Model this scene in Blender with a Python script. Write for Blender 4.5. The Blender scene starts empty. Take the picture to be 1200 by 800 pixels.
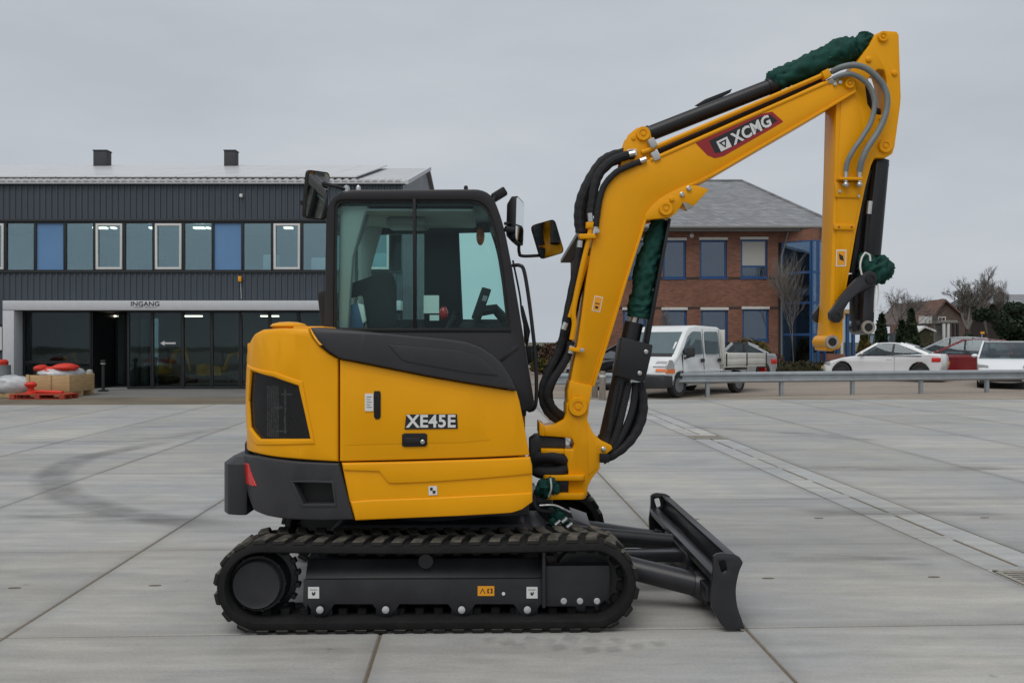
import bpy, bmesh, math, random
from mathutils import Vector, Matrix, noise
from mathutils.geometry import tessellate_polygon
random.seed(7)
R = math.radians
scene = bpy.context.scene
COL = scene.collection

# ---------------------------------------------------------------- camera, sky, sun, exposure
F = 1055.0            # focal length in photo pixels (photo is 1200 wide)
H = 1.58              # eye height
cam_d = bpy.data.cameras.new('camera'); cam = bpy.data.objects.new('camera', cam_d); COL.objects.link(cam)
cam.location = (0, 0, H); cam.rotation_euler = (R(90), 0, 0)
cam_d.sensor_width = 36; cam_d.lens = 36 * F / 1200; cam_d.clip_start = .05; cam_d.clip_end = 3000
scene.camera = cam

SUN_EL, SUN_AZ = R(58), R(205)      # azimuth clockwise from +Y: behind the camera and to its left
w = bpy.data.worlds.new('World'); scene.world = w; w.use_nodes = True
nt = w.node_tree; nt.nodes.clear()
out = nt.nodes.new('ShaderNodeOutputWorld'); bg = nt.nodes.new('ShaderNodeBackground')
sky = nt.nodes.new('ShaderNodeTexSky'); sky.sky_type = 'NISHITA'; sky.sun_disc = False
sky.sun_elevation = SUN_EL; sky.sun_rotation = SUN_AZ; sky.air_density = 1; sky.dust_density = 4
hs = nt.nodes.new('ShaderNodeHueSaturation'); hs.inputs['Saturation'].default_value = .25
nt.links.new(sky.outputs[0], hs.inputs['Color'])
tc = nt.nodes.new('ShaderNodeTexCoord'); mp = nt.nodes.new('ShaderNodeMapping'); mp.inputs['Scale'].default_value = (1, 1, 3.2)
nz = nt.nodes.new('ShaderNodeTexNoise'); nz.inputs['Scale'].default_value = 2.1; nz.inputs['Detail'].default_value = 6; nz.inputs['Roughness'].default_value = .5
cr = nt.nodes.new('ShaderNodeValToRGB')
cr.color_ramp.elements[0].position = .36; cr.color_ramp.elements[0].color = (4.75, 5.15, 5.65, 1)
cr.color_ramp.elements[1].position = .66; cr.color_ramp.elements[1].color = (5.75, 6.1, 6.55, 1)
mx = nt.nodes.new('ShaderNodeMixRGB'); mx.inputs[0].default_value = .93
nt.links.new(tc.outputs['Generated'], mp.inputs[0]); nt.links.new(mp.outputs[0], nz.inputs['Vector']); nt.links.new(nz.outputs[0], cr.inputs[0])
nt.links.new(hs.outputs[0], mx.inputs[1]); nt.links.new(cr.outputs[0], mx.inputs[2])
nt.links.new(mx.outputs[0], bg.inputs[0]); bg.inputs[1].default_value = .1
nt.links.new(bg.outputs[0], out.inputs[0])

sd = bpy.data.lights.new('sun', 'SUN'); sd.energy = 1.5; sd.angle = R(45); sd.color = (1, .97, .93)
so = bpy.data.objects.new('sun', sd); COL.objects.link(so)
to_sun = Vector((math.sin(SUN_AZ) * math.cos(SUN_EL), math.cos(SUN_AZ) * math.cos(SUN_EL), math.sin(SUN_EL)))
so.rotation_euler = to_sun.to_track_quat('Z', 'Y').to_euler()
so.location = (-6, -10, 20)
scene.view_settings.view_transform = 'Standard'; scene.view_settings.look = 'None'
scene.view_settings.exposure = 0.0; scene.view_settings.gamma = 1; scene.view_settings.use_curve_mapping = False
scene.render.engine = 'CYCLES'

# ---------------------------------------------------------------- materials
def pm(name, col, rough=.5, metal=0., var=.12, scale=6., bump=0., bscale=60., coat=0., stretch=None, rvar=.1, spec=.5, rnd=0.):
    m = bpy.data.materials.new(name); m.use_nodes = True
    t = m.node_tree; n = t.nodes; l = t.links; p = n['Principled BSDF']
    p.inputs['Roughness'].default_value = rough; p.inputs['Metallic'].default_value = metal
    p.inputs['Coat Weight'].default_value = coat; p.inputs['Coat Roughness'].default_value = .12
    p.inputs['Specular IOR Level'].default_value = spec
    c = n.new('ShaderNodeTexCoord'); mpg = n.new('ShaderNodeMapping'); l.new(c.outputs['Object'], mpg.inputs[0])
    if stretch: mpg.inputs['Scale'].default_value = stretch
    nz = n.new('ShaderNodeTexNoise'); nz.inputs['Scale'].default_value = scale; nz.inputs['Detail'].default_value = 8; nz.inputs['Roughness'].default_value = .6
    l.new(mpg.outputs[0], nz.inputs['Vector'])
    mr = n.new('ShaderNodeMapRange'); mr.inputs[1].default_value = .25; mr.inputs[2].default_value = .75
    mr.inputs[3].default_value = 1 - var; mr.inputs[4].default_value = 1 + var; l.new(nz.outputs[0], mr.inputs[0])
    val = mr.outputs[0]
    if rnd:
        oi = n.new('ShaderNodeObjectInfo'); m2 = n.new('ShaderNodeMapRange'); m2.inputs[3].default_value = 1 - rnd; m2.inputs[4].default_value = 1 + rnd
        l.new(oi.outputs['Random'], m2.inputs[0]); mm = n.new('ShaderNodeMath'); mm.operation = 'MULTIPLY'
        l.new(val, mm.inputs[0]); l.new(m2.outputs[0], mm.inputs[1]); val = mm.outputs[0]
    mul = n.new('ShaderNodeVectorMath'); mul.operation = 'SCALE'; mul.inputs[0].default_value = col[:3]
    l.new(val, mul.inputs['Scale']); l.new(mul.outputs[0], p.inputs['Base Color'])
    if rvar:
        m3 = n.new('ShaderNodeMapRange'); m3.inputs[3].default_value = max(.02, rough - rvar); m3.inputs[4].default_value = min(1, rough + rvar)
        l.new(nz.outputs[0], m3.inputs[0]); l.new(m3.outputs[0], p.inputs['Roughness'])
    if bump:
        n2 = n.new('ShaderNodeTexNoise'); n2.inputs['Scale'].default_value = bscale; n2.inputs['Detail'].default_value = 5
        l.new(mpg.outputs[0], n2.inputs['Vector'])
        b = n.new('ShaderNodeBump'); b.inputs['Strength'].default_value = bump; b.inputs['Distance'].default_value = .01
        l.new(n2.outputs[0], b.inputs['Height']); l.new(b.outputs[0], p.inputs['Normal'])
    return m

def glass(name, tint, refl=.06, rough=.02, base=None, solid=0., fres=.6):
    """thin pane: tinted see-through + mirror-like sheen by angle"""
    m = bpy.data.materials.new(name); m.use_nodes = True
    t = m.node_tree; n = t.nodes; l = t.links; n.clear()
    o = n.new('ShaderNodeOutputMaterial'); tr = n.new('ShaderNodeBsdfTransparent'); tr.inputs[0].default_value = (*tint, 1)
    g = n.new('ShaderNodeBsdfGlossy'); g.inputs['Roughness'].default_value = rough; g.inputs[0].default_value = (*(base or (.9, .95, 1)), 1)
    c = n.new('ShaderNodeTexCoord'); nz = n.new('ShaderNodeTexNoise'); nz.inputs['Scale'].default_value = 1.3; l.new(c.outputs['Object'], nz.inputs['Vector'])
    b = n.new('ShaderNodeBump'); b.inputs['Strength'].default_value = .05; b.inputs['Distance'].default_value = .02; l.new(nz.outputs[0], b.inputs['Height']); l.new(b.outputs[0], g.inputs['Normal'])
    lw = n.new('ShaderNodeLayerWeight'); lw.inputs['Blend'].default_value = .5; pw = n.new('ShaderNodeMath'); pw.operation = 'POWER'; pw.inputs[1].default_value = 5; l.new(lw.outputs['Facing'], pw.inputs[0])
    mr = n.new('ShaderNodeMapRange'); mr.inputs[3].default_value = refl; mr.inputs[4].default_value = min(1, refl + fres); l.new(pw.outputs[0], mr.inputs[0])
    mxs = n.new('ShaderNodeMixShader'); l.new(mr.outputs[0], mxs.inputs[0]); l.new(tr.outputs[0], mxs.inputs[1]); l.new(g.outputs[0], mxs.inputs[2])
    res = mxs.outputs[0]
    if solid:
        d = n.new('ShaderNodeBsdfDiffuse'); d.inputs[0].default_value = (.03, .035, .04, 1)
        m2 = n.new('ShaderNodeMixShader'); m2.inputs[0].default_value = solid; l.new(res, m2.inputs[1]); l.new(d.outputs[0], m2.inputs[2]); res = m2.outputs[0]
    l.new(res, o.inputs[0])
    return m

def dusty(name, col, dust, rough=.85):
    """dark rubber with grit that has settled on upward faces"""
    m = pm(name, col, rough, var=.45, scale=9, bump=.3, bscale=65, spec=.2, rnd=.12); t = m.node_tree; n = t.nodes; l = t.links; p = n['Principled BSDF']
    src = p.inputs['Base Color'].links[0].from_socket
    g = n.new('ShaderNodeNewGeometry'); sp = n.new('ShaderNodeSeparateXYZ'); l.new(g.outputs['True Normal'], sp.inputs[0])
    nz = n.new('ShaderNodeTexNoise'); nz.inputs['Scale'].default_value = 16; nz.inputs['Detail'].default_value = 6; l.new(g.outputs['Position'], nz.inputs['Vector'])
    a = n.new('ShaderNodeMapRange'); a.inputs[1].default_value = .35; a.inputs[2].default_value = .8; l.new(sp.outputs['Z'], a.inputs[0])
    b = n.new('ShaderNodeMapRange'); b.inputs[1].default_value = .3; b.inputs[2].default_value = .62; l.new(nz.outputs[0], b.inputs[0])
    mu = n.new('ShaderNodeMath'); mu.operation = 'MULTIPLY'; l.new(a.outputs[0], mu.inputs[0]); l.new(b.outputs[0], mu.inputs[1])
    mx_ = n.new('ShaderNodeMixRGB'); l.new(mu.outputs[0], mx_.inputs[0]); l.new(src, mx_.inputs[1]); mx_.inputs[2].default_value = (*dust, 1); l.new(mx_.outputs[0], p.inputs['Base Color'])
    return m
def emis(name, col, s):
    m = bpy.data.materials.new(name); m.use_nodes = True
    p = m.node_tree.nodes['Principled BSDF']; p.inputs['Base Color'].default_value = (*col, 1)
    p.inputs['Emission Color'].default_value = (*col, 1); p.inputs['Emission Strength'].default_value = s
    return m

M = {}
M['yellow'] = pm('yellow paint', (.80, .345, .0), .40, var=.06, scale=2.5, coat=.11, rvar=.08, spec=.2)
M['yellow_tube'] = pm('yellow tube paint', (.76, .325, .0), .44, var=.06, scale=9, spec=.22)
M['grey_paint'] = pm('dark grey paint', (.036, .036, .040), .45, var=.12, scale=5, bump=.06, bscale=220, spec=.3)
M['frame_paint'] = pm('track frame paint', (.025, .025, .028), .40, var=.3, scale=7, bump=.05, bscale=120, spec=.38)
M['cab_paint'] = pm('cab grey paint', (.022, .021, .023), .4, var=.1, scale=4, spec=.35)
M['blade_paint'] = pm('blade paint', (.019, .019, .023), .32, var=.3, scale=6, bump=.05, bscale=90, spec=.5)
M['black'] = pm('black plastic', (.012, .012, .013), .5, var=.2, scale=8, spec=.3)
M['seam'] = pm('seam rubber', (.008, .008, .008), .7)
M['black_metal'] = pm('black metal', (.014, .014, .016), .38, var=.2, scale=6, spec=.4)
M['hose'] = pm('hose sleeve', (.009, .009, .011), .75, var=.3, scale=30, bump=.5, bscale=140)
M['grey_hose'] = pm('grey hose', (.17, .19, .19), .5, var=.15, scale=20)
M['rubber'] = pm('track rubber', (.013, .013, .0125), .8, var=.45, scale=9, bump=.3, bscale=60, spec=.2)
M['lug'] = dusty('dusty tread rubber', (.020, .0195, .018), (.125, .112, .092))
M['chrome'] = pm('zinc steel', (.55, .55, .53), .3, metal=.9, var=.1, scale=20)
M['bolt'] = pm('bolt cap', (.42, .43, .42), .5, var=.15)
M['green_cloth'] = pm('green cover cloth', (.006, .050, .038), .72, var=.4, scale=10, bump=.3, bscale=26, spec=.25)
M['white_decal'] = pm('white decal', (.68, .68, .66), .5, var=.04)
M['decal_black'] = pm('black print', (.012, .012, .013), .45)
M['decal_red'] = pm('red print', (.30, .012, .016), .45)
M['decal_orange'] = pm('orange decal', (.80, .33, .01), .5, var=.04)
M['red_lens'] = pm('red lens', (.55, .012, .010), .25, coat=.5)
M['mirror'] = pm('mirror silver', (.86, .89, .9), .03, metal=1, var=.0, rvar=0)
M['cab_glass'] = glass('cab glass', (.825, .95, .93), .014, fres=.5)
M['pin_steel'] = pm('pin steel', (.33, .30, .25), .5, metal=.3, var=.3, scale=30)
M['seat'] = pm('seat fabric', (.015, .016, .018), .8, bump=.4, bscale=200)
M['liner'] = pm('cab liner', (.36, .37, .36), .8, var=.05)
M['rope'] = pm('white rope', (.62, .62, .58), .9, bump=.4, bscale=200)
M['blue_paper'] = pm('blue paper', (.04, .09, .19), .5, var=.3)
M['amber'] = pm('amber lens', (.75, .16, .02), .3, coat=.5)
M['plate'] = pm('grey plate', (.22, .22, .23), .5)
def mesh_grille():
    m = bpy.data.materials.new('black wire mesh'); m.use_nodes = True
    t = m.node_tree; n = t.nodes; l = t.links; n.clear()
    o = n.new('ShaderNodeOutputMaterial'); tr = n.new('ShaderNodeBsdfTransparent')
    d = n.new('ShaderNodeBsdfPrincipled'); d.inputs['Base Color'].default_value = (.010, .010, .011, 1); d.inputs['Roughness'].default_value = .5
    c = n.new('ShaderNodeTexCoord'); v = n.new('ShaderNodeTexVoronoi'); v.inputs['Scale'].default_value = 220; l.new(c.outputs['Object'], v.inputs['Vector'])
    mr = n.new('ShaderNodeMapRange'); mr.inputs[1].default_value = .25; mr.inputs[2].default_value = .45; mr.inputs[3].default_value = .0; mr.inputs[4].default_value = .62
    l.new(v.outputs['Distance'], mr.inputs[0])
    mxs = n.new('ShaderNodeMixShader'); l.new(mr.outputs[0], mxs.inputs[0]); l.new(tr.outputs[0], mxs.inputs[1]); l.new(d.outputs[0], mxs.inputs[2]); l.new(mxs.outputs[0], o.inputs[0])
    return m
M['grille'] = mesh_grille()

# ---------------------------------------------------------------- mesh helpers
def spl(pts, n=6):
    """Catmull-Rom through points"""
    p = [Vector(q) for q in pts]; p = [p[0] * 2 - p[1]] + p + [p[-1] * 2 - p[-2]]
    o = []
    for i in range(1, len(p) - 2):
        a, b, c, d = p[i - 1:i + 3]
        for k in range(n):
            t = k / n
            o.append(.5 * ((2 * b) + (-a + c) * t + (2 * a - 5 * b + 4 * c - d) * t * t + (-a + 3 * b - 3 * c + d) * t ** 3))
    o.append(p[-2].copy()); return o

class MB:
    def __init__(s): s.v = []; s.f = []
    def add(s, vs, fs):
        k = len(s.v); s.v += [tuple(q) for q in vs]; s.f += [tuple(i + k for i in f) for f in fs]; return s
    def box(s, x0, x1, y0, y1, z0, z1):
        return s.add([(x, y, z) for z in (z0, z1) for y in (y0, y1) for x in (x0, x1)],
                     [(0, 2, 3, 1), (4, 5, 7, 6), (0, 1, 5, 4), (2, 6, 7, 3), (0, 4, 6, 2), (1, 3, 7, 5)])
    def obox(s, c, size, rot=None):
        m = rot or Matrix.Identity(3); c = Vector(c); h = [q / 2 for q in size]
        vs = [c + m @ Vector((sx * h[0], sy * h[1], sz * h[2])) for sz in (-1, 1) for sy in (-1, 1) for sx in (-1, 1)]
        return s.add(vs, [(0, 2, 3, 1), (4, 5, 7, 6), (0, 1, 5, 4), (2, 6, 7, 3), (0, 4, 6, 2), (1, 3, 7, 5)])
    def prism(s, poly, lo, hi, axis='y', hi_poly=None):
        mk = {'y': lambda a, b, c: (a, c, b), 'z': lambda a, b, c: (a, b, c), 'x': lambda a, b, c: (c, a, b)}[axis]
        n = len(poly); q = hi_poly or poly
        vs = [mk(a, b, lo) for a, b in poly] + [mk(a, b, hi) for a, b in q]
        return s.add(vs, [tuple(range(n)), tuple(range(2 * n - 1, n - 1, -1))] + [(i, (i + 1) % n, n + (i + 1) % n, n + i) for i in range(n)])
    def ring(s, outer, inner, lo, hi, axis='y'):
        """plate with a hole; outer and inner have the same number of points"""
        mk = {'y': lambda a, b, c: (a, c, b), 'z': lambda a, b, c: (a, b, c), 'x': lambda a, b, c: (c, a, b)}[axis]
        n = len(outer); assert n == len(inner)
        vs = [mk(a, b, lo) for a, b in outer] + [mk(a, b, lo) for a, b in inner] + [mk(a, b, hi) for a, b in outer] + [mk(a, b, hi) for a, b in inner]
        fs = []
        for i in range(n):
            j = (i + 1) % n
            fs += [(i, j, n + j, n + i), (2 * n + i, 3 * n + i, 3 * n + j, 2 * n + j), (i, 2 * n + i, 2 * n + j, j), (n + i, n + j, 3 * n + j, 3 * n + i)]
        return s.add(vs, fs)
    def holed(s, outer, holes, lo, hi, axis='y'):
        """plate of any outline with holes, extruded lo..hi"""
        mk = {'y': lambda a, b, c: (a, c, b), 'z': lambda a, b, c: (a, b, c), 'x': lambda a, b, c: (c, a, b)}[axis]
        loops = [outer] + list(holes); flat = [q for lp in loops for q in lp]; n = len(flat)
        tris = tessellate_polygon([[Vector((a, b, 0)) for a, b in lp] for lp in loops])
        vs = [mk(a, b, lo) for a, b in flat] + [mk(a, b, hi) for a, b in flat]
        fs = [tuple(t) for t in tris] + [tuple(n + i for i in reversed(t)) for t in tris]; k = 0
        for lp in loops:
            m = len(lp); fs += [(k + i, k + (i + 1) % m, n + k + (i + 1) % m, n + k + i) for i in range(m)]; k += m
        return s.add(vs, fs)
    def tube(s, pts, r, n=8, cap=True, closed=False):
        pts = [Vector(p) for p in pts]; m = len(pts); rr = r if isinstance(r, (list, tuple)) else [r] * m
        up = None; rings = []
        for i, p in enumerate(pts):
            if closed: t = pts[(i + 1) % m] - pts[i - 1]
            else: t = pts[min(i + 1, m - 1)] - pts[max(i - 1, 0)]
            t.normalize()
            if up is None: up = t.orthogonal().normalized()
            else:
                up = up - t * up.dot(t)
                up = up.normalized() if up.length > 1e-6 else t.orthogonal().normalized()
            b = t.cross(up)
            rings.append([p + (up * math.cos(a) + b * math.sin(a)) * rr[i] for a in (2 * math.pi * k / n for k in range(n))])
        vs = [q for g in rings for q in g]; fs = []
        for i in range(m if closed else m - 1):
            for k in range(n):
                a, b = i * n, ((i + 1) % m) * n; k2 = (k + 1) % n
                fs.append((a + k, a + k2, b + k2, b + k))
        if cap and not closed: fs += [tuple(range(n - 1, -1, -1)), tuple((m - 1) * n + k for k in range(n))]
        return s.add(vs, fs)
    def cyl(s, p0, p1, r0, r1=None, n=20): return s.tube([p0, p1], [r0, r0 if r1 is None else r1], n)
    def lathe(s, prof, o, ax=(0, 1, 0), n=28):
        """prof: (radius, height along axis) pairs"""
        ax = Vector(ax).normalized(); u = ax.orthogonal().normalized(); wv = ax.cross(u); o = Vector(o)
        vs = []; m = len(prof)
        for r, h in prof:
            for k in range(n):
                a = 2 * math.pi * k / n; vs.append(o + ax * h + (u * math.cos(a) + wv * math.sin(a)) * r)
        fs = [(i * n + k, i * n + (k + 1) % n, (i + 1) * n + (k + 1) % n, (i + 1) * n + k) for i in range(m - 1) for k in range(n)]
        if prof[0][0] > 1e-5: fs.append(tuple(range(n - 1, -1, -1)))
        if prof[-1][0] > 1e-5: fs.append(tuple((m - 1) * n + k for k in range(n)))
        return s.add(vs, fs)
    def blob(s, c, r, nu=12, nv=8, rot=None, jit=0., rng=random):
        vs = []; rot = rot or Matrix.Identity(3); c = Vector(c)
        for i in range(nv + 1):
            for k in range(nu):
                th = math.pi * i / nv; ph = 2 * math.pi * k / nu; j = 1 + rng.uniform(-jit, jit)
                vs.append(c + rot @ Vector((r[0] * math.sin(th) * math.cos(ph) * j, r[1] * math.sin(th) * math.sin(ph) * j, r[2] * math.cos(th) * j)))
        return s.add(vs, [(i * nu + k, i * nu + (k + 1) % nu, (i + 1) * nu + (k + 1) % nu, (i + 1) * nu + k) for i in range(nv) for k in range(nu)])
    def mesh(s, name, mat, bevel=0., smooth=35, seg=2):
        bm = bmesh.new()
        vs = [bm.verts.new(q) for q in s.v]
        for f in s.f:
            if len(set(f)) > 2:
                try: bm.faces.new([vs[i] for i in f])
                except ValueError: pass
        bmesh.ops.remove_doubles(bm, verts=bm.verts, dist=1e-6)
        bmesh.ops.recalc_face_normals(bm, faces=bm.faces)
        if bevel:
            ed = [e for e in bm.edges if len(e.link_faces) == 2 and e.calc_face_angle(0) > R(28)]
            bmesh.ops.bevel(bm, geom=ed, offset=bevel, segments=seg, affect='EDGES', profile=.5, clamp_overlap=True)
        me = bpy.data.meshes.new(name); bm.to_mesh(me); bm.free()
        me.polygons.foreach_set('use_smooth', [True] * len(me.polygons)); me.set_sharp_from_angle(angle=R(smooth))
        me.materials.append(mat if not isinstance(mat, str) else M[mat]); return me
    def build(s, name, mat, parent=None, bevel=0., smooth=35, label=None, loc=None, rz=None, seg=2):
        return link(name, s.mesh(name, mat, bevel, smooth, seg), parent, label, loc, rz)

def link(name, me, parent=None, label=None, loc=None, rz=None):
    o = bpy.data.objects.new(name, me); COL.objects.link(o); o.parent = parent
    if label: o['label'] = label
    if loc is not None: o.location = loc
    if rz is not None: o.rotation_euler = (0, 0, rz)
    return o
def tag(o, label, cat, group=None):
    o['label'] = label; o['category'] = cat
    if group: o['group'] = group
    return o
def thing(name, label, cat, loc=(0, 0, 0), rz=0, group=None):
    o = bpy.data.objects.new(name, None); COL.objects.link(o); o.location = loc; o.rotation_euler = (0, 0, rz); o.empty_display_size = .2
    return tag(o, label, cat, group)
def struct(o, label=None):
    o['kind'] = 'structure'
    if label: o['label'] = label
    return o
def rnd_poly(poly, r, n=5):
    """round the corners of a polygon (list of (x,z)); r one radius or a list"""
    o = []; m = len(poly)
    for i in range(m):
        p = Vector(poly[i]); a = Vector(poly[i - 1]) - p; b = Vector(poly[(i + 1) % m]) - p; rr = r[i] if isinstance(r, (list, tuple)) else r
        rr = min(rr, a.length * .45, b.length * .45)
        if rr < 1e-5: o.append(tuple(p)); continue
        p0 = p + a.normalized() * rr; p1 = p + b.normalized() * rr
        for k in range(n + 1):
            t = k / n; o.append(tuple(p0 * (1 - t) ** 2 + p * 2 * t * (1 - t) + p1 * t * t))
    return o
def text_mesh(s, size, name, mat, depth=.001, bold=0., shear=0., sx=1., space=1.):
    cu = bpy.data.curves.new(name, 'FONT'); cu.body = s; cu.size = size; cu.extrude = depth; cu.offset = bold; cu.shear = shear
    cu.align_x = 'CENTER'; cu.align_y = 'CENTER'; cu.resolution_u = 3; cu.space_character = space
    ob = bpy.data.objects.new(name, cu); COL.objects.link(ob)
    dg = bpy.context.evaluated_depsgraph_get(); dg.update()
    me = bpy.data.meshes.new_from_object(ob.evaluated_get(dg)); bpy.data.objects.remove(ob); bpy.data.curves.remove(cu)
    me.name = name; me.materials.clear(); me.materials.append(M[mat])
    if sx != 1.: me.transform(Matrix.Diagonal((sx, 1, 1, 1)))
    return me
def gpt(px, py, z=0.):
    """ground point seen at photo pixel"""
    t = (H - z) * F / (py - 400.); return Vector((t * (px - 600) / F, t, z))
def at(px, py, Y):
    return Vector((Y * (px - 600) / F, Y, H + Y * (400 - py) / F))
def zg(Y): return 0. if Y < 25 else .12 * min(1, (Y - 25) / 8)
# ================================================================ the excavator (x forward, y away from the camera, z up)
RZ = R(1.25); YN = -.98
_c, _s = math.cos(RZ), math.sin(RZ)
MX = -100 / F * 4.86 - .98 * _s; MY = 4.86 + .98 * _c
EX = thing('excavator', 'yellow and dark grey crawler excavator with raised boom in the middle of the yard', 'excavator', (MX, MY, 0), RZ)
def P(px, py, y):
    """machine coordinates (x, z) of a photo point that lies on the machine plane y"""
    u = (px - 600) / F; v = (400 - py) / F
    t = (y - MX * _s + MY * _c) / (_c - u * _s)
    return ((t * u - MX) * _c + (t - MY) * _s, H + t * v)
def PP(poly, y): return [P(a, b, y) for a, b in poly]
def P3(px, py, y): a, b = P(px, py, y); return Vector((a, y, b))
def SC(y): return (P(601, 400, y)[0] - P(600, 400, y)[0])      # metres per photo pixel
def plate(name, poly, y0, y1, mat, parent=EX, bevel=.006, label=None, ytrace=None):
    return MB().prism(PP(poly, y0 if ytrace is None else ytrace), y0, y1).build(name, mat, parent, bevel, label=label)
def disc(px, py, y, rpx): return P3(px, py, y), rpx * SC(y)

# ---------------------------------------------------------------- tracks
XL, XR, ZC, RB = P(305, 690, YN)[0], P(695, 690, YN)[0], .257, .235
def track_path(n_arc=22, n_run=40, r=RB):
    pts = []
    for k in range(n_run): pts.append((XL + (XR - XL) * k / n_run, ZC - r, 0.))
    for k in range(n_arc): a = math.pi * k / n_arc; pts.append((XR + r * math.sin(a), ZC - r * math.cos(a), a))
    for k in range(n_run):
        t = k / n_run; pts.append((XR + (XL - XR) * t, ZC + r - .012 * math.sin(math.pi * t), math.pi))
    for k in range(n_arc): a = math.pi + math.pi * k / n_arc; pts.append((XL + r * math.sin(a), ZC - r * math.cos(a), a))
    return pts
def belt(y0, y1):
    m = MB(); path = track_path(); n = len(path); prof = [(0, y0 + .010), (0, y1 - .010), (.010, y1), (.042, y1), (.052, y1 - .02), (.052, y0 + .02), (.042, y0), (.010, y0)]
    vs = []
    for (x, z, a) in path:
        nx, nz_ = math.sin(a), -math.cos(a)
        vs += [(x - nx * d, y, z - nz_ * d) for d, y in prof]
    k = len(prof)
    fs = [(i * k + j, i * k + (j + 1) % k, ((i + 1) % n) * k + (j + 1) % k, ((i + 1) % n) * k + j) for i in range(n) for j in range(k)]
    m.add(vs, fs); return m
def along(d):
    """point on the belt at arc length d"""
    run = XR - XL; arc = math.pi * RB; per = 2 * run + 2 * arc; d %= per
    if d < run: return XL + d, ZC - RB, 0.
    d -= run
    if d < arc: a = d / RB; return XR + RB * math.sin(a), ZC - RB * math.cos(a), a
    d -= arc
    if d < run: return XR - d, ZC + RB - .012 * math.sin(math.pi * d / run), math.pi
    d -= run; a = math.pi + d / RB; return XL + RB * math.sin(a), ZC - RB * math.cos(a), a
PER = 2 * (XR - XL) + 2 * math.pi * RB; NL = 48
def lug_mesh(sk):
    # a tapered block, local: x along belt, y across, -z outward
    m = MB(); b = [(-.048 + sk, -.094), (.024 + sk, -.094), (.036, 0.), (.026 - sk, .094), (-.046 - sk, .094), (-.036, 0.)]
    t = [(x * .80, y * .94) for x, y in b]; vs = [(x, y, .004) for x, y in b] + [(x, y, -.019) for x, y in t]
    m.add(vs, [tuple(range(6)), tuple(range(11, 5, -1))] + [(i, (i + 1) % 6, 6 + (i + 1) % 6, 6 + i) for i in range(6)])
    return m.mesh('tread_lug', 'lug', .004, seg=1)
LUG = [lug_mesh(.022), lug_mesh(-.022)]
def make_track(y0, y1, near):
    b = belt(y0, y1).build('track_belt', 'rubber', EX, smooth=50)
    yc = (y0 + y1) / 2
    if near:
        for i in range(NL):
            for row in (0, 1):
                x, z, a = along((i + .5 * row) * PER / NL)
                o = link('tread_lug', LUG[row], b); o.location = (x, yc + (-.095 if row == 0 else .095), z); o.rotation_euler = (0, -a, 0)
    else:
        m = MB()
        for i in range(NL):
            for row in (0, 1):
                x, z, a = along((i + .5 * row) * PER / NL)
                rot = Matrix.Rotation(-a, 3, 'Y'); m.obox(Vector((x, yc + (-.095 if row == 0 else .095), z)) + rot @ Vector((0, 0, -.010)), (.072, .185, .026), rot)
        m.build('tread_lugs', 'lug', b, .004, seg=1)['kind'] = 'stuff'
    m = MB()
    for i in range(NL):
        x, z, a = along(i * PER / NL); rot = Matrix.Rotation(-a, 3, 'Y')
        for dy in (-.05, .05): m.obox(Vector((x, yc + dy, z)) + rot @ Vector((0, 0, .066)), (.05, .045, .04), rot)
    m.build('guide_lugs', 'rubber', b, .006, seg=1)['kind'] = 'stuff'
    return b
make_track(-.98, -.60, True)
make_track(.60, .98, False)

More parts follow.
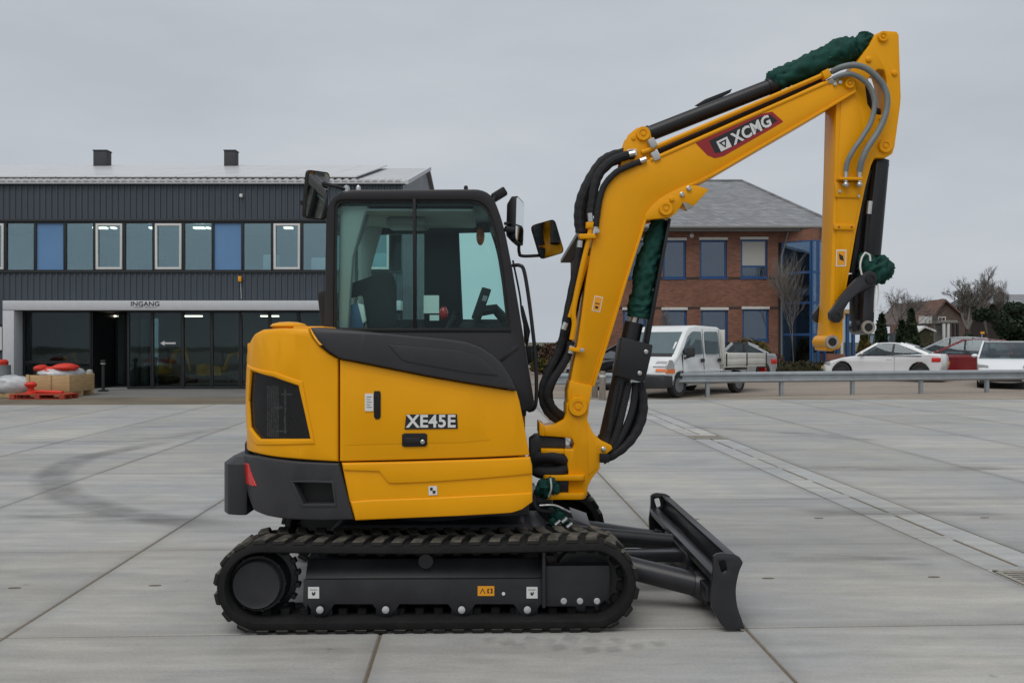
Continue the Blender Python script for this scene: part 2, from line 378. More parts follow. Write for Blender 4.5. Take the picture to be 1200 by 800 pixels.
def roll_gear(sgn):
    """sprocket, idler, rollers and side frame of one track; sgn -1 is the near one"""
    yo = sgn * .90; yi = sgn * .62; ax = (0, sgn, 0)
    c, _ = disc(302, 691, -.90, 1); c = Vector((c.x, 0, ZC))
    sp = MB().lathe([(.0, 0), (.185, 0), (.192, .02), (.192, .05), (.16, .06), (.16, .13), (.150, .155), (.0, .155)], c + Vector((0, sgn * .74, 0)), ax, 36).build('sprocket', 'black_metal', EX, smooth=40)
    m = MB()
    for k in range(18):
        a = 2 * math.pi * k / 18; rot = Matrix.Rotation(a, 3, 'Y'); m.obox(c + Vector((0, sgn * .78, 0)) + rot @ Vector((0, 0, .197)), (.030, .04, .03), rot)
    m.build('sprocket_teeth', 'black_metal', sp, .004, seg=1)['kind'] = 'stuff'
    MB().lathe([(.0, 0), (.128, 0), (.135, .008), (.135, .05), (.126, .062), (.122, .060), (.1, .058), (.0, .058)], c + Vector((0, sgn * .87, 0)), ax, 36).build('hub_cap', 'frame_paint', sp, smooth=40)
    m = MB()
    for k in range(9):
        a = 2 * math.pi * k / 9; m.cyl(c + Vector((.148 * math.cos(a), sgn * .885, .148 * math.sin(a))), c + Vector((.148 * math.cos(a), sgn * .902, .148 * math.sin(a))), .008, n=6)
    m.build('hub_bolts', 'black_metal', sp)
    ci = Vector((XR - .01, 0, ZC))
    idl = MB().lathe([(.0, 0), (.06, 0), (.06, .03), (.12, .035), (.165, .02), (.19, .02), (.192, .03), (.192, .11), (.19, .12), (.165, .12), (.12, .105), (.06, .11), (.06, .14), (.0, .14)], ci + Vector((0, sgn * .72, 0)), ax, 36).build('idler_wheel', 'black_metal', EX, smooth=40)
    # side frame: beam with a sloped shoulder and four lobes
    y = -.92
    fr = MB()
    lob = [(375, 714), (452, 714), (541, 714), (618, 714)]
    poly = [(355, 680), (636, 679), (636, 711)]
    for lx, ly in reversed(lob):
        poly += [(lx + 16, 709), (lx + 11, 716), (lx + 6, 722), (lx, 724), (lx - 6, 722), (lx - 11, 716), (lx - 16, 709)]
    poly += [(359, 716), (354, 708)]
    pl = PP(poly, y)
    fr.prism(pl, yo, sgn * .87)
    x0, x1 = P(355, 680, y)[0], P(636, 680, y)[0]; zt, zs = P(500, 679.5, y)[1], P(500, 655, -.86)[1]; zb = P(500, 709, y)[1]
    sec = [(sgn * .868, zt), (sgn * .80, zs - .01), (sgn * .64, zs - .01), (sgn * .64, zb), (sgn * .868, zb)]
    fr.prism(sec, x0 + .002, x1 - .002, 'x')
    f = fr.build('track_frame', 'frame_paint', EX, .006)
    bx0, bz1 = P(638, 664, y); bx1, bz0 = P(715, 711, y)
    g = MB().prism([(bx0, bz0), (bx1 - .06, bz0), (bx1, bz0 + .05), (bx1, bz1 - .004), (bx1 - .004, bz1), (bx0, bz1)], yo, sgn * .66).build('tension_housing', 'frame_paint', f, .006)
    MB().prism([(bx0 - .012, bz0 - .002), (bx0 + .006, bz0 - .002), (bx0 + .006, bz1 + .08), (bx0 - .002, bz1 + .09), (bx0 - .012, bz1 + .08)], sgn * .925, sgn * .66).build('housing_plate', 'frame_paint', f, .003)
    for lx, ly in lob:
        o, r = disc(lx, 714, y, 4.2)
        MB().lathe([(r, 0), (r, .010), (r * .7, .014), (0, .014)], (o.x, sgn * .918, o.z), ax, 16).build('roller_bolt', 'bolt', f)
        MB().lathe([(0, 0), (.06, 0), (.06, .05), (.045, .06), (.045, .16), (.06, .17), (.06, .22), (0, .22)], (o.x, sgn * .66, .095), ax, 20).build('track_roller', 'black_metal', f)
    for lx in (661, 680, 700):
        o, r = disc(lx, 705, y, 3.8)
        MB().lathe([(r, 0), (r, .008), (r * .7, .012), (0, .012)], (o.x, sgn * .898, o.z), ax, 12).build('housing_bolt', 'bolt', f)
    o, r = disc(590, 695, y, 2.0); MB().lathe([(r, 0), (r, .006), (0, .006)], (o.x, sgn * .919, o.z), ax, 10).build('grease_cap', 'white_decal', f)
    o, r = disc(500, 655, -.80, 9); MB().lathe([(0, 0), (.04, 0), (.045, .02), (.045, .12), (.04, .14), (0, .14)], (o.x, sgn * .73, o.z + .005), ax, 20).build('top_roller', 'frame_paint', f)
    return f
fr_near = roll_gear(-1); roll_gear(1)
def sticker(name, cx, cy, wpx, hpx, y, mat, parent, prints=(), th=.0012):
    a = PP([(cx - wpx / 2, cy - hpx / 2), (cx + wpx / 2, cy - hpx / 2), (cx + wpx / 2, cy + hpx / 2), (cx - wpx / 2, cy + hpx / 2)], y)
    st = MB().prism(a, y, y + th).build(name, mat, parent)
    for (mat2, poly) in prints:
        MB().prism(PP([(cx + px, cy + py) for px, py in poly], y - .0008), y - .0008, y).build('print', mat2, st)
    return st
def circ(x, y, r, n=12): return [(x + r * math.cos(2 * math.pi * k / n), y + r * math.sin(2 * math.pi * k / n)) for k in range(n)]
hook = [('decal_black', [(-4.2, -3.6), (4.2, -3.6), (4.2, -3.0), (-4.2, -3.0)]), ('decal_black', [(-2.2, .6), (-.8, -1), (0, 1.2), (1.4, -1.6), (2.4, .6), (.8, 3.4), (-1.4, 3.2)])]
sticker('lifting_sticker', 367.5, 694, 13, 13.5, -.9025, 'white_decal', fr_near, hook)
sticker('lifting_sticker', 623.5, 694, 13, 13.5, -.9025, 'white_decal', fr_near, hook)
sticker('warning_sticker', 569.5, 692, 19.5, 11.5, -.9025, 'decal_orange', fr_near,
        [('decal_black', [(-7.5, 3.5), (-4, -3.2), (-.5, 3.5), (-1.6, 3.2), (-4, -1.4), (-6.4, 3.0)]), ('decal_black', [(1.5, -2.2), (4, -2.8), (4, -1.6), (2.6, -1), (4, 2.8), (1.5, 2.6)]), ('decal_black', [(5, -2.8), (7.6, -2.8), (7.6, 2.8), (5, 2.8), (6.4, 0)])])

# centre frame, slew ring
cf = MB(); cf.box(-.55, .55, -.62, .62, .22, .46); cf.prism([(-.75, .3), (.75, .3), (.55, .5), (-.55, .5)], -.5, .5)
cfo = cf.build('centre_frame', 'frame_paint', EX, .02)
MB().lathe([(0, 0), (.42, 0), (.42, .07), (.46, .07), (.46, .16), (0, .16)], (-.02, 0, .49), (0, 0, 1), 48).build('slew_ring', 'black_metal', cfo)

# ---------------------------------------------------------------- blade
def bl_sec(off=0.):
    px = [(837, 651), (848, 648), (858, 650), (867, 654), (870, 659), (866, 670), (862.5, 690), (864, 709), (868.5, 724), (872.8, 735)]
    return px
YB = -.98
front = [(v.x, v.y) for v in spl([(*q, 0) for q in PP([(869, 658), (865.5, 670), (862, 690), (863.6, 709), (868, 723), (873, 736)], YB)], 4)]
back = PP([(864, 738), (858, 723), (854, 708), (853, 690), (857, 670), (861, 657)], YB)
blade = MB().prism(front + back, -.955, .955).build('dozer_blade', 'blade_paint', EX, .004)
endp = PP([(836, 652), (840, 649), (846, 647.5), (860, 649), (867, 652.5), (870.5, 658)] + [(v.x, v.y) for v in spl([(870.5, 660, 0), (866, 671, 0), (862.5, 690, 0), (864, 709, 0), (868.5, 723, 0), (873, 736.5, 0)], 4)] + [ (851, 737.5), (845, 731), (834, 712), (833, 690), (836, 668)], YB)
slot_o = rnd_poly(PP([(841.5, 657), (850, 655.5), (853, 669), (846, 672)], YB), .012, 3)
def keyhole(outer, inner, i0=0, j0=0):
    """outline with one hole joined by a slit"""
    return outer[:i0 + 1] + [inner[(j0 + k) % len(inner)] for k in range(len(inner) + 1)] + outer[i0:]
for y0, y1 in ((-.98, -.955), (.955, .98)):
    MB().holed(endp, [slot_o], y0, y1).build('blade_end_plate', 'blade_paint', blade, .004)
# top channel, lower stiffener
tb = PP([(853, 650.5), (867, 653.5), (868, 659), (856, 657)], YB)
MB().prism(tb, -.954, .954).build('blade_top_rail', 'blade_paint', blade, .004)
MB().prism(PP([(833.5, 672), (848, 671), (851, 681), (836, 684)], YB), -.954, .954).build('blade_lower_rail', 'blade_paint', blade, .006)
xb, zb_ = P(846, 700, YB)
MB().prism([(xb - .045, .20), (xb + .03, .20), (xb + .03, .11), (xb - .045, .11)], -.80, .80).build('blade_stiffener', 'blade_paint', blade, .01)
xe = P(872, 736, YB)[0]
MB().prism([(xe - .035, .05), (xe - .015, .055), (xe + .004, .006), (xe - .012, .004)], -.975, .975).build('cutting_edge', 'pin_steel', blade, .002)
# push arms, cross members
for sg in (-1, 1):
    a0 = Vector((.82, sg * .40, .30)); a1 = Vector((xb - .01, sg * .58, .145))
    MB().tube([a0, a0.lerp(a1, .55), a1], [.072, .068, .072], 16).build('push_arm', 'blade_paint', blade)
    MB().tube([a1 - Vector((.06, 0, -.012)), a1 + Vector((.02, 0, 0))], [.072, .10], 16).build('arm_flare', 'blade_paint', blade)
MB().box(1.02, 1.10, -.36, .36, .205, .265).build('cross_member', 'blade_paint', blade, .01)
for sg in (-1, 1):
    MB().prism([(sg * .15, .20), (sg * .25, .20), (sg * .25, .27), (sg * .15, .27)], .60, xb - .02, 'x').build('upper_arm', 'blade_paint', blade, .012)
    MB().prism([(.80, sg * .25), (1.05, sg * .25), (.80, sg * .42)], .21, .262, 'z').build('arm_gusset', 'blade_paint', blade, .006)
MB().cyl((.70, 0, .36), (xb - .08, 0, .28), .045, n=18).build('blade_cylinder', 'black_metal', blade)
MB().box(xb - .06, xb + .03, -.34, .34, .18, .275).build('blade_gusset', 'blade_paint', blade, .008)

# ---------------------------------------------------------------- upper body: wrapped side panels
FOOT = spl([(.66, -.84, 0), (.60, -.895, 0), (.40, -.925, 0), (0, -.935, 0), (-.45, -.925, 0), (-.74, -.885, 0), (-.93, -.79, 0), (-1.055, -.62, 0), (-1.12, -.36, 0), (-1.14, 0, 0), (-1.14, .3, 0)], 14)
FS = [0.]
for a, b in zip(FOOT, FOOT[1:]): FS.append(FS[-1] + (b - a).length)
def foot_at(s):
    for i in range(len(FS) - 1):
        if s <= FS[i + 1] or i == len(FS) - 2:
            t = (s - FS[i]) / (FS[i + 1] - FS[i]); p = FOOT[i].lerp(FOOT[i + 1], t); d = (FOOT[i + 1] - FOOT[i]).normalized()
            return p, Vector((d.y, -d.x, 0)) * -1, i
def to_sz(px, py, off=0.):
    """(arc length, z) on the side skin under a photo point"""
    best = None; cx = -MX * _c - MY * _s; cy = MX * _s - MY * _c; u = (px - 600) / F
    dx, dy = u * _c + _s, -u * _s + _c
    for i in range(len(FOOT) - 1):
        n = foot_at((FS[i] + FS[i + 1]) / 2)[1] * off
        ax, ay = FOOT[i].x + n.x, FOOT[i].y + n.y; ex, ey = FOOT[i + 1].x - FOOT[i].x, FOOT[i + 1].y - FOOT[i].y
        den = dx * ey - dy * ex
        if abs(den) < 1e-9: continue
        t = ((ax - cx) * ey - (ay - cy) * ex) / den; q = ((ax - cx) * dy - (ay - cy) * dx) / den
        if -1e-3 <= q <= 1 + 1e-3 and t > 0 and (best is None or t < best[0]): best = (t, FS[i] + q * (FS[i + 1] - FS[i]))
    if best is None:
        if u < -.2: best = min(((u - (lambda w_: w_.x / w_.y)(Vector((FOOT[i].x * _c - FOOT[i].y * _s + MX, FOOT[i].x * _s + FOOT[i].y * _c + MY, 0)))) ** 2, FS[i], (FOOT[i].x * _s + FOOT[i].y * _c + MY)) for i in range(len(FOOT)))[1:]; best = (best[1], best[0])
        else: p = FOOT[0]; best = (p.x * _s + p.y * _c + MY, 0.)
    return best[1], H + best[0] * (400 - py) / F
def lean(z): return -.35 * max(0, z - 1.62) - .04 * max(0, .75 - z)
def wrap(name, poly, off, thick, mat, parent, bevel=.008, rear_s=None, hole=None, label=None):
    """panel lying on the curved side skin: outline in photo points, proud by off"""
    sz = [to_sz(a, b, off) if not isinstance(a, str) else (rear_s, to_sz(300, b, off)[1]) for a, b in poly]
    bm = bmesh.new()
    def lp(pts): return [bm.verts.new((s_, 0, z_)) for s_, z_ in pts]
    if hole:
        hz = [to_sz(a, b, off) for a, b in hole]
        k = max(range(len(sz)), key=lambda i: -((sz[i][0] - hz[0][0]) ** 2 + (sz[i][1] - hz[0][1]) ** 2))
        v1 = lp(sz); v2 = lp(hz)
        e = [bm.edges.new((v1[i], v1[(i + 1) % len(v1)])) for i in range(len(v1))] + [bm.edges.new((v2[i], v2[(i + 1) % len(v2)])) for i in range(len(v2))]
        bmesh.ops.triangle_fill(bm, edges=e, use_beauty=True)
    else: bm.faces.new(lp(sz))
    fs = list(bm.faces)
    r = bmesh.ops.extrude_face_region(bm, geom=fs)
    bmesh.ops.translate(bm, verts=[g for g in r['geom'] if isinstance(g, bmesh.types.BMVert)], vec=(0, -thick, 0))
    bmesh.ops.recalc_face_normals(bm, faces=bm.faces)
    if bevel:
        ed = [e for e in bm.edges if len(e.link_faces) == 2 and e.calc_face_angle(0) > R(40) and sum(v.co.y for v in e.verts) > -thick * .5]
        bmesh.ops.bevel(bm, geom=ed, offset=bevel, segments=3, affect='EDGES', profile=.5, clamp_overlap=True)
    lo = min(v.co.x for v in bm.verts); hi = max(v.co.x for v in bm.verts)
    for s_ in FS:
        if lo < s_ < hi: bmesh.ops.bisect_plane(bm, geom=bm.verts[:] + bm.edges[:] + bm.faces[:], plane_co=(s_, 0, 0), plane_no=(1, 0, 0), dist=1e-5)
    for zc in (1.62, 1.70, .75):
        bmesh.ops.bisect_plane(bm, geom=bm.verts[:] + bm.edges[:] + bm.faces[:], plane_co=(0, 0, zc), plane_no=(0, 0, 1), dist=1e-5)
    for v in bm.verts:
        p, n, _ = foot_at(v.co.x); v.co = Vector((p.x, p.y, v.co.z)) + n * (off + v.co.y + lean(v.co.z))
    bmesh.ops.recalc_face_normals(bm, faces=bm.faces)
    me = bpy.data.meshes.new(name); bm.to_mesh(me); bm.free()
    me.polygons.foreach_set('use_smooth', [True] * len(me.polygons)); me.set_sharp_from_angle(angle=R(25)); me.materials.append(M[mat])
    return link(name, me, parent, label)
RS = FS[-1] - .05      # seam arc length on the tail
# dark core under the panels, and a body on the far side
core = MB(); ring_ = [(p.x * .975 + .005, p.y * .96) for p in FOOT[2:]]; ring_ += [(-1.10, .45), (-.95, .76), (-.6, .88), (.55, .88), (.62, .5), (.62, -.6)]
ring_ = [q if q[0] < .50 else (.50, q[1]) for q in ring_]
core.prism(ring_, .62, 1.02, 'z')
core.prism([(x, y) for x, y in ring_ if x < -.30] + [(-.30, .88), (-.30, -.88)], 1.02, 1.56, 'z')
core.prism(PP([(392, 400), (470, 401), (545, 410), (577, 427), (598, 460), (606, 545), (392, 545)], -.86), -.88, -.13)
body = core.build('upper_frame', 'seam', EX, .01)
# engine deck behind the cab (near side rear) and far side skin
hood = MB(); hood.prism([(-.50, -.80), (-.72, -.78), (-.90, -.68), (-1.00, -.52), (-1.05, -.2), (-1.05, .4), (-.9, .7), (-.5, .86), (-.45, .86)], 1.54, 1.648, 'z', [(-.50, -.72), (-.70, -.70), (-.86, -.60), (-.94, -.45), (-.98, -.2), (-.98, .4), (-.84, .62), (-.5, .78), (-.45, .78)])
hood.build('engine_hood', 'yellow', body, .03, seg=3)
MB().prism([(.60, .885), (-.6, .885), (-.95, .775), (-1.10, .46), (-1.085, .45), (-.93, .765), (-.6, .87), (.60, .87)], .66, 1.62, 'z').build('side_cover', 'yellow', body, .003)
# tail face seen edge-on: yellow tail door
tail = wrap('engine_cover', [(396, 420), (396, 541), (350, 538), (300, 531), (289, 526), (285, 500), (285.5, 450), (288, 420), (292, 402), (298, 391), (306, 386), (330, 384.5), (360, 385), (366, 396), (375, 407), (386, 415)], .0, .03, 'yellow', body, .012,
            hole=[(294, 434), (320, 442), (349, 452), (356, 482), (363, 514), (330, 514), (304, 514), (293, 500), (291, 470)])
RSZ = [(FS[-1], 0)]
def tail_band(name, z0, z1, off, mat):
    m = MB(); s0 = to_sz(287, 450)[0]; pts = [s0 + (FS[-1] - s0) * k / 10 for k in range(11)]; a = []; b = []
    for s_ in pts:
        p, n, _ = foot_at(s_); a.append((p.x + n.x * off, p.y + n.y * off)); b.append((p.x + n.x * (off - .03), p.y + n.y * (off - .03)))
    m.prism(a + b[::-1], z0, z1, 'z'); return m.build(name, mat, body, .006)
tail_band('tail_door', .99, 1.57, -.004, 'yellow')
wrap('door_rim', [(289, 427), (322, 436), (354, 447), (360, 478), (369, 520), (334, 521), (300, 521), (289, 506), (287, 470)], .007, .012, 'yellow', tail, .006,
     hole=[(293, 433), (320, 441), (349.5, 451.5), (356.5, 482), (364, 514.5), (330, 514.5), (304, 514.5), (292.5, 500.5), (290.5, 470)])
wrap('air_vent_mesh', [(290, 432), (320, 440), (351, 450), (358, 482), (365, 516), (330, 516), (302, 516), (290, 500), (289, 470)], -.012, .002, 'grille', tail, 0)
wrap('vent_backing', [(290, 432), (320, 440), (351, 450), (358, 482), (365, 516), (330, 516), (302, 516), (290, 500), (289, 470)], -.085, .002, 'seam', tail, 0)
for i in range(6):
    wrap('radiator_fin', [(313 + i * 2.4, 452), (314.2 + i * 2.4, 452), (314.2 + i * 2.4, 512), (313 + i * 2.4, 512)], -.017, .003, 'bolt', tail, 0)
for q in ((330, 461, 342, 463), (318, 476, 331, 479), (316, 504, 336, 506), (333, 455, 335, 508)):
    wrap('radiator_bracket', [(q[0], q[1]), (q[2], q[1]), (q[2], q[3]), (q[0], q[3])], -.015, .002, 'bolt', tail, 0)
# grey sweeping trim
trim = wrap('shoulder_trim', [(362, 384), (372, 383.5), (420, 387.5), (470, 392.5), (520, 397), (545, 400.5), (562, 406.5), (577, 416), (589, 428), (599, 443), (605, 457), (580, 453.5), (540, 447), (500, 440), (450, 430), (415, 423), (398, 420), (385, 412), (372, 399)], .035, .09, 'grey_paint', body, .014)
wrap('trim_relief', [(455, 404), (500, 407.5), (540, 411), (560, 417), (574, 427), (584, 440), (550, 437), (510, 430), (478, 424), (470, 421)], .041, .01, 'grey_paint', trim, .005)
door = wrap('side_cover', [(398, 421), (415, 424), (450, 431), (500, 441), (540, 448), (580, 454.5), (605.5, 458.5), (609, 470), (615, 500), (621, 533), (560, 536), (480, 538.5), (398, 540.5)], .004, .03, 'yellow', body, .010)
wrap('cover_relief', [(404, 434), (450, 440), (505, 451), (548, 459), (559, 467), (566, 484), (575, 516), (540, 519), (480, 520), (404, 522)], .0065, .008, 'yellow', door, .007)
low = wrap('lower_cover', [(400, 542), (480, 540.5), (560, 538), (621.5, 535), (624, 545), (624.5, 588), (612, 597), (600, 601), (540, 604.5), (480, 607), (416, 610), (409, 586)], .002, .03, 'yellow', body, .008)
wrap('lower_cover_ridge', [(401, 543), (480, 541.5), (560, 539), (621, 536), (623.5, 546), (624, 555), (560, 561), (500, 565), (462, 566.5), (455, 566), (444, 552.5), (403, 551)], .012, .014, 'yellow', low, .008)
wrap('lower_cover_sill', [(411, 588), (430, 586), (500, 583.5), (560, 580.5), (623.5, 577), (624.5, 588), (612, 597), (600, 601), (540, 604.5), (480, 607), (416, 609.5)], .012, .014, 'yellow', low, .008)
cw = wrap('counterweight', [(285, 531), (300, 534), (350, 541), (397, 543), (405, 575), (414, 609), (380, 610), (335, 608.5), (310, 604), (296, 598), (290, 580), (286, 550)], .018, .05, 'grey_paint', body, .012,
          hole=[(344, 565), (366, 565.5), (388, 566), (391, 590), (373, 590), (356, 590)])
wrap('pocket_rim', [(339, 563), (365, 562.5), (391, 563.5), (394.5, 594), (372, 594.5), (353, 594)], .022, .01, 'grey_paint', cw, .004,
     hole=[(343.5, 565), (366, 565.5), (388.5, 566), (391.5, 590), (373, 590.5), (355.5, 590.5)])
wrap('pocket_backing', [(340, 562), (392, 562), (395, 594), (350, 594)], -.05, .004, 'seam', cw, 0)
tail_band('counterweight_tail', .62, .985, .012, 'grey_paint')
# tail bumper block with red lens
bx = MB(); ztop, zbot = .905, .565
bx.prism([(-1.10, -.66), (-1.165, -.64), (-1.21, -.56), (-1.21, .55), (-1.17, .64), (-1.05, .66), (-1.05, -.66)], zbot + .02, ztop - .03, 'z')
bx.prism([(-1.10, -.66), (-1.165, -.64), (-1.21, -.56), (-1.21, .55), (-1.17, .64), (-1.05, .66), (-1.05, -.66)], ztop - .03, ztop + .01, 'z', [(-1.07, -.60), (-1.12, -.59), (-1.16, -.52), (-1.16, .5), (-1.12, .59), (-1.05, .60), (-1.05, -.60)])
bump_o = bx.build('tail_bumper', 'grey_paint', body, .01)
wrap('side_reflector', [(286.5, 542), (290, 543), (300, 569), (296, 569.5), (288, 566)], .024, .01, 'red_lens', body, .003)
MB().box(-1.218, -1.207, -.50, -.32, .66, .83).build('tail_light', 'red_lens', bump_o, .004)
MB().box(-1.218, -1.207, .32, .50, .66, .83).build('tail_light', 'red_lens', bump_o, .004)
# little things on the side
wrap('slot_handle', [(438.5, 458), (445, 458), (446, 461), (446, 488), (444, 491), (440, 491), (438, 488), (438, 461)], .012, .01, 'black', door, .003)
st = wrap('white_label', [(427.5, 461), (437.5, 461), (437.5, 481.5), (427.5, 481.5)], .0115, .003, 'white_decal', door, 0)
for k in range(5):
    wrap('print', [(429.5, 464.5 + k * 3), (435.5 - (k % 2) * 1.5, 464.5 + k * 3), (435.5 - (k % 2) * 1.5, 465.4 + k * 3), (429.5, 465.4 + k * 3)], .0125, .001, 'plate', st, 0)
lk = wrap('door_latch', [(471, 509), (474, 507.5), (498, 507.5), (500.5, 509), (500.5, 521), (498, 523), (474, 523.5), (471, 522)], .013, .012, 'black', door, .003)
wrap('latch_lever', [(474, 513), (492, 513), (492, 519), (474, 519)], .017, .006, 'black_metal', lk, .002)
p_, n_, _ = foot_at(to_sz(495.5, 517)[0]); zz = to_sz(495.5, 517)[1]
MB().lathe([(.012, 0), (.012, .006), (.008, .009), (0, .009)], (p_.x, p_.y - .016, zz), (0, -1, 0), 16).build('lock_barrel', 'chrome', lk)
wrap('model_plate', [(476, 485.5), (535.5, 485), (536.5, 502), (474, 503)], .0105, .003, 'decal_black', door, 0)
s_, z_ = to_sz(505.5, 494.2); p_, n_, _ = foot_at(s_)
tm = text_mesh('XE45E', .094, 'model_letters', 'white_decal', .0008, .0026, sx=1.0, space=1.06)
o = link('model_letters', tm, door); o.location = (p_.x, p_.y - .0135, z_ + .002); o.rotation_euler = (R(90), 0, 0)
s_, z_ = to_sz(507, 574.5); p_, n_, _ = foot_at(s_)
wrap('round_mark', [(502, 569.5), (512, 569), (512.5, 579.5), (502.5, 580)], .006, .003, 'white_decal', low, 0)
q1 = wrap('print', [(504, 571), (507, 571), (507, 574.5), (504, 574.5)], .0075, .001, 'decal_black', low, 0)
wrap('print', [(507, 574.5), (510.5, 574.5), (510, 578), (507, 578)], .0075, .001, 'decal_black', low, 0)
MB().blob((-.86, -.45, 1.672), (.11, .10, .026), 16, 6).build('filler_cap', 'yellow', body)
MB().box(-.80, -.62, -.62, -.2, 1.64, 1.668).build('hood_hinge', 'yellow', body, .01)

# front of the body: black cavity and foot plates
MB().box(.40, .56, -.80, .86, .60, .72).build('front_sill', 'black_metal', body, .01)

# ---------------------------------------------------------------- cab
YC, YF = -.12, .90
def resample(poly, n, c):
    """star-shaped outline resampled by angle about c"""
    o = []
    for k in range(n):
        a = 2 * math.pi * k / n + .013; d = Vector((math.cos(a), math.sin(a))); best = 0
        for i in range(len(poly)):
            p = Vector(poly[i]) - Vector(c); e = Vector(poly[(i + 1) % len(poly)]) - Vector(poly[i]); den = d.x * e.y - d.y * e.x
            if abs(den) < 1e-12: continue
            t = (p.x * e.y - p.y * e.x) / den; q = (p.x * d.y - p.y * d.x) / den
            if -1e-9 <= q <= 1 + 1e-9 and t > best: best = t
        o.append((c[0] + d.x * best, c[1] + d.y * best))
    return o
OUT = PP([(380, 470), (380, 384), (381, 300), (382.5, 222.5), (575, 221.5), (590, 262), (600, 312), (612, 384), (628, 482), (560, 482)], YC)
OUT = rnd_poly(OUT, [0, 0, 0, .17, .22, .12, 0, 0, 0, 0], 8)
INN = PP([(390.5, 386), (391.5, 300), (392.5, 234.5), (569, 234.5), (583, 275), (590, 320), (597.5, 386)], YC)
INN = rnd_poly(INN, [.01, 0, .05, .16, .10, 0, .01], 8)
cc = P(490, 310, YC); NR = 150
oo, ii = resample(OUT, NR, cc), resample(INN, NR, cc)
cab = MB().ring(oo, ii, YC, YC + .06).build('cab_frame', 'cab_paint', EX, .012, smooth=40)
MB().ring(oo, ii, YF - .06, YF).build('cab_side_frame', 'cab_paint', cab, .012, smooth=40)
# roof, rear wall, floor, front frame joining the two sides
xr0, xr1 = P(384, 240, YC)[0], P(574, 240, YC)[0]
zt = P(480, 222.5, YC)[1]; zw = P(480, 234.5, YC)[1]; zs = P(480, 386, YC)[1]
roofp = [q for q in OUT if q[1] > zw - .04]
MB().prism(roofp, YC + .06, YF - .06).build('cab_roof', 'cab_paint', cab, .004)
MB().prism([(xr0 + .06, zw - .06), (xr1 - .12, zw - .06), (xr1 - .10, zw - .045), (xr0 + .04, zw - .045)], YC + .065, YF - .065).build('headliner', 'liner', cab, .004)
xb0 = P(380, 385, YC)[0]
MB().box(xb0, xb0 + .06, YC + .06, YF - .06, 1.25, zs + .06).build('cab_rear_wall', 'cab_paint', cab, .01)
for yy in (YC + .06, YF - .13): MB().box(xb0 + .012, xb0 + .06, yy, yy + .07, zs + .06, zw - .04).build('rear_pillar_trim', 'liner', cab, .012)
MB().box(xb0 - .001, P(628, 480, YC)[0] - .06, YC + .03, YF - .03, 1.10, 1.16).build('cab_floor', 'black', cab, .01)
xa, za = P(606, 384, YC)
MB().prism([P(598, 384, YC), P(611, 384, YC), P(626, 480, YC), P(608, 480, YC)], YC + .06, YF - .06).build('front_panel', 'cab_paint', cab, .01)
MB().prism([P(577, 243, YC), P(586, 256, YC), P(583, 262, YC), P(573, 250, YC)], YC + .06, YF - .06).build('windshield_header', 'cab_paint', cab, .006)
# door panel under the glass (near side), divider, sill
plate('lower_side_panel', [(384, 386), (609, 386), (624, 480), (384, 480)], YC + .012, YC + .05, 'black', cab, .006)
plate('panel_rib', [(585, 420), (606, 404), (608, 408), (588, 424)], YC - .004, YC + .014, 'cab_paint', cab, .003)
plate('window_sill', [(390, 384.5), (598, 384.5), (599, 389), (390, 389)], YC - .006, YC + .03, 'black', cab, .004)
plate('window_divider', [(483.5, 233), (487.5, 233), (488, 386), (484, 386)], YC - .004, YC + .03, 'black', cab, .003)
plate('door_pillar', [(497, 250), (537, 250), (539, 300), (543, 384), (497, 384)], YF - .055, YF - .02, 'cab_paint', cab, .006)
plate('door_header', [(395, 250), (580, 250), (580, 272), (395, 276)], YF - .057, YF - .022, 'cab_paint', cab, .006)
plate('door_panel', [(395, 374), (600, 374), (612, 480), (395, 480)], YF - .052, YF - .024, 'cab_paint', cab, .006)
def pane(name, poly, y, t=.006):
    return MB().prism(PP(poly, y), y, y + t).build(name, 'cab_glass', cab)
pane('side_window', [(390, 233), (485, 233), (485, 387), (389, 387)], YC + .022)
pane('side_window', [(486, 233), (560, 233), (574, 240), (584, 272), (591, 318), (598.5, 387), (486, 387)], YC + .022)
fo = resample(INN, 60, cc); MB().prism(fo, YF - .036, YF - .03).build('door_window', 'cab_glass', cab)
MB().prism([P(585, 258, YC), P(587, 258, YC), P(608, 384, YC), P(606, 384, YC)], YC + .07, YF - .07).build('windshield', 'cab_glass', cab)
MB().box(xb0 + .03, xb0 + .036, YC + .13, YF - .13, zs + .06, zw - .04).build('rear_window', 'cab_glass', cab)
# dark gasket around the near glass
gi = resample([((q[0] - cc[0]) * .975 + cc[0], (q[1] - cc[1]) * .975 + cc[1]) for q in INN], NR, cc)
MB().ring(ii, gi, YC + .012, YC + .022).build('window_gasket', 'seam', cab)
# interior
for yy in (YC + .062, YF - .135): MB().prism(PP([(396, 236), (432, 236), (426, 250), (412, 300), (406, 386), (394, 386)], YC), yy, yy + .07).build('corner_trim', 'liner', cab, .02)
MB().prism(PP([(402, 262), (424, 240), (432, 252), (416, 296)], .1), .10, .16).build('air_speaker', 'plate', cab, .01)
MB().box(xb0 + .35, xb0 + .62, .2, .5, zw - .12, zw - .062).build('dome_lamp', 'plate', cab, .02)
seat = MB(); sx = P(425, 380, .35)[0]
seat.prism(rnd_poly([(sx - .22, 1.30), (sx + .30, 1.30), (sx + .33, 1.42), (sx - .20, 1.46)], .05), .14, .64)
so_ = seat.build('operator_seat', 'seat', cab, .02)
MB().prism(rnd_poly([(sx - .22, 1.42), (sx - .06, 1.44), (sx - .17, 1.93), (sx - .28, 1.92)], .05), .15, .63).build('backrest', 'seat', so_, .03)
MB().box(sx - .26, sx + .10, -.05, .05, 1.50, 1.60).build('armrest', 'seat', cab, .03)
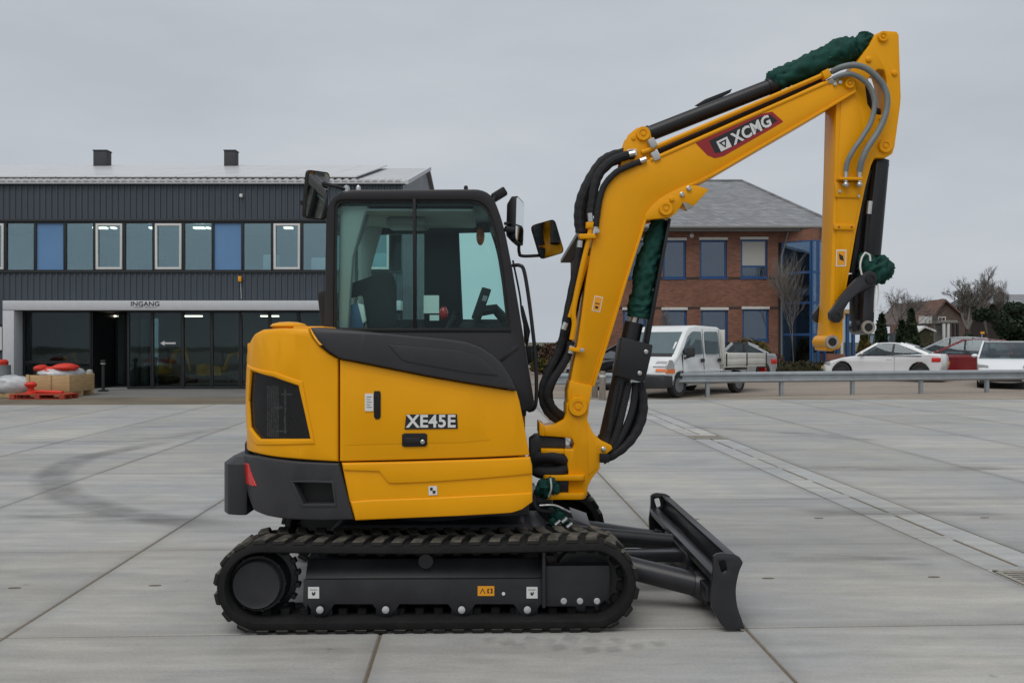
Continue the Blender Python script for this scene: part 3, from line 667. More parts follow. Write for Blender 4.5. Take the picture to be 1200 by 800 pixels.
MB().prism(rnd_poly(PP([(396, 352), (400, 336), (444, 320), (458, 318), (463, 330), (464, 384), (430, 384), (425, 345)], .05), .03), .05, .12).build('seat_bolster', 'seat', cab, .02)
MB().box(sx - .24, sx + .45, -.06, .10, 1.16, 1.44).build('side_console', 'black', cab, .03)
plate('manual_pouch', [(399, 362), (420, 354), (427, 380), (424, 388), (404, 388)], .0, .05, 'blue_paper', cab, .006)
plate('manual_cover', [(419, 355), (426, 357), (429, 376), (425, 379)], -.002, .045, 'white_decal', cab, .003)
plate('window_notice', [(496.5, 346), (514.5, 346), (514.5, 367), (496.5, 367)], YC + .030, YC + .032, 'white_decal', cab, 0)
plate('window_notice', [(503.5, 369), (514.5, 369), (514.5, 375.5), (503.5, 375.5)], YC + .030, YC + .032, 'white_decal', cab, 0)
mo = plate('monitor', rnd_poly([(565, 336), (576, 339), (563, 376), (552, 373)], 2), .02, .05, 'black', cab, .005)
plate('monitor_screen', [(566.5, 346), (571.5, 347), (569.5, 353), (564.5, 352)], .018, .02, 'plate', mo, 0)
MB().tube([P3(560, 365, .05), P3(580, 362, .08), P3(592, 375, .1)], .035, 10).build('monitor_bracket', 'black', cab)
for (px, py) in ((528, 371),):
    MB().tube(spl([P3(px - 6, 392, .10), P3(px, 380, .10), P3(px + 8, 366, .10)]), [.02] * 12 + [.028], 10).build('joystick', 'black', cab)
MB().blob(P3(520, 367, .1), (.03, .03, .045), 10, 8).build('red_lever_knob', 'red_lens', cab)
plate('control_console', rnd_poly([(536, 392), (540, 378), (560, 374), (598, 382), (602, 400)], 3), .1, .7, 'black', cab, .02)
MB().blob(P3(563, 277, .55), (.03, .03, .065), 12, 8).build('reflection_blob', 'amber', cab)  # amber blob put in place of an orange reflection
# things on the cab
def mirror(name_lbl, c, wdt, hgt, normal, arm, tilt=0., thick=.05):
    n = Vector(normal).normalized(); up = (Vector((0, 0, 1)) - n * n.z).normalized(); rt = up.cross(n)
    rt2 = rt * math.cos(tilt) + up * math.sin(tilt); up2 = -rt * math.sin(tilt) + up * math.cos(tilt); c = Vector(c)
    prof = rnd_poly([(-wdt / 2, -hgt / 2), (wdt / 2, -hgt / 2), (wdt / 2, hgt / 2), (-wdt / 2, hgt / 2)], .035, 5)
    m = MB(); k = len(prof)
    vs = [c + rt2 * a + up2 * b for a, b in prof] + [c - n * thick * .5 + rt2 * a + up2 * b for a, b in prof] + [c - n * thick + rt2 * a * .7 + up2 * b * .75 for a, b in prof]
    m.add(vs, [tuple(range(k)), tuple(range(3 * k - 1, 2 * k - 1, -1))] + [(j * k + i, j * k + (i + 1) % k, (j + 1) * k + (i + 1) % k, (j + 1) * k + i) for j in (0, 1) for i in range(k)])
    o = m.build('mirror', 'black', cab, smooth=40, label=name_lbl)
    g = MB(); vs = [c + n * .002 + rt2 * a * .93 + up2 * b * .95 for a, b in prof] + [c - n * .002 + rt2 * a * .93 + up2 * b * .95 for a, b in prof]
    g.add(vs, [tuple(range(k)), tuple(range(2 * k - 1, k - 1, -1))] + [(i, (i + 1) % k, k + (i + 1) % k, k + i) for i in range(k)]).build('mirror_glass', 'mirror', o, smooth=20)
    MB().tube(arm, .011, 10).build('mirror_arm', 'black_metal', o)
    return o
ym = -.18
mirror('rear view mirror on a stalk at the rear roof corner', P3(372, 229, ym), .185, .30, (1.15, -.80, -.24), spl([P3(376, 214, ym + .02), P3(392, 218, ym + .03), P3(407, 223, YC + .02)]), R(3))
MB().cyl(P3(353, 238, ym), P3(364, 234, ym + .04), .018, n=12).build('mirror_knob', 'black', cab)
MB().lathe([(.02, 0), (.02, .03), (.012, .04), (0, .045)], P3(406, 225, YC + .02), (0, 0, 1), 12).build('mirror_clamp', 'chrome', cab)
MB().lathe([(.014, 0), (.014, .02), (.009, .03), (0, .032)], P3(420, 223, YC + .03), (0, 0, 1), 10).build('roof_bolt', 'chrome', cab)
MB().lathe([(.014, 0), (.014, .02), (.009, .03), (0, .032)], P3(546, 223, YC + .2), (0, 0, 1), 10).build('roof_bolt', 'black', cab)
mirror('rear view mirror seen almost edge on at the front pillar', P3(609, 259, .0), .17, .30, (.93, -.34, .03), spl([P3(592, 262, YC), P3(600, 262, -.05), P3(604, 262, -.02)]), R(-10), .07)
mirror('rear view mirror reflecting the boom', P3(642.5, 280, .15), .185, .235, (.44, -.90, .06), spl([P3(608, 285, .05), P3(608.5, 296, .08), P3(613, 300, .1), P3(640, 299, .17)]), R(17))
MB().tube([P3(592, 268, YC), P3(601, 270, YC + .02)], .02, 10).build('pillar_clamp', 'black_metal', cab)
wl = MB().obox(P3(585, 228, -.02), (.10, .07, .055), Matrix.Rotation(R(-32), 3, 'Y')).build('work_light', 'black', cab, .01)
MB().tube([P3(577, 236, YC + .03), P3(580, 231, -.05)], .012, 8).build('light_bracket', 'black_metal', cab)
MB().tube(spl([P3(601, 311, YC), P3(609, 311, YC - .05), P3(614, 317, YC - .06), P3(619, 345, YC - .06), P3(624, 385, YC - .06), P3(628, 425, YC - .06), P3(628.5, 465, YC - .06), P3(626, 478, YC - .05), P3(620, 481, YC)], 6), .012, 10).build('grab_rail', 'black_metal', cab)
MB().tube(spl([P3(601, 305, .3), P3(609, 345, .3), P3(612, 370, .3), P3(619, 400, .3)]), .007, 6).build('wiper_arm', 'black_metal', cab)
MB().prism(PP([(611.5, 358), (613, 358), (621.5, 388), (618, 408), (614.5, 400), (613, 380)], .3), .3, .32).build('wiper_blade', 'black', cab, .003)
MB().box(*[q for q in (P(618, 400, .2)[0] - .02, P(618, 400, .2)[0] + .03, .15, .5)], P(618, 425, .2)[1], P(618, 405, .2)[1]).build('wiper_motor', 'black', cab, .01)

# ---------------------------------------------------------------- swing post
YS = -.13
sp_poly = [(664, 484), (664, 474), (669, 465), (677, 462), (685, 465), (690, 474), (690, 483), (688, 491), (693, 503), (698, 511), (706, 517), (717, 522), (718, 526), (712, 531), (703, 534), (703, 549), (694, 560), (689, 570), (688, 581), (677, 584), (666, 584), (666, 552), (664, 541), (661, 532), (661, 526), (671, 526.5), (673, 520), (670, 514), (662, 512.5), (634, 510.5), (633, 498), (640, 500), (650, 498), (661, 492)]
post = MB().prism(PP(sp_poly, YS), YS, .13).build('swing_post', 'yellow', EX, .008)
for (y0, y1, zpx) in ((556, 562, 0), (577, 584, 0)):
    xa_, z1 = P(640, y0, YS); xb_, z0 = P(688, y1, YS)
    MB().prism(rnd_poly([(xa_, -.17), (xb_ - .03, -.17), (xb_, -.10), (xb_, .10), (xb_ - .03, .17), (xa_, .17), (xa_ - .03, .1), (xa_ - .03, -.1)], .03, 4), z0, z1, 'z').build('post_flange', 'yellow', post, .005)
MB().prism(PP([(634, 525.5), (661, 526), (661, 531.5), (634, 530.5)], YS), YS - .01, .14).build('post_lug', 'yellow', post, .005)
MB().prism(PP([(632, 495.5), (638, 498), (638, 511), (632, 510)], YS - .01), YS - .012, .15).build('post_lug', 'yellow', post, .005)
def boss(px, py, y, r, mat='yellow', parent=post, h=.018, n=28, rr=.55):
    o, rm = disc(px, py, y, r)
    b = MB().lathe([(rm, 0), (rm, h * .6), (rm * .92, h), (rm * rr, h), (rm * rr * .96, h * .7), (rm * .3, h * .7), (rm * .28, h * 1.1), (0, h * 1.1)], (o.x, y, o.z), (0, -1, 0), n).build('pin_boss', mat, parent, smooth=30)
    return b
boss(677, 476, YS, 9.5)
plate('post_face_plate', [(688, 497), (699, 521), (700, 548), (690, 556), (690, 560)], YS - .004, YS + .004, 'yellow', post, .002)
plate('hose_bracket', [(703, 531), (714, 532), (714, 542), (703, 542)], YS - .02, .1, 'black', post, .004)
MB().lathe([(.016, 0), (.016, .01), (.01, .014), (0, .014)], P3(707, 526, YS), (0, -1, 0), 12).build('post_bolt', 'chrome', post)
plate('swing_link', [(621, 540), (621, 516), (628, 511), (634, 510), (663, 513.5), (663, 524.5), (636, 524.5), (631, 530), (626, 540)], -.10, .10, 'grey_paint', EX, .008)
MB().tube(spl([P3(622, 545, -.05), P3(634, 535, -.10), P3(655, 536, -.11), P3(664, 543, -.08), P3(655, 552, -.10), P3(635, 553, -.09), P3(624, 548, -.04)]), .042, 12).build('hose_loop', 'hose', post)
MB().tube(spl([P3(622, 538, .0), P3(640, 542, -.06), P3(660, 546, -.02)]), .045, 12).build('hose_loop', 'hose', post)
plate('swing_cylinder_eye', [(650, 563), (667, 562), (668, 577), (651, 578)], -.12, .1, 'black_metal', post, .006)
rg = random.Random(3)
for grp in (((637, 570, .045), (645, 566, .042), (650, 572, .036), (640, 578, .030), (632, 574, .030)), ((655, 604, .04), (646, 600, .03), (662, 610, .028), (648, 611, .03))):
    wr = MB()
    for (px, py, r) in grp: wr.blob(P3(px, py, -.16), (r, r * .9, r * 1.1), 12, 8, jit=.16, rng=rg)
    wr.build('fitting_wrap', 'green_cloth', post, smooth=25)
MB().tube(spl([P3(645, 560, -.19), P3(646, 572, -.21), P3(643, 582, -.19)]), .006, 6).build('tie_string', 'rope', post)
MB().tube(spl([P3(628, 575, -.14), P3(626, 590, -.17), P3(634, 598, -.19), P3(650, 600, -.17), P3(666, 610, -.1)]), .014, 8).build('loose_hose', 'hose', post)
MB().tube(spl([P3(632, 592, -.2), P3(650, 592, -.2), P3(668, 600, -.16)]), .009, 8).build('loose_pipe', 'chrome', post)
MB().prism(PP([(667, 594), (687, 601), (692, 616), (672, 608)], -.2), -.2, -.194).build('tag_plate', 'plate', post, .001)
MB().box(.52, .74, -.12, .30, .50, .60).build('swing_bracket', 'black_metal', post, .02)
for q in ((650, 615), (658, 612), (664, 618)): MB().cyl(P3(q[0], q[1], -.22), P3(q[0] + 6, q[1] - 5, -.2), .012, n=8).build('hose_fitting', 'chrome', post)

# ---------------------------------------------------------------- boom
YBM = -.12
boom_px = [(668, 484), (665, 472), (665, 458), (668.5, 447), (676, 405), (681, 372), (686, 334), (692.8, 290), (698, 262), (701, 250), (704, 240), (707, 227), (712.5, 213), (722, 202), (735, 195.5), (755, 188.5), (772, 184), (840, 152.5), (900, 125), (962, 96.5), (981, 90), (992, 88), (1001, 91), (1006, 98), (1003, 106), (980, 121), (950, 137), (893, 170), (829, 207), (803, 218.5), (780, 229.5), (765, 241), (756, 255), (749, 277), (734, 323), (717.5, 378), (709, 403), (693.5, 452), (692, 458), (689.5, 470), (687, 484), (677, 489)]
boom = MB().prism(PP(boom_px, YBM), YBM, .12).build('boom', 'yellow', EX, .007)
# bottom plate rim standing proud along the underside, foot weld collar
def edge_strip(pts, w_, y0, y1, name, parent):
    m = MB(); q = [Vector(P(a, b, YBM)) for a, b in pts]; o = []; i_ = []
    for k in range(len(q)):
        t = (q[min(k + 1, len(q) - 1)] - q[max(k - 1, 0)]).normalized(); n = Vector((t.y, -t.x)); o.append(tuple(q[k] + n * .004)); i_.append(tuple(q[k] - n * w_))
    return m.prism(o + i_[::-1], y0, y1).build(name, 'yellow', parent, .003)
edge_strip([tuple(q) for q in spl([(1002, 106, 0), (950, 137, 0), (893, 170, 0), (829, 207, 0), (803, 218.5, 0), (780, 229.5, 0), (765, 241, 0), (756, 255, 0), (749, 277, 0), (734, 323, 0), (717.5, 378, 0), (694, 452, 0)], 4) and [(v.x, v.y) for v in spl([(1002, 106, 0), (950, 137, 0), (893, 170, 0), (829, 207, 0), (803, 218.5, 0), (780, 229.5, 0), (765, 241, 0), (756, 255, 0), (749, 277, 0), (734, 323, 0), (717.5, 378, 0), (694, 452, 0)], 4)]], .014, YBM - .012, .132, 'underside_plate', boom)
plate('foot_collar', [(668, 446), (680, 449), (694.5, 452), (690, 478), (676, 488), (666, 478), (665.5, 458)], YBM - .010, .13, 'yellow', boom, .006)
boss(677, 476, YBM - .012, 11.5, parent=boom, h=.022)
lug = [(755, 258), (757, 250), (766, 240), (781, 229), (804, 218), (816, 217), (831, 222), (813, 241.5), (801, 236.5), (793, 249), (785, 255), (774, 256), (764, 257)]
plate('cylinder_lug', lug, YBM - .014, YBM + .03, 'yellow', boom, .005)
plate('cylinder_lug', lug, .07, .125, 'yellow', boom, .005, ytrace=YBM)
boss(780, 244.5, YBM - .014, 8.5, parent=boom)
plate('lug_block', [(799, 236), (808, 234), (813, 242), (805, 247)], YBM - .012, YBM + .02, 'pin_steel', boom, .003)
for q in ((787, 233.5), (799, 228), (807, 221)):
    MB().lathe([(.016, 0), (.016, .012), (.010, .017), (0, .017)], P3(q[0], q[1], YBM - .014), (0, -1, 0), 12).build('lug_bolt', 'yellow' if q[0] < 790 else 'chrome', boom)
br = [(727, 195), (730, 181), (733, 167), (736, 158), (746, 150), (755, 148), (762, 153), (765, 167), (771, 184.5), (755, 190)]
plate('stick_cylinder_bracket', br, -.09, -.062, 'yellow', boom, .005)
plate('stick_cylinder_bracket', br, .062, .09, 'yellow', boom, .005, ytrace=-.09)
boss(753.4, 157, -.09, 8.5, parent=boom)
MB().lathe([(.014, 0), (.014, .008), (0, .010)], P3(742, 161.5, -.09), (0, -1, 0), 12).build('grease_point', 'yellow', boom)
plate('white_tag', [(735, 175), (746, 174.5), (746, 182), (735, 182.5)], -.1, -.095, 'white_decal', boom, 0)
boss(994.8, 98.5, YBM, 6, parent=boom, h=.02)
# logo band
lg = plate('logo_band', [(814.5, 167), (890, 134), (905, 131), (918, 142.5), (909, 148), (848, 183), (838, 185.5), (829, 182)], YBM - .0015, YBM, 'decal_red', boom, 0)
plate('logo_field', [(831, 165), (890, 137), (903, 134.5), (911, 141.5), (905, 145.5), (846, 178.5), (838, 179.5)], YBM - .0025, YBM - .0015, 'decal_black', lg, 0)
ang = math.atan2(-(141.5 - 169), (893 - 848)) * 1.0
lt = text_mesh('XCMG', .100, 'logo_letters', 'white_decal', .0006, .0034, shear=.12, sx=.92, space=1.04)
o = link('logo_letters', lt, lg); pc = P3(880.5, 152.8, YBM - .0035); o.location = pc; o.rotation_euler = (Matrix.Rotation(-R(28), 3, 'Y') @ Matrix.Rotation(R(90), 3, 'X')).to_euler()
def rotpx(pts, cx, cy, a): return [(cx + x * math.cos(a) + y * math.sin(a), cy - x * math.sin(a) + y * math.cos(a)) for x, y in pts]
plate('logo_mark', rotpx([(-7, -6.5), (7, -6.5), (7, 6.5), (-7, 6.5)], 848.5, 169, R(26)), YBM - .0032, YBM - .0025, 'white_decal', lg, 0)
plate('logo_mark_triangle', rotpx([(-5, -4.2), (5, -4.2), (0, 4.8)], 848.5, 169, R(26)), YBM - .0040, YBM - .0032, 'decal_black', lg, 0)
plate('logo_mark_triangle', rotpx([(-2, -2.4), (2, -2.4), (0, 1.6)], 848.5, 169, R(26)), YBM - .0046, YBM - .0040, 'white_decal', lg, 0)
# safety sticker on lower boom
sk = plate('safety_sticker', rotpx([(-5, -9), (5, -9), (5, 9), (-5, 9)], 700, 356, -R(12)), YBM - .0015, YBM, 'white_decal', boom, 0)
plate('sticker_face', rotpx([(-4.1, -8), (4.1, -8), (4.1, 8), (-4.1, 8)], 700, 356, -R(12)), YBM - .0025, YBM - .0015, 'decal_orange', sk, 0)
plate('print', rotpx([(-2.6, -1), (2.6, -1), (2.6, .2), (-2.6, .2)], 700, 356, -R(12)), YBM - .0032, YBM - .0025, 'decal_black', sk, 0)
plate('print', rotpx([(-2.0, 2.5), (2.2, 3), (1.2, 6), (-1.5, 5.4)], 700, 356, -R(12)), YBM - .0032, YBM - .0025, 'decal_black', sk, 0)

# stick cylinder on top of the boom
sc = MB().cyl(P3(757, 158.5, 0), P3(908, 99.5, 0), .050, n=24).build('stick_cylinder', 'black_metal', boom)
MB().cyl(P3(752, 160.5, 0), P3(762, 156.5, 0), .056, n=24).build('cylinder_eye', 'black_metal', sc)
MB().cyl(P3(900, 102.5, 0), P3(909, 99, 0), .055, n=24).build('cylinder_head', 'black_metal', sc)
MB().cyl(P3(906, 100, 0), P3(1035, 47, 0), .026, n=20).build('cylinder_rod', 'chrome', sc)
def cloth(path, radii, name, parent, seed=1, n=28, wr_=.22):
    rg = random.Random(seed); pts = spl(path, 9); m = len(pts); rr = []
    k = len(radii) - 1
    for i in range(m):
        t = i / (m - 1) * k; a = int(min(t, k - 1e-6)); rr.append(radii[a] + (radii[a + 1] - radii[a]) * (t - a))
    mb = MB(); up = None; vs = []
    ph = [rg.uniform(0, 6.3) for _ in range(4)]
    for i, p in enumerate(pts):
        t = (pts[min(i + 1, m - 1)] - pts[max(i - 1, 0)]).normalized()
        up = t.orthogonal().normalized() if up is None else (up - t * up.dot(t)).normalized(); b = t.cross(up)
        tw = math.sin(i * .9 + ph[0]) * .5
        for j in range(n):
            a = 2 * math.pi * j / n
            dq = up * math.cos(a) + b * math.sin(a); tw2 = i * .16
            q = Vector((1.5 * math.cos(a + tw2), 1.5 * math.sin(a + tw2), i * .11 + ph[1])); q2 = Vector((2.6 * math.cos(a - tw2 * .6), 2.6 * math.sin(a - tw2 * .6), i * .2 + ph[2]))
            fold = noise.noise(q) * .8 + (.45 - abs(noise.noise(q2)) * 1.7) + (.2 - abs(noise.noise(q2 * 1.9 + Vector((3, 1, 7)))) * .8)
            r = rr[i] * (1 + wr_ * 1.3 * fold)
            vs.append(p + (up * math.cos(a) + b * math.sin(a)) * r)
    fs = [(i * n + j, i * n + (j + 1) % n, (i + 1) * n + (j + 1) % n, (i + 1) * n + j) for i in range(m - 1) for j in range(n)] + [tuple(range(n - 1, -1, -1)), tuple((m - 1) * n + j for j in range(n))]
    mb.add(vs, fs); return mb.build(name, 'green_cloth', parent, smooth=80)
cv = cloth([P3(903, 97, 0), P3(915, 92, 0), P3(945, 80, 0), P3(970, 69, 0), P3(990, 60, 0), P3(1003, 58, 0), P3(1010, 52, -.02), P3(1016, 44, -.02), P3(1018, 40, -.02)],
      [.062, .068, .078, .082, .088, .066, .058, .052, .030], 'cylinder_cover', sc, 5)
MB().prism(PP([(814, 124), (826, 116.5), (858, 104), (856, 108.5), (846, 114), (820, 125)], .03), .03, .04).build('tube_guard', 'black_metal', sc, .002)
for (a, b, cxx) in (((758, 177), (966, 87.5), -.105), ((768, 186), (972, 96), -.112)):
    MB().tube([P3(a[0] - 6, a[1] + 2, cxx), P3(a[0], a[1], cxx), P3(b[0], b[1], cxx)], .0155, 12).build('boom_pipe', 'yellow_tube', boom)
    MB().cyl(P3(b[0] - 2, b[1] + 1, cxx), P3(b[0] + 9, b[1] - 4, cxx), .020, n=6).build('pipe_fitting', 'chrome', boom)
hose_b = MB().tube([P3(772, 176, -.02), P3(860, 137, -.02), P3(965, 91, -.02)], .030, 10).build('return_hose', 'hose', boom)
for (a, b, yy) in (((758, 177), (966, 87.5), .105),):
    MB().tube([P3(a[0], a[1], yy), P3(b[0], b[1], yy)], .0155, 12).build('boom_pipe', 'yellow_tube', boom)
plate('pipe_block', [(963, 84), (971, 80), (975, 89), (967, 93)], -.135, -.08, 'yellow', boom, .004)
for q in ((764.5, 168), (768, 183)):
    MB().obox(P3(q[0], q[1], -.115), (.045, .04, .06), Matrix.Rotation(-R(28), 3, 'Y')).build('pipe_clamp', 'bolt', boom, .006)
for q in ((978, 99), (984, 97)): MB().lathe([(.012, 0), (.012, .012), (0, .014)], P3(q[0], q[1], YBM), (0, -1, 0), 10).build('clamp_bolt', 'chrome', boom)

# ---------------------------------------------------------------- hoses behind the boom
def hose(pts, r, mat='hose', parent=boom, name='hydraulic_hose', n=10, wob=0.):
    p = spl([P3(*q) for q in pts], 6); rr = [r * (1 + wob * math.sin(i * 1.7)) for i in range(len(p))]
    return MB().tube(p, rr, n).build(name, mat, parent)
hose([(731, 180, -.02), (718, 183, -.03), (706, 190, -.04), (695, 205, -.05), (686, 222, -.06), (680, 240, -.06), (679, 258, -.06), (681, 272, -.06)], .036, wob=.05)
hose([(742, 181, -.09), (728, 184, -.1), (714, 191, -.1), (703, 203, -.1), (697, 218, -.1), (694, 238, -.1), (692, 252, -.1)], .030, wob=.05)
hose([(752, 189, -.12), (738, 194, -.13), (722, 202, -.13), (709, 216, -.13), (703, 232, -.13), (700, 250, -.13), (698, 266, -.13)], .020, wob=.04)
hose([(736, 184, .05), (716, 190, .05), (700, 206, .05), (691, 226, .05), (687, 250, .05), (684, 275, .05)], .034, wob=.05)
hose([(684, 276, -.06), (678, 305, -.06), (671, 340, -.06), (665, 370, -.06), (661, 392, -.06), (655, 412, -.05), (645, 432, -.05), (637, 452, -.05), (637, 470, -.05), (644, 484, -.04), (656, 493, -.02)], .030, wob=.04)
hose([(688, 290, .0), (681, 325, .0), (673, 360, .0), (667, 390, .0), (660, 415, .0), (650, 440, .0), (643, 458, .0), (645, 474, .0), (654, 486, .02)], .030, wob=.04)
hose([(669, 400, -.10), (667, 413, -.10), (658, 430, -.10), (646, 448, -.10), (641, 464, -.09), (648, 478, -.07), (660, 488, -.04)], .026, wob=.03)
for (pts, yy) in (([(693, 262), (690, 280), (683, 310), (676, 342), (672, 366), (673, 380), (670, 398)], -.13), ([(690, 300), (683, 320), (674, 352), (668, 372)], -.09)):
    MB().tube(spl([P3(a, b, yy) for a, b in pts], 5), .017, 10).build('boom_pipe', 'yellow_tube', boom)
plate('pipe_clamp_bar', [(678, 274), (697, 273.5), (699, 279), (680, 280)], -.16, -.08, 'yellow', boom, .005)
plate('pipe_clamp_bar', [(667, 406), (680, 408), (680, 413), (667, 411)], -.15, -.08, 'yellow', boom, .005)
plate('pipe_union', [(687, 260), (696, 260), (695, 267), (687, 267)], -.155, -.10, 'yellow', boom, .004)
for (a, b) in (((691, 250), (692, 260)), ((698, 266), (697, 274)), ((680, 282), (679, 290)), ((660, 386), (663, 378)), ((668, 414), (670, 405)), ((737, 181), (744, 179.5)), ((750, 189), (757, 186.5))):
    MB().cyl(P3(a[0], a[1], -.13), P3(b[0], b[1], -.13), .019, n=8).build('hose_fitting', 'chrome', boom)
for q in ((700, 271), (682, 410)): MB().lathe([(.014, 0), (.014, .014), (0, .016)], P3(q[0], q[1], -.14), (0, -1, 0), 10).build('clamp_bolt', 'chrome', boom)

# ---------------------------------------------------------------- lift cylinder
lc = MB().cyl(P3(711, 520, 0), P3(743, 378, 0), .062, n=24).build('lift_cylinder', 'black_metal', post)
MB().cyl(P3(709, 528, 0), P3(713, 512, 0), .070, n=24).build('cylinder_eye', 'black_metal', lc)
MB().cyl(P3(740, 388, 0), P3(776, 252, 0), .030, n=20).build('cylinder_rod', 'chrome', lc)
cloth([P3(748, 372, 0), P3(750, 358, 0), P3(753, 338, 0), P3(757, 315, 0), P3(762, 295, 0), P3(768, 275, 0), P3(773, 257, 0)], [.068, .078, .064, .076, .060, .058, .042], 'cylinder_cover', lc, 9, wr_=.22)
gp = MB().prism(PP([(729, 395), (765, 404), (764, 412), (756, 446), (753, 448), (722, 440)], -.12), -.12, -.108).build('cylinder_guard', 'black_metal', lc, .004)
MB().prism(PP([(729, 395), (733, 396), (726, 441), (722, 440)], -.12), -.108, .08).build('guard_flange', 'black_metal', gp, .003)
for q in ((757, 412), (749.5, 437)): MB().lathe([(.014, 0), (.014, .008), (.008, .011), (0, .011)], P3(q[0], q[1], -.12), (0, -1, 0), 12).build('guard_bolt', 'chrome', gp)
MB().prism(PP([(783, 256), (786, 257), (760, 404), (755, 403)], -.06), -.08, .04).build('rod_shield', 'black_metal', lc, .003)
hose([(737, 448, -.06), (731, 475, -.07), (725, 500, -.08), (718, 520, -.08), (709, 534, -.06)], .024, parent=lc)
hose([(745, 448, -.05), (742, 475, -.06), (735, 497, -.07), (723, 520, -.08), (708, 538, -.07)], .024, parent=lc)
hose([(750, 448, -.04), (754, 470, -.05), (752, 492, -.06), (742, 512, -.07), (726, 528, -.08), (706, 539, -.08)], .030, parent=lc, wob=.07)
hose([(747, 448, .03), (749, 470, .03), (745, 492, .03), (735, 512, .02), (716, 532, .0)], .026, parent=lc, wob=.07)
hose([(724, 450, -.06), (718, 480, -.07), (714, 505, -.08)], .016, parent=lc)

# ---------------------------------------------------------------- stick (arm)
YA = -.10
arm_o = [(1026, 40), (1035, 36), (1051, 37), (1053.5, 41), (1056, 114), (1055, 126), (1048.6, 172), (1046, 180), (1038, 185), (1025, 185), (1021, 194), (1014.5, 218), (1003.4, 272), (995, 321), (988, 361), (988, 398), (984, 408), (974, 411.5), (967, 410), (970, 395), (973, 361), (978, 200), (980, 122), (985, 108), (990, 92), (997, 84), (1004, 74), (1011, 64.5), (1020, 52)]
arm_h = [(1014, 100), (1020, 89), (1029, 81), (1036, 82), (1039, 92), (1038.5, 131), (1033, 135), (1024, 133), (1017, 122)]
oa, ia = PP(arm_o, YA), PP(arm_h, YA)
arm = MB().holed(oa, [ia], YA, .10).build('stick', 'yellow', EX, .006)
plate('stick_cheek', [(986, 112), (1001, 107), (1008, 130), (1013, 160), (1018, 186), (1012, 214), (1002, 262), (993, 312), (986, 352), (978, 352), (982, 200)], YA - .006, YA + .002, 'yellow', arm, .004)
for q, r in (((1034, 43.5), 6.2), ((1036.8, 171.5), 8.2)): boss(q[0], q[1], YA, r, parent=arm)
for q in ((1017.5, 70), (1048, 86), (1033, 139)): MB().lathe([(.018, 0), (.018, .010), (.010, .014), (0, .014)], P3(q[0], q[1], YA), (0, -1, 0), 14).build('face_stud', 'yellow', arm)
def eye(px, py, y, r, parent, name='pin_bush', y1=None):
    o, rm = disc(px, py, y, r)
    return MB().lathe([(rm, .03), (rm, -.010), (rm * .94, -.014), (rm * .62, -.014), (rm * .58, .02), (0, .022)], (o.x, y, o.z), (0, 1, 0), 24).build(name, 'pin_steel', parent, smooth=30)
eye(974.6, 400.5, YA - .012, 8.2, arm)
o, rm = disc(974.6, 400.5, YA - .010, 4.7); MB().lathe([(rm, 0), (0, .0005)], (o.x, YA - .0268, o.z), (0, -1, 0), 20).build('pin_hole', 'seam', arm)
MB().cyl(P3(974.6, 401, YA - .01), P3(974.6, 401, YA - .01) + Vector((0, .22, 0)), 8.8 * SC(YA), n=24).build('stick_nose', 'yellow', arm)
plate('hose_bulkhead', [(979, 213), (1008, 213), (1007, 232), (979, 231)], YA - .016, YA - .004, 'yellow', arm, .003)
plate('bulkhead_shelf', [(984, 207.5), (1012, 207.5), (1011, 211), (984, 210.5)], YA - .06, YA, 'yellow', arm, .003)
for q in ((983.5, 224.5), (1006, 230)): MB().lathe([(.009, 0), (.009, .010), (0, .011)], P3(q[0], q[1], YA - .016), (0, -1, 0), 10).build('bulkhead_bolt', 'bolt', arm)
for px in (991, 1007):
    MB().cyl(P3(px, 218, YA - .04), P3(px, 199, YA - .04), .014, n=10).build('hose_fitting', 'chrome', arm)
    MB().blob(P3(px, 216.5, YA - .045), (.021, .021, .019), 10, 8).build('hose_nut', 'chrome', arm)
plate('stick_bar', [(977.5, 262), (1002, 263), (1001, 269.5), (977.5, 269)], YA - .02, YA, 'yellow', arm, .003)
for px in (983, 998): MB().lathe([(.006, 0), (.006, .005), (0, .005)], P3(px, 266, YA - .02), (0, -1, 0), 10).build('bar_screw', 'decal_red', arm)
sk = plate('safety_sticker', [(980, 292.5), (992, 292.5), (991.5, 312), (979.5, 312)], YA - .0075, YA - .006, 'white_decal', arm, 0)
plate('sticker_face', [(981.2, 294), (990.8, 294), (990.4, 310.6), (980.8, 310.6)], YA - .0085, YA - .0075, 'decal_orange', sk, 0)
plate('print', [(983, 297), (988, 300), (989, 306), (984, 304)], YA - .0092, YA - .0085, 'decal_black', sk, 0)
hose([(975, 84, -.115), (986, 79, -.15), (1000, 76.5, -.17), (1013, 79.5, -.17), (1024, 87, -.17), (1035, 100, -.17), (1040, 117, -.17), (1036.5, 138, -.17), (1028, 156, -.17), (1017, 173, -.17), (1010, 188, -.16), (1007, 201, -.14)], .0195, 'grey_hose', arm, n=12)
hose([(976, 93, -.115), (986, 88.5, -.15), (997, 87, -.16), (1009, 92, -.16), (1019, 102, -.16), (1025, 120, -.16), (1021, 142, -.16), (1011, 160, -.16), (1000, 176, -.16), (993, 190, -.15), (991, 201, -.14)], .0165, 'grey_hose', arm, n=12)
hose([(1012, 92, .0), (1016, 108, .0), (1022, 126, .0), (1032, 134, .0)], .024, parent=arm)
hose([(1006, 96, .05), (1012, 112, .05), (1018, 130, .05)], .022, parent=arm)

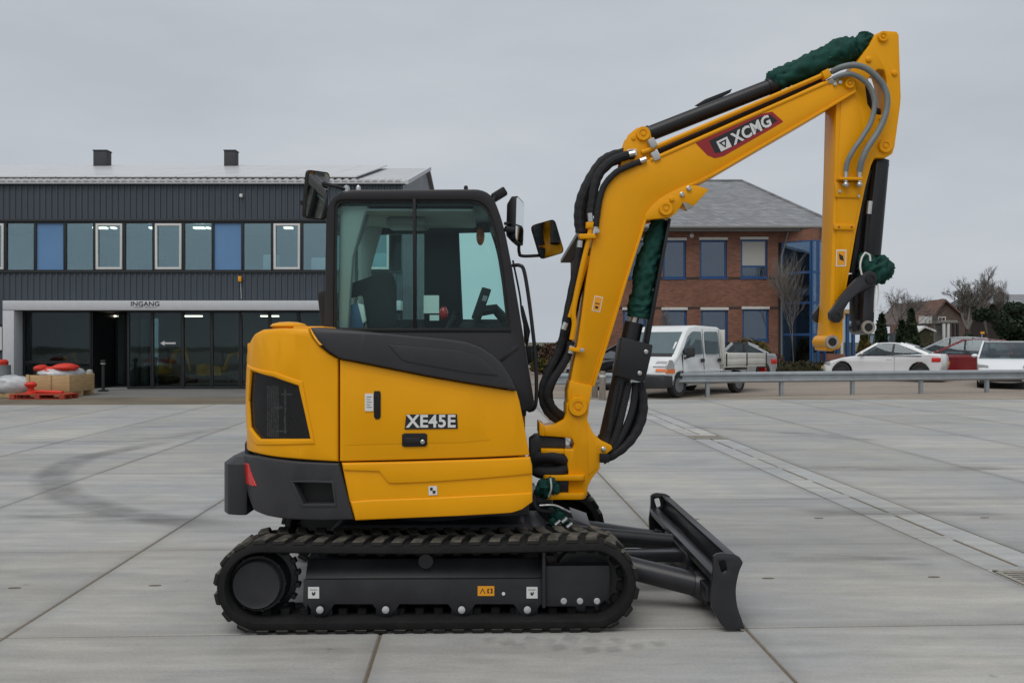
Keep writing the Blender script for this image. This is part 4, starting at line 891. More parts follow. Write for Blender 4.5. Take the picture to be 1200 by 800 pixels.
# bucket cylinder and linkage
bc = MB().cyl(P3(1033, 188, 0), P3(1023, 300, 0), .048, n=22).build('bucket_cylinder', 'black_metal', arm)
MB().prism(PP([(1027, 186), (1038, 186), (1036.5, 205), (1025, 296), (1020, 330), (1012, 330), (1017, 270)], -.06), -.07, .07).build('cylinder_shield', 'black_metal', bc, .006)
MB().lathe([(.02, 0), (.02, .02), (0, .025)], P3(1037, 193.5, .0), (1, 0, 0), 10).build('shield_bolt', 'black_metal', bc)
hose([(1018, 200, -.04), (1012, 225, -.05), (1006, 262, -.05), (1003, 290, -.05), (998, 320, -.04)], .020, parent=bc)
hose([(1022, 190, .03), (1015, 222, .03), (1010, 262, .03), (1006, 300, .02), (1001, 330, .02)], .022, parent=bc)
MB().tube([P3(1019, 240, -.085), P3(1017, 255, -.085), P3(1013, 300, -.085)], .012, 8).build('bucket_pipe', 'black', bc)
MB().cyl(P3(1019.5, 236, -.085), P3(1018, 251, -.085), .017, n=8).build('hose_fitting', 'chrome', bc)
cl = MB()
for sgn, y0 in ((-1, -.165), (1, .125)):
    pts = [(1026, 319), (1029, 326), (1027, 333), (1020, 336), (1012, 340), (1003, 346), (995, 354), (989, 364), (988.5, 372), (984, 378), (978, 378), (972.5, 374), (972, 366), (977, 360), (984, 349), (993, 338), (1003, 328), (1012, 320), (1019, 316.5)]
    l_ = MB().prism(rnd_poly(PP(pts, -.165), .008, 3), y0, y0 + .04).build('side_link', 'blade_paint', arm, .006)
    if sgn < 0:
        for q in ((1020.5, 326.5), (980.5, 370)):
            o, rm = disc(q[0], q[1], y0, 6.4); MB().lathe([(rm, 0), (rm, .008), (rm * .55, .010), (rm * .5, .004), (0, .004)], (o.x, y0, o.z), (0, -1, 0), 22).build('link_pin', 'black_metal', l_, smooth=30)
MB().cyl(P3(980.5, 369, YA - .024), P3(980.5, 369, YA), 9 * SC(YA), n=24).build('link_boss', 'yellow', arm)
hl = MB().prism(PP([(1013, 322), (1026, 322), (1025, 372), (1024, 384), (1009, 384), (1011, 372)], -.09), -.09, .09).build('bucket_link', 'blade_paint', arm, .008)
MB().prism(PP([(1002, 330), (1012, 330), (1011, 376), (1002, 376)], -.02), -.02, .08).build('link_web', 'black_metal', hl, .006)
MB().cyl(P3(1001, 381, -.02) , P3(1012, 381, -.02), .045, n=20).build('link_tube', 'blade_paint', hl)
eye(1017, 383.5, -.105, 8.0, hl)
o, rm = disc(1017, 383.5, -.105, 4.4); MB().lathe([(rm, 0), (0, .0005)], (o.x, -.1198, o.z), (0, -1, 0), 20).build('pin_hole', 'seam', hl)
MB().cyl(P3(1017, 383.5, -.10), P3(1017, 383.5, -.10) + Vector((0, .2, 0)), 8.5 * SC(-.1), n=24).build('link_eye', 'blade_paint', hl)
cloth([P3(1011, 298, -.05), P3(1015, 306, -.07), P3(1019, 313, -.08), P3(1026, 318, -.08), P3(1034, 322, -.05)], [.030, .056, .075, .090, .060], 'pin_cover', hl, 12, wr_=.28)
cloth([P3(1020, 318, -.02), P3(1028, 312, -.02), P3(1036, 316, -.02), P3(1039, 327, -.02)], [.05, .07, .062, .034], 'pin_cover', hl, 17, wr_=.3)
hose([(1014, 296, -.13), (1010, 302, -.15), (1008, 312, -.17), (1010, 322, -.18)], .006, 'rope', hl, 'rope', 6)
hose([(1014, 296, -.13), (1019, 299, -.15), (1020, 306, -.16)], .006, 'rope', hl, 'rope', 6)
hose([(1028.5, 332, -.14), (1029.5, 345, -.15), (1027.5, 358, -.15)], .004, 'rope', hl, 'rope', 6)
hose([(1026, 334, -.14), (1025, 350, -.15), (1024.5, 366, -.15)], .004, 'rope', hl, 'rope', 6)
# ================================================================ setting
def pos_mat(name, build):
    m = bpy.data.materials.new(name); m.use_nodes = True; t = m.node_tree; build(t, t.nodes, t.links, t.nodes['Principled BSDF']); return m
def _noise(n, l, vec, sc, st=None, det=8, ro=.6):
    mp_ = n.new('ShaderNodeMapping'); l.new(vec, mp_.inputs[0])
    if st: mp_.inputs['Scale'].default_value = st
    z = n.new('ShaderNodeTexNoise'); z.inputs['Scale'].default_value = sc; z.inputs['Detail'].default_value = det; z.inputs['Roughness'].default_value = ro; l.new(mp_.outputs[0], z.inputs['Vector']); return z.outputs[0]
def _map(n, l, v, a, b, c, d):
    r = n.new('ShaderNodeMapRange'); l.new(v, r.inputs[0]); r.inputs[1].default_value, r.inputs[2].default_value, r.inputs[3].default_value, r.inputs[4].default_value = a, b, c, d; return r.outputs[0]
def _mul(n, l, *vs):
    o = vs[0]
    for v in vs[1:]:
        m = n.new('ShaderNodeMath'); m.operation = 'MULTIPLY'; l.new(o, m.inputs[0]); l.new(v, m.inputs[1]); o = m.outputs[0]
    return o
def concrete(t, n, l, p, base=(.392, .383, .356)):
    g = n.new('ShaderNodeNewGeometry'); pos = g.outputs['Position']
    streak = _noise(n, l, pos, 1.6, (.35, 3.2, 1)); blot = _noise(n, l, pos, .55, (1, 1, 1)); fine = _noise(n, l, pos, 55, None, 8, .75); mid = _noise(n, l, pos, 5, (.6, 2.2, 1))
    oi = n.new('ShaderNodeObjectInfo')
    v = _mul(n, l, _map(n, l, streak, .3, .72, .80, 1.12), _map(n, l, blot, .3, .7, .83, 1.10), _map(n, l, fine, .3, .7, .86, 1.13), _map(n, l, mid, .35, .68, .90, 1.06), _map(n, l, oi.outputs['Random'], 0, 1, .90, 1.07))
    spots = _map(n, l, _noise(n, l, pos, 9, (1, 1, 1), 3, .5), .70, .78, 1, .72); v = _mul(n, l, v, spots)
    # grime along the slab edges
    tcn = n.new('ShaderNodeTexCoord'); sx = n.new('ShaderNodeSeparateXYZ'); l.new(tcn.outputs['Object'], sx.inputs[0])
    ab = []
    for k in 'XY':
        a = n.new('ShaderNodeMath'); a.operation = 'ABSOLUTE'; l.new(sx.outputs[k], a.inputs[0]); ab.append(a.outputs[0])
    mxn = n.new('ShaderNodeMath'); mxn.operation = 'MAXIMUM'; l.new(ab[0], mxn.inputs[0]); l.new(ab[1], mxn.inputs[1])
    ad = n.new('ShaderNodeMath'); ad.operation = 'ADD'; l.new(mxn.outputs[0], ad.inputs[0]); l.new(_map(n, l, mid, .3, .7, -.05, .05), ad.inputs[1])
    edge = _map(n, l, ad.outputs[0], .90, 1.02, 1, .80); v = _mul(n, l, v, edge)
    warm = n.new('ShaderNodeMixRGB'); l.new(_map(n, l, blot, .4, .65, 0, 1), warm.inputs[0]); warm.inputs[1].default_value = (base[0] * .97, base[1], base[2] * 1.06, 1); warm.inputs[2].default_value = (base[0] * 1.02, base[1], base[2] * .96, 1)
    sc_ = n.new('ShaderNodeVectorMath'); sc_.operation = 'SCALE'; l.new(warm.outputs[0], sc_.inputs[0]); l.new(v, sc_.inputs['Scale']); l.new(sc_.outputs[0], p.inputs['Base Color'])
    l.new(_map(n, l, mid, .3, .7, .62, .85), p.inputs['Roughness'])
    b = n.new('ShaderNodeBump'); b.inputs['Strength'].default_value = .4; b.inputs['Distance'].default_value = .006; l.new(fine, b.inputs['Height']); l.new(b.outputs[0], p.inputs['Normal'])
M['concrete'] = pos_mat('yard concrete', concrete)
M['channel'] = pos_mat('drain concrete', lambda t, n, l, p: concrete(t, n, l, p, (.43, .425, .40)))
def ground_mat(base, st=(1, 1, 1), lo=.75, hi=1.2, fine_sc=30):
    def f(t, n, l, p):
        pos = n.new('ShaderNodeNewGeometry').outputs['Position']
        v = _mul(n, l, _map(n, l, _noise(n, l, pos, .7, st), .3, .7, lo, hi), _map(n, l, _noise(n, l, pos, fine_sc, None, 4, .7), .3, .7, .82, 1.18), _map(n, l, _noise(n, l, pos, 5, (.5, 1.6, 1)), .3, .7, .88, 1.1))
        s = n.new('ShaderNodeVectorMath'); s.operation = 'SCALE'; s.inputs[0].default_value = base; l.new(v, s.inputs['Scale']); l.new(s.outputs[0], p.inputs['Base Color']); p.inputs['Roughness'].default_value = .85
    return f
M['joint'] = pos_mat('joint soil', ground_mat((.15, .122, .085)))
M['apron'] = pos_mat('grey pavers', ground_mat((.165, .160, .150), (.6, 2, 1)))
M['road'] = pos_mat('reddish road bricks', ground_mat((.28, .235, .195), (.3, 2, 1)))
M['verge'] = pos_mat('sandy verge', ground_mat((.28, .24, .19), (.5, 2, 1)))
M['earth'] = pos_mat('earth and grass', ground_mat((.09, .085, .05)))
M['asphalt'] = pos_mat('asphalt', ground_mat((.10, .10, .10)))
def mark_mat(name, dark, amount, sc=3., st=(1, 1, 1), lo=.42, hi=.62):
    m = bpy.data.materials.new(name); m.use_nodes = True; t = m.node_tree; n = t.nodes; l = t.links; p = n['Principled BSDF']
    p.inputs['Base Color'].default_value = (*dark, 1); p.inputs['Roughness'].default_value = .8
    pos = n.new('ShaderNodeNewGeometry').outputs['Position']; v = _map(n, l, _noise(n, l, pos, sc, st), lo, hi, 0, amount)
    tcn = n.new('ShaderNodeUVMap'); s = n.new('ShaderNodeSeparateXYZ'); l.new(tcn.outputs[0], s.inputs[0])
    e = n.new('ShaderNodeMath'); e.operation = 'PINGPONG'; l.new(s.outputs['X'], e.inputs[0]); e.inputs[1].default_value = .5
    e2 = n.new('ShaderNodeMath'); e2.operation = 'PINGPONG'; l.new(s.outputs['Y'], e2.inputs[0]); e2.inputs[1].default_value = .5
    a = _mul(n, l, v, _map(n, l, e.outputs[0], 0, .3, 0, 1), _map(n, l, e2.outputs[0], 0, .12, 0, 1))
    l.new(a, p.inputs['Alpha']); return m
M['tyre_mark'] = mark_mat('tyre rubber mark', (.15, .15, .155), .36, 2.2, (1, 1, 1), .25, .6)
M['track_mark'] = mark_mat('track print', (.13, .13, .13), .16, 9, (1, 1, 1), .25, .55)
M['stain'] = mark_mat('dark stain', (.15, .15, .15), .32, 2.5, (.5, 2, 1), .38, .66)

# ground to the horizon, yard bed, apron, road
def sheet(name, x0, x1, ys, zf, mat):
    m = MB()
    for y in ys: m.v += [(x0, y, zf(y)), (x1, y, zf(y))]
    m.f = [(2 * i, 2 * i + 1, 2 * i + 3, 2 * i + 2) for i in range(len(ys) - 1)]
    return m
ground = struct(sheet('ground', -900, 900, [-200, 24, 33, 1500], lambda y: zg(y) - .12, 'earth').build('ground', 'earth'))
yard = struct(sheet('yard', -26, 26, [-6, 25.6], lambda y: -.005, 'joint').build('yard', 'joint'))
yardb = struct(sheet('concrete_apron', -60, 60, [-70, -3.1], lambda y: -.004, 'concrete').build('concrete_apron', 'concrete'))
apron = struct(sheet('apron', -40, -.5, [22.9, 31], lambda y: -.006, 'apron').build('apron', 'apron'))
road = struct(sheet('road', -.5, 70, [25.2, 28, 33, 60], lambda y: zg(y) - .004, 'road').build('road', 'road'))
verge = struct(sheet('verge', 1.5, 40, [24.6, 26.4], lambda y: zg(y) + .004, 'verge').build('verge', 'verge'))
yard2 = struct(sheet('back_street', -12, 3.4, [31.2, 60, 200], lambda y: zg(y), 'asphalt').build('back_street', 'asphalt'))
UA = R(2.4); UO = Vector((1.286, 4.976, 0)); ud = Vector((math.cos(UA), math.sin(UA), 0)); vd = Vector((-math.sin(UA), math.cos(UA), 0))
def uv(u, v, z=0.): return UO + ud * u + vd * v + Vector((0, 0, z))
def slab_mesh(w_, d_, t_=.10):
    return MB().box(-w_ / 2, w_ / 2, -d_ / 2, d_ / 2, -t_, 0).mesh('concrete_slab', 'concrete', .006, seg=1)
SLOT = MB().prism([(x * .042, y * .016) for x, y in [(math.cos(2 * math.pi * k / 10), math.sin(2 * math.pi * k / 10)) for k in range(10)]], .0005, .003, 'z').mesh('lifting_slot', 'joint')
cols = [(-2.0 * (k + 1), -2.0 * k) for k in range(8)] + [(0, 2.05)] + [(2.62 + 2.05 * k, 4.67 + 2.05 * k) for k in range(6)]
rgs = random.Random(11); cache = {}
for (a, b) in cols:
    nrow = 10 if b > .5 else 9
    for k in range(-2, nrow):
        key = round(b - a, 3)
        if key not in cache: cache[key] = slab_mesh(b - a - .016, 2.0 - .016)
        o = link('concrete_slab', cache[key], yard); c = uv((a + b) / 2, 2 * k + 1)
        o.location = (c.x, c.y, rgs.uniform(-.002, .002)); o.rotation_euler = (rgs.uniform(-.0008, .0008), rgs.uniform(-.0008, .0008), UA + rgs.uniform(-.001, .001))
        if k < 2 and rgs.random() < .8:
            for sx_ in (-.56, .56): s = link('lifting_slot', SLOT, o); s.location = (sx_, rgs.uniform(-.02, .02), 0)
# slot drain: two rows of channel stones with a broken slot between
CH = MB().box(-.127, .127, -.49, .49, -.10, 0).mesh('drain_stone', 'channel', .005, seg=1)
SL = MB().box(-.016, .016, -.42, .42, -.06, -.006).mesh('drain_slot', 'seam')
BR = MB().box(-.0155, .0155, -.075, .075, -.03, -.002).mesh('slot_bridge', 'channel', .003, seg=1)
for k in range(-2, 20):
    for u in (2.05 + .138, 2.05 + .428):
        o = link('drain_stone', CH, yard); c = uv(u, k + .5 + .2); o.location = (c.x, c.y, rgs.uniform(-.002, .002)); o.rotation_euler = (0, 0, UA)
    o = link('drain_slot', SL, yard); c = uv(2.05 + .283, k + .7, -.002); o.location = c; o.rotation_euler = (0, 0, UA)
    o = link('slot_bridge', BR, yard); c = uv(2.05 + .283, k + .2, -.001); o.location = c; o.rotation_euler = (0, 0, UA)
def grate(c):
    m = MB(); fr_ = .27
    m.box(-fr_, fr_, -.25, -.22, 0, .006); m.box(-fr_, fr_, .22, .25, 0, .006); m.box(-fr_, -fr_ + .03, -.25, .25, 0, .006); m.box(fr_ - .03, fr_, -.25, .25, 0, .006)
    for k in range(9): m.box(-.25, .25, -.20 + k * .05 - .012, -.20 + k * .05 + .012, 0, .005)
    o = m.build('drain_grate', 'pin_steel', yard); o.location = c; o.rotation_euler = (0, 0, UA)
    b = MB().box(-.26, .26, -.24, .24, .0005, .0012).build('grate_pit', 'seam', o)
grate(uv(2.335, .88, .003)); grate(uv(2.335, 9.75, .003))
def strip(pts, wd, name, mat, parent, z=.004):
    p = spl([gpt(*q) for q in pts], 6); m = len(p); vs = []; n_ = 7
    for i, q in enumerate(p):
        t = (p[min(i + 1, m - 1)] - p[max(i - 1, 0)]).normalized(); s = Vector((t.y, -t.x, 0))
        for j in range(n_): vs.append(q + s * wd * (j / (n_ - 1) - .5) + Vector((0, 0, z)))
    me = bpy.data.meshes.new(name); me.from_pydata([tuple(v) for v in vs], [], [(i * n_ + j, i * n_ + j + 1, (i + 1) * n_ + j + 1, (i + 1) * n_ + j) for i in range(m - 1) for j in range(n_ - 1)])
    ul = me.uv_layers.new(name='UVMap')
    for lp in me.loops: ul.data[lp.index].uv = ((lp.vertex_index % n_) / (n_ - 1), (lp.vertex_index // n_) / (m - 1))
    me.materials.append(M[mat]); return link(name, me, parent)
strip([(215, 512), (150, 526), (100, 536), (66, 552), (62, 566), (78, 581), (115, 594), (165, 605), (225, 612), (300, 617)], .52, 'tyre_mark', 'tyre_mark', yard)
strip([(0, 604), (60, 603), (120, 607), (200, 610), (250, 615)], .55, 'tyre_mark', 'stain', yard, .005)
strip([(280, 500), (220, 508), (160, 516), (60, 518), (0, 516)], .6, 'tyre_mark', 'stain', yard, .005)
strip([(940, 602), (1040, 600), (1200, 605)], .5, 'tyre_mark', 'stain', yard, .005)
strip([(900, 652), (1000, 655), (1100, 660)], .35, 'tyre_mark', 'stain', yard, .006)
strip([(930, 548), (1050, 549), (1200, 550)], .7, 'tyre_mark', 'stain', yard, .005)
strip([(790, 500), (860, 503), (960, 510), (1050, 520)], .6, 'tyre_mark', 'stain', yard, .006)
strip([(745, 690), (790, 672), (850, 690)], .5, 'tyre_mark', 'stain', yard, .006)
for (px, py, w_, a) in ((573, 751, .05, 30), (592, 753, .06, 40), (605, 758, .05, 10), (622, 750, .055, 60), (640, 752, .07, 60), (652, 759, .06, 30), (668, 750, .07, 70), (690, 762, .06, 20), (693, 752, .06, 60), (717, 761, .055, 15), (722, 751, .05, 50), (745, 758, .05, 20), (770, 754, .05, 30)):
    c = gpt(px, py); m = bpy.data.meshes.new('track_print'); d = [(-w_, -.05), (w_, -.05), (w_ * 1.4, .05), (-w_ * .6, .05)]
    m.from_pydata([(x, y, 0) for x, y in d], [], [(0, 1, 2, 3)]); ul = m.uv_layers.new(name='UVMap')
    for lp, q in zip(m.loops, ((0, 0), (1, 0), (1, 1), (0, 1))): ul.data[lp.index].uv = q
    m.materials.append(M['track_mark']); o = link('track_print', m, yard); o.location = (c.x, c.y, .005); o.rotation_euler = (0, 0, R(a))

# ---------------------------------------------------------------- world-space building helper
class Site:
    """parts given in world coordinates, hung under an Empty at the thing's base"""
    def __init__(s, name, label, cat, base, group=None): s.o = thing(name, label, cat, base, group=group); s.b = Vector(base)
    def put(s, mb, name, mat, parent=None, bevel=0., smooth=35, label=None, seg=2):
        mb.v = [tuple(Vector(q) - s.b) for q in mb.v]; return mb.build(name, mat, parent or s.o, bevel, smooth, label, seg=seg)
M['clad'] = pm('slate grey cladding', (.050, .064, .080), .45, var=.08, scale=1.2, metal=.0)
M['dark_frame'] = pm('black window frame', (.012, .013, .015), .4)
M['white_frame'] = pm('white window frame', (.62, .62, .60), .45, var=.05)
M['portal'] = pm('pale grey panel', (.52, .53, .55), .5, var=.05)
M['blue_panel'] = pm('blue panel', (.115, .24, .44), .35, var=.06, scale=.7)
M['roof_sheet'] = pm('roof sheet', (.48, .485, .49), .5, var=.1, scale=2)
M['solar'] = pm('roof panel', (.55, .55, .55), .3, var=.08, scale=1)
M['office_glass'] = glass('office glass', (.72, .84, .86), .225, .015, (.72, .93, 1.))
M['shop_glass'] = glass('entrance glass', (.80, .87, .86), .032, .015, (.8, .9, .95))
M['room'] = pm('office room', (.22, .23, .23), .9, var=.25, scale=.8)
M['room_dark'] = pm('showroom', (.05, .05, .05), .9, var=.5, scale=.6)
M['lamp'] = emis('ceiling lamp', (1, .93, .75), 3.)
M['chimney'] = pm('chimney slate', (.035, .037, .042), .7, var=.3, scale=8)
YO = 29.8
def ox(px): return (px - 600) * YO / F
def oz(py): return H + (400 - py) * YO / F
S = Site('office_building', 'long dark grey clad office with a band of windows and solar roof', 'building', (ox(240), YO, 0))
def corrugated(x0, x1, z0, z1, y, pitch=.20, dep=.035):
    m = MB(); xs = []; x = x0
    while x < x1:
        for dx, dy in ((0, 0), (.10, 0), (.125, -dep), (.175, -dep)):
            if x + dx * pitch / .2 <= x1: xs.append((x + dx * pitch / .2, y + dy))
        x += pitch
    xs.append((x1, y)); n_ = len(xs)
    m.add([(a, b, z0) for a, b in xs] + [(a, b, z1) for a, b in xs], [(i, i + 1, n_ + i + 1, n_ + i) for i in range(n_ - 1)]); return m
XL_, XR_ = ox(-236), ox(472)
S.put(corrugated(XL_, XR_, oz(258), oz(217), YO), 'upper_cladding', 'clad', smooth=20)
S.put(corrugated(XL_, XR_, oz(353), oz(320), YO), 'middle_cladding', 'clad', smooth=20)
S.put(corrugated(XL_, ox(14), 0, oz(353), YO), 'ground_cladding', 'clad', smooth=20)
for za, zb2, nm in ((257, 260.2, 'head_trim'), (317.6, 320, 'sill_trim')):
    S.put(MB().box(XL_, XR_, YO - .06, YO + .05, oz(zb2), oz(za)), nm, 'dark_frame', bevel=.005)
S.put(MB().box(XL_, XR_ + .1, YO - .12, YO + .02, oz(217), oz(213.5)), 'gutter', 'clad', bevel=.01)
# core walls and rooms
S.put(MB().box(XL_, XR_, YO + 4.2, YO + 4.4, 0, oz(217)), 'room_back_wall', 'room')
S.put(MB().box(XL_, XR_ - .05, YO + .06, YO + 4.2, oz(352), oz(322)), 'room_floor', 'room')
S.put(MB().box(XL_, XR_ - .05, YO + .06, YO + 4.2, oz(257), oz(222)), 'room_ceiling', 'portal')
zr, yr = 8.9, YO + 8.3; ze = oz(214)
S.put(MB().prism([(YO + .02, 0), (YO + 16.6, 0), (YO + 16.6, ze), (yr, zr - .1), (YO + .02, ze)], XR_ - .05, XR_, 'x'), 'gable_wall', 'clad')
S.put(MB().prism([(YO + .02, 0), (YO + 16.6, 0), (YO + 16.6, ze), (yr, zr - .1), (YO + .02, ze)], XL_, XL_ + .05, 'x'), 'gable_wall', 'clad')
S.put(MB().box(XL_, XR_ - .05, YO + 16.4, YO + 16.6, 0, ze), 'rear_wall', 'clad')
rf = S.put(MB().prism([(YO - .15, ze + .02), (yr, zr), (YO + 16.8, ze + .02), (YO + 16.8, ze - .06), (yr, zr - .10), (YO - .15, ze - .06)], XL_, XR_ + .15, 'x'), 'roof', 'roof_sheet')
# corrugated sheet edge along the eave
m = MB(); sl = (zr - ze) / 8.45; x = XL_
while x < XR_:
    m.prism([(x, ze + .022), (x + .05, ze + .075), (x + .13, ze + .075), (x + .18, ze + .022)], YO - .17, YO + .35, 'y')
    x += .25
m.v = [(a, b, c + (b - YO + .15) * sl) for a, b, c in m.v]
S.put(m, 'roof_ribs', 'roof_sheet', rf)['kind'] = 'stuff'
x = XL_ + .2; xe_ = ox(447)
while x + 1.0 < xe_:
    y0, y1 = YO + .45, yr - .25
    m = MB().box(x + .012, x + 1.0, y0, y1, 0, .05); m.v = [(a, b, c + ze + .10 + (b - YO + .15) * sl) for a, b, c in m.v]
    S.put(m, 'solar_panel', 'solar', rf, .006, seg=1); x += 1.01
S.put(MB().prism([(YO - .16, ze + .06), (yr, zr + .06), (yr, zr - .08), (YO - .16, ze - .08)], XR_ + .10, XR_ + .20, 'x'), 'verge_trim', 'portal', rf)
for px0, px1 in ((112, 130.5), (264, 280)):
    yy = yr - .75; k = yy / F; xa_, xb_ = (px0 - 600) * k, (px1 - 600) * k
    c = MB(); zt_ = H + (400 - 178.5) * k; c.box(xa_ + .04, xb_ - .06, yy - .3, yy + .15, zr - .7, zt_)
    ch = S.put(c, 'chimney', 'chimney', rf, .01)
    S.put(MB().box(xa_ + .02, xb_ - .04, yy - .32, yy + .17, zt_, zt_ + .04), 'chimney_cap', 'chimney', ch)
# windows
pitch = 34.7; WX0 = -28 - 6 * 34.7; kinds = ['g', 'b', 'g', 'w', 'g', 'g', 'w', 'g', 'b', 'g', 'w', 'g', 'w', 'g', 'b', 'g', 'w', 'g', 'g', 'w', 'g']
for i, k in enumerate(kinds):
    xa_, xb_ = ox(WX0 + i * pitch), ox(WX0 + (i + 1) * pitch); z0, z1 = oz(317.6), oz(260.2)
    if xb_ > XR_ - .1: break
    fr_ = MB(); f = .042
    fr_.ring([(xa_, z0), (xb_, z0), (xb_, z1), (xa_, z1)], [(xa_ + f, z0 + f), (xb_ - f, z0 + f), (xb_ - f, z1 - f), (xa_ + f, z1 - f)], YO - .03, YO + .06)
    wn = S.put(fr_, 'window', 'dark_frame', bevel=.004)
    q = (xa_ + f, xb_ - f, z0 + f, z1 - f)
    if k == 'w':
        g_ = .085; S.put(MB().ring([(q[0] + .01, q[2] + .01), (q[1] - .01, q[2] + .01), (q[1] - .01, q[3] - .01), (q[0] + .01, q[3] - .01)], [(q[0] + g_, q[2] + g_), (q[1] - g_, q[2] + g_), (q[1] - g_, q[3] - g_), (q[0] + g_, q[3] - g_)], YO - .045, YO + .02), 'sash', 'white_frame', wn, .006)
    S.put(MB().box(q[0], q[1], YO + .022, YO + .032, q[2], q[3]), 'pane', 'blue_panel' if k == 'b' else 'office_glass', wn)
for i, (px, lw_) in enumerate(((101, .22), (117, .07), (221, .18), (163, .05), (329, .14), (398, .2), (232, .05))):
    S.put(MB().box(ox(px) - lw_, ox(px) + lw_, YO + .9, YO + 1.15, oz(258) - .16, oz(258) - .10), 'ceiling_lamp', 'lamp')
for (px, w_, h_) in ((60, .5, 1.0), (96, .6, .7), (156, .9, .8), (228, .5, 1.2), (250, .8, .6), (305, .5, .9), (362, .8, .7), (430, .6, 1.0)):
    S.put(MB().box(ox(px), ox(px) + w_, YO + .3, YO + .55, oz(322), oz(322) + .25 + h_ * .5), 'office_cabinet', 'seat' if px % 4 == 0 else 'white_frame', bevel=.04)
# portal and entrance
S.put(MB().box(ox(14), ox(27), YO - .55, YO + .05, 0, oz(364.5)), 'portal_post', 'portal', bevel=.008)
S.put(MB().box(ox(14), XR_, YO - .55, YO + .05, oz(364), oz(353)), 'portal_beam', 'portal', bevel=.008)
me_ = text_mesh('INGANG', .21, 'entrance_lettering', 'decal_black', .002, .002, sx=1.15); o = link('entrance_lettering', me_, S.o); o.location = Vector((ox(178), YO - .556, oz(357))) - S.b; o.rotation_euler = (R(90), 0, 0)
m = MB(); rgt = random.Random(2)
for wx0, wx1 in ((165, 175.5), (178, 191)):
    xq = wx0
    while xq < wx1: dq = rgt.uniform(.5, 1.1); m.box(ox(xq), ox(min(xq + dq, wx1)), YO - .552, YO - .549, oz(361.4), oz(360.3 - rgt.choice((0, 0, .5)))); xq += dq + .35
S.put(m, 'fine_lettering', 'plate')
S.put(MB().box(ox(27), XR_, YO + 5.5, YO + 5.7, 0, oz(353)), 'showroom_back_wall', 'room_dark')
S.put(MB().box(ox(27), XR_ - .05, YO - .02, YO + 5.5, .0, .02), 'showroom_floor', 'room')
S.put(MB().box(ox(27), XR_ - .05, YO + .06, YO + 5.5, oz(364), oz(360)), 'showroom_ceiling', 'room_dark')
mull = [27, 68, 107] ; seg_ = [150, 178.5, 214, 248, 282, 316, 350, 384, 418, 452, 471]
def glaze(a, b, y, pn='entrance_window'):
    xa_, xb_ = ox(a), ox(b); f = .05; z0, z1 = .03, oz(364.5)
    wn = S.put(MB().ring([(xa_, z0), (xb_, z0), (xb_, z1), (xa_, z1)], [(xa_ + f, z0 + f), (xb_ - f, z0 + f), (xb_ - f, z1 - f), (xa_ + f, z1 - f)], y - .04, y + .06), pn, 'dark_frame', bevel=.004)
    S.put(MB().box(xa_ + f, xb_ - f, y + .01, y + .02, z0 + f, z1 - f), 'pane', 'shop_glass', wn)
for a, b in zip(seg_, seg_[1:]): glaze(a, b, YO)
glaze(28, 107, YO)
S.put(MB().box(ox(29), ox(106), YO - .02, YO + .03, oz(426), oz(422.5)), 'window_transom', 'dark_frame')
S.put(MB().box(ox(107), ox(108.5), YO, YO + 1.8, .02, oz(364.5)), 'porch_side', 'dark_frame')
S.put(MB().box(ox(149), ox(150), YO, YO + 1.8, .02, oz(364.5)), 'porch_side', 'dark_frame')
glaze(109, 122, YO + 1.7, 'entrance_door'); glaze(122, 136, YO + 1.7, 'entrance_door'); glaze(136, 148, YO + 1.7, 'entrance_door')
S.put(MB().box(ox(129), ox(130), YO + 1.60, YO + 1.63, .9, 1.5), 'door_handle', 'bolt')
S.put(MB().box(ox(152), ox(173), YO + .9, YO + .93, .1, oz(372)), 'inner_glass_screen', 'office_glass')
M['reflection_yellow'] = pm('ochre machine reflection', (.48, .29, .04), .6, var=.4, scale=2)  # colour of the machines built in place of reflections
SHOW = []
def reflection_machine(px, Yd, sc_, label, flip=1):  # solid machine added behind the panes to imitate a reflection in them
    x = (px - 600) * Yd / F; T = thing('reflected_machine', label, 'machine', (x, Yd, .02), 0 if flip > 0 else math.pi, 'stand-ins for machines reflected in the entrance glass'); q = sc_
    for yy in (-.45, .2): MB().prism(rnd_poly([(-.8 * q, 0), (.8 * q, 0), (.95 * q, .2 * q), (.8 * q, .4 * q), (-.8 * q, .4 * q), (-.95 * q, .2 * q)], .1), yy * q, (yy + .28) * q).build('track', 'rubber', T, .02)
    MB().prism(rnd_poly([(-.9 * q, .5 * q), (.5 * q, .5 * q), (.45 * q, 1.0 * q), (-.2 * q, 1.1 * q), (-.85 * q, 1.15 * q)], .08), -.5 * q, .5 * q).build('body', 'reflection_yellow', T, .03)
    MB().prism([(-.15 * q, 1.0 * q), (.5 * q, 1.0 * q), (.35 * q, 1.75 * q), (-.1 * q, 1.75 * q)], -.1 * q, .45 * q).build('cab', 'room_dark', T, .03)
    MB().tube([(.55 * q, -.1, .8 * q), (.85 * q, -.1, 1.6 * q), (1.3 * q, -.1, 1.8 * q), (1.55 * q, -.1, .7 * q)], [.11 * q, .12 * q, .09 * q, .07 * q], 6).build('boom', 'reflection_yellow', T)
reflection_machine(62, YO + 2.6, .62, 'small stand-in for a yellow machine reflected in the wide left entrance window')
reflection_machine(186, YO + 2.8, .75, 'stand-in for a yellow machine reflected in the glass panes right of the doors')
reflection_machine(252, YO + 2.9, .66, 'stand-in for a yellow machine reflected in the entrance glass nearest the excavator')
for (px, py) in ((205, 375), (300, 374), (100, 368)):
    S.put(MB().box(ox(px) - .3, ox(px) + .3, YO + 1.6, YO + 1.8, oz(366) - .10, oz(366) - .05), 'ceiling_lamp', 'lamp')
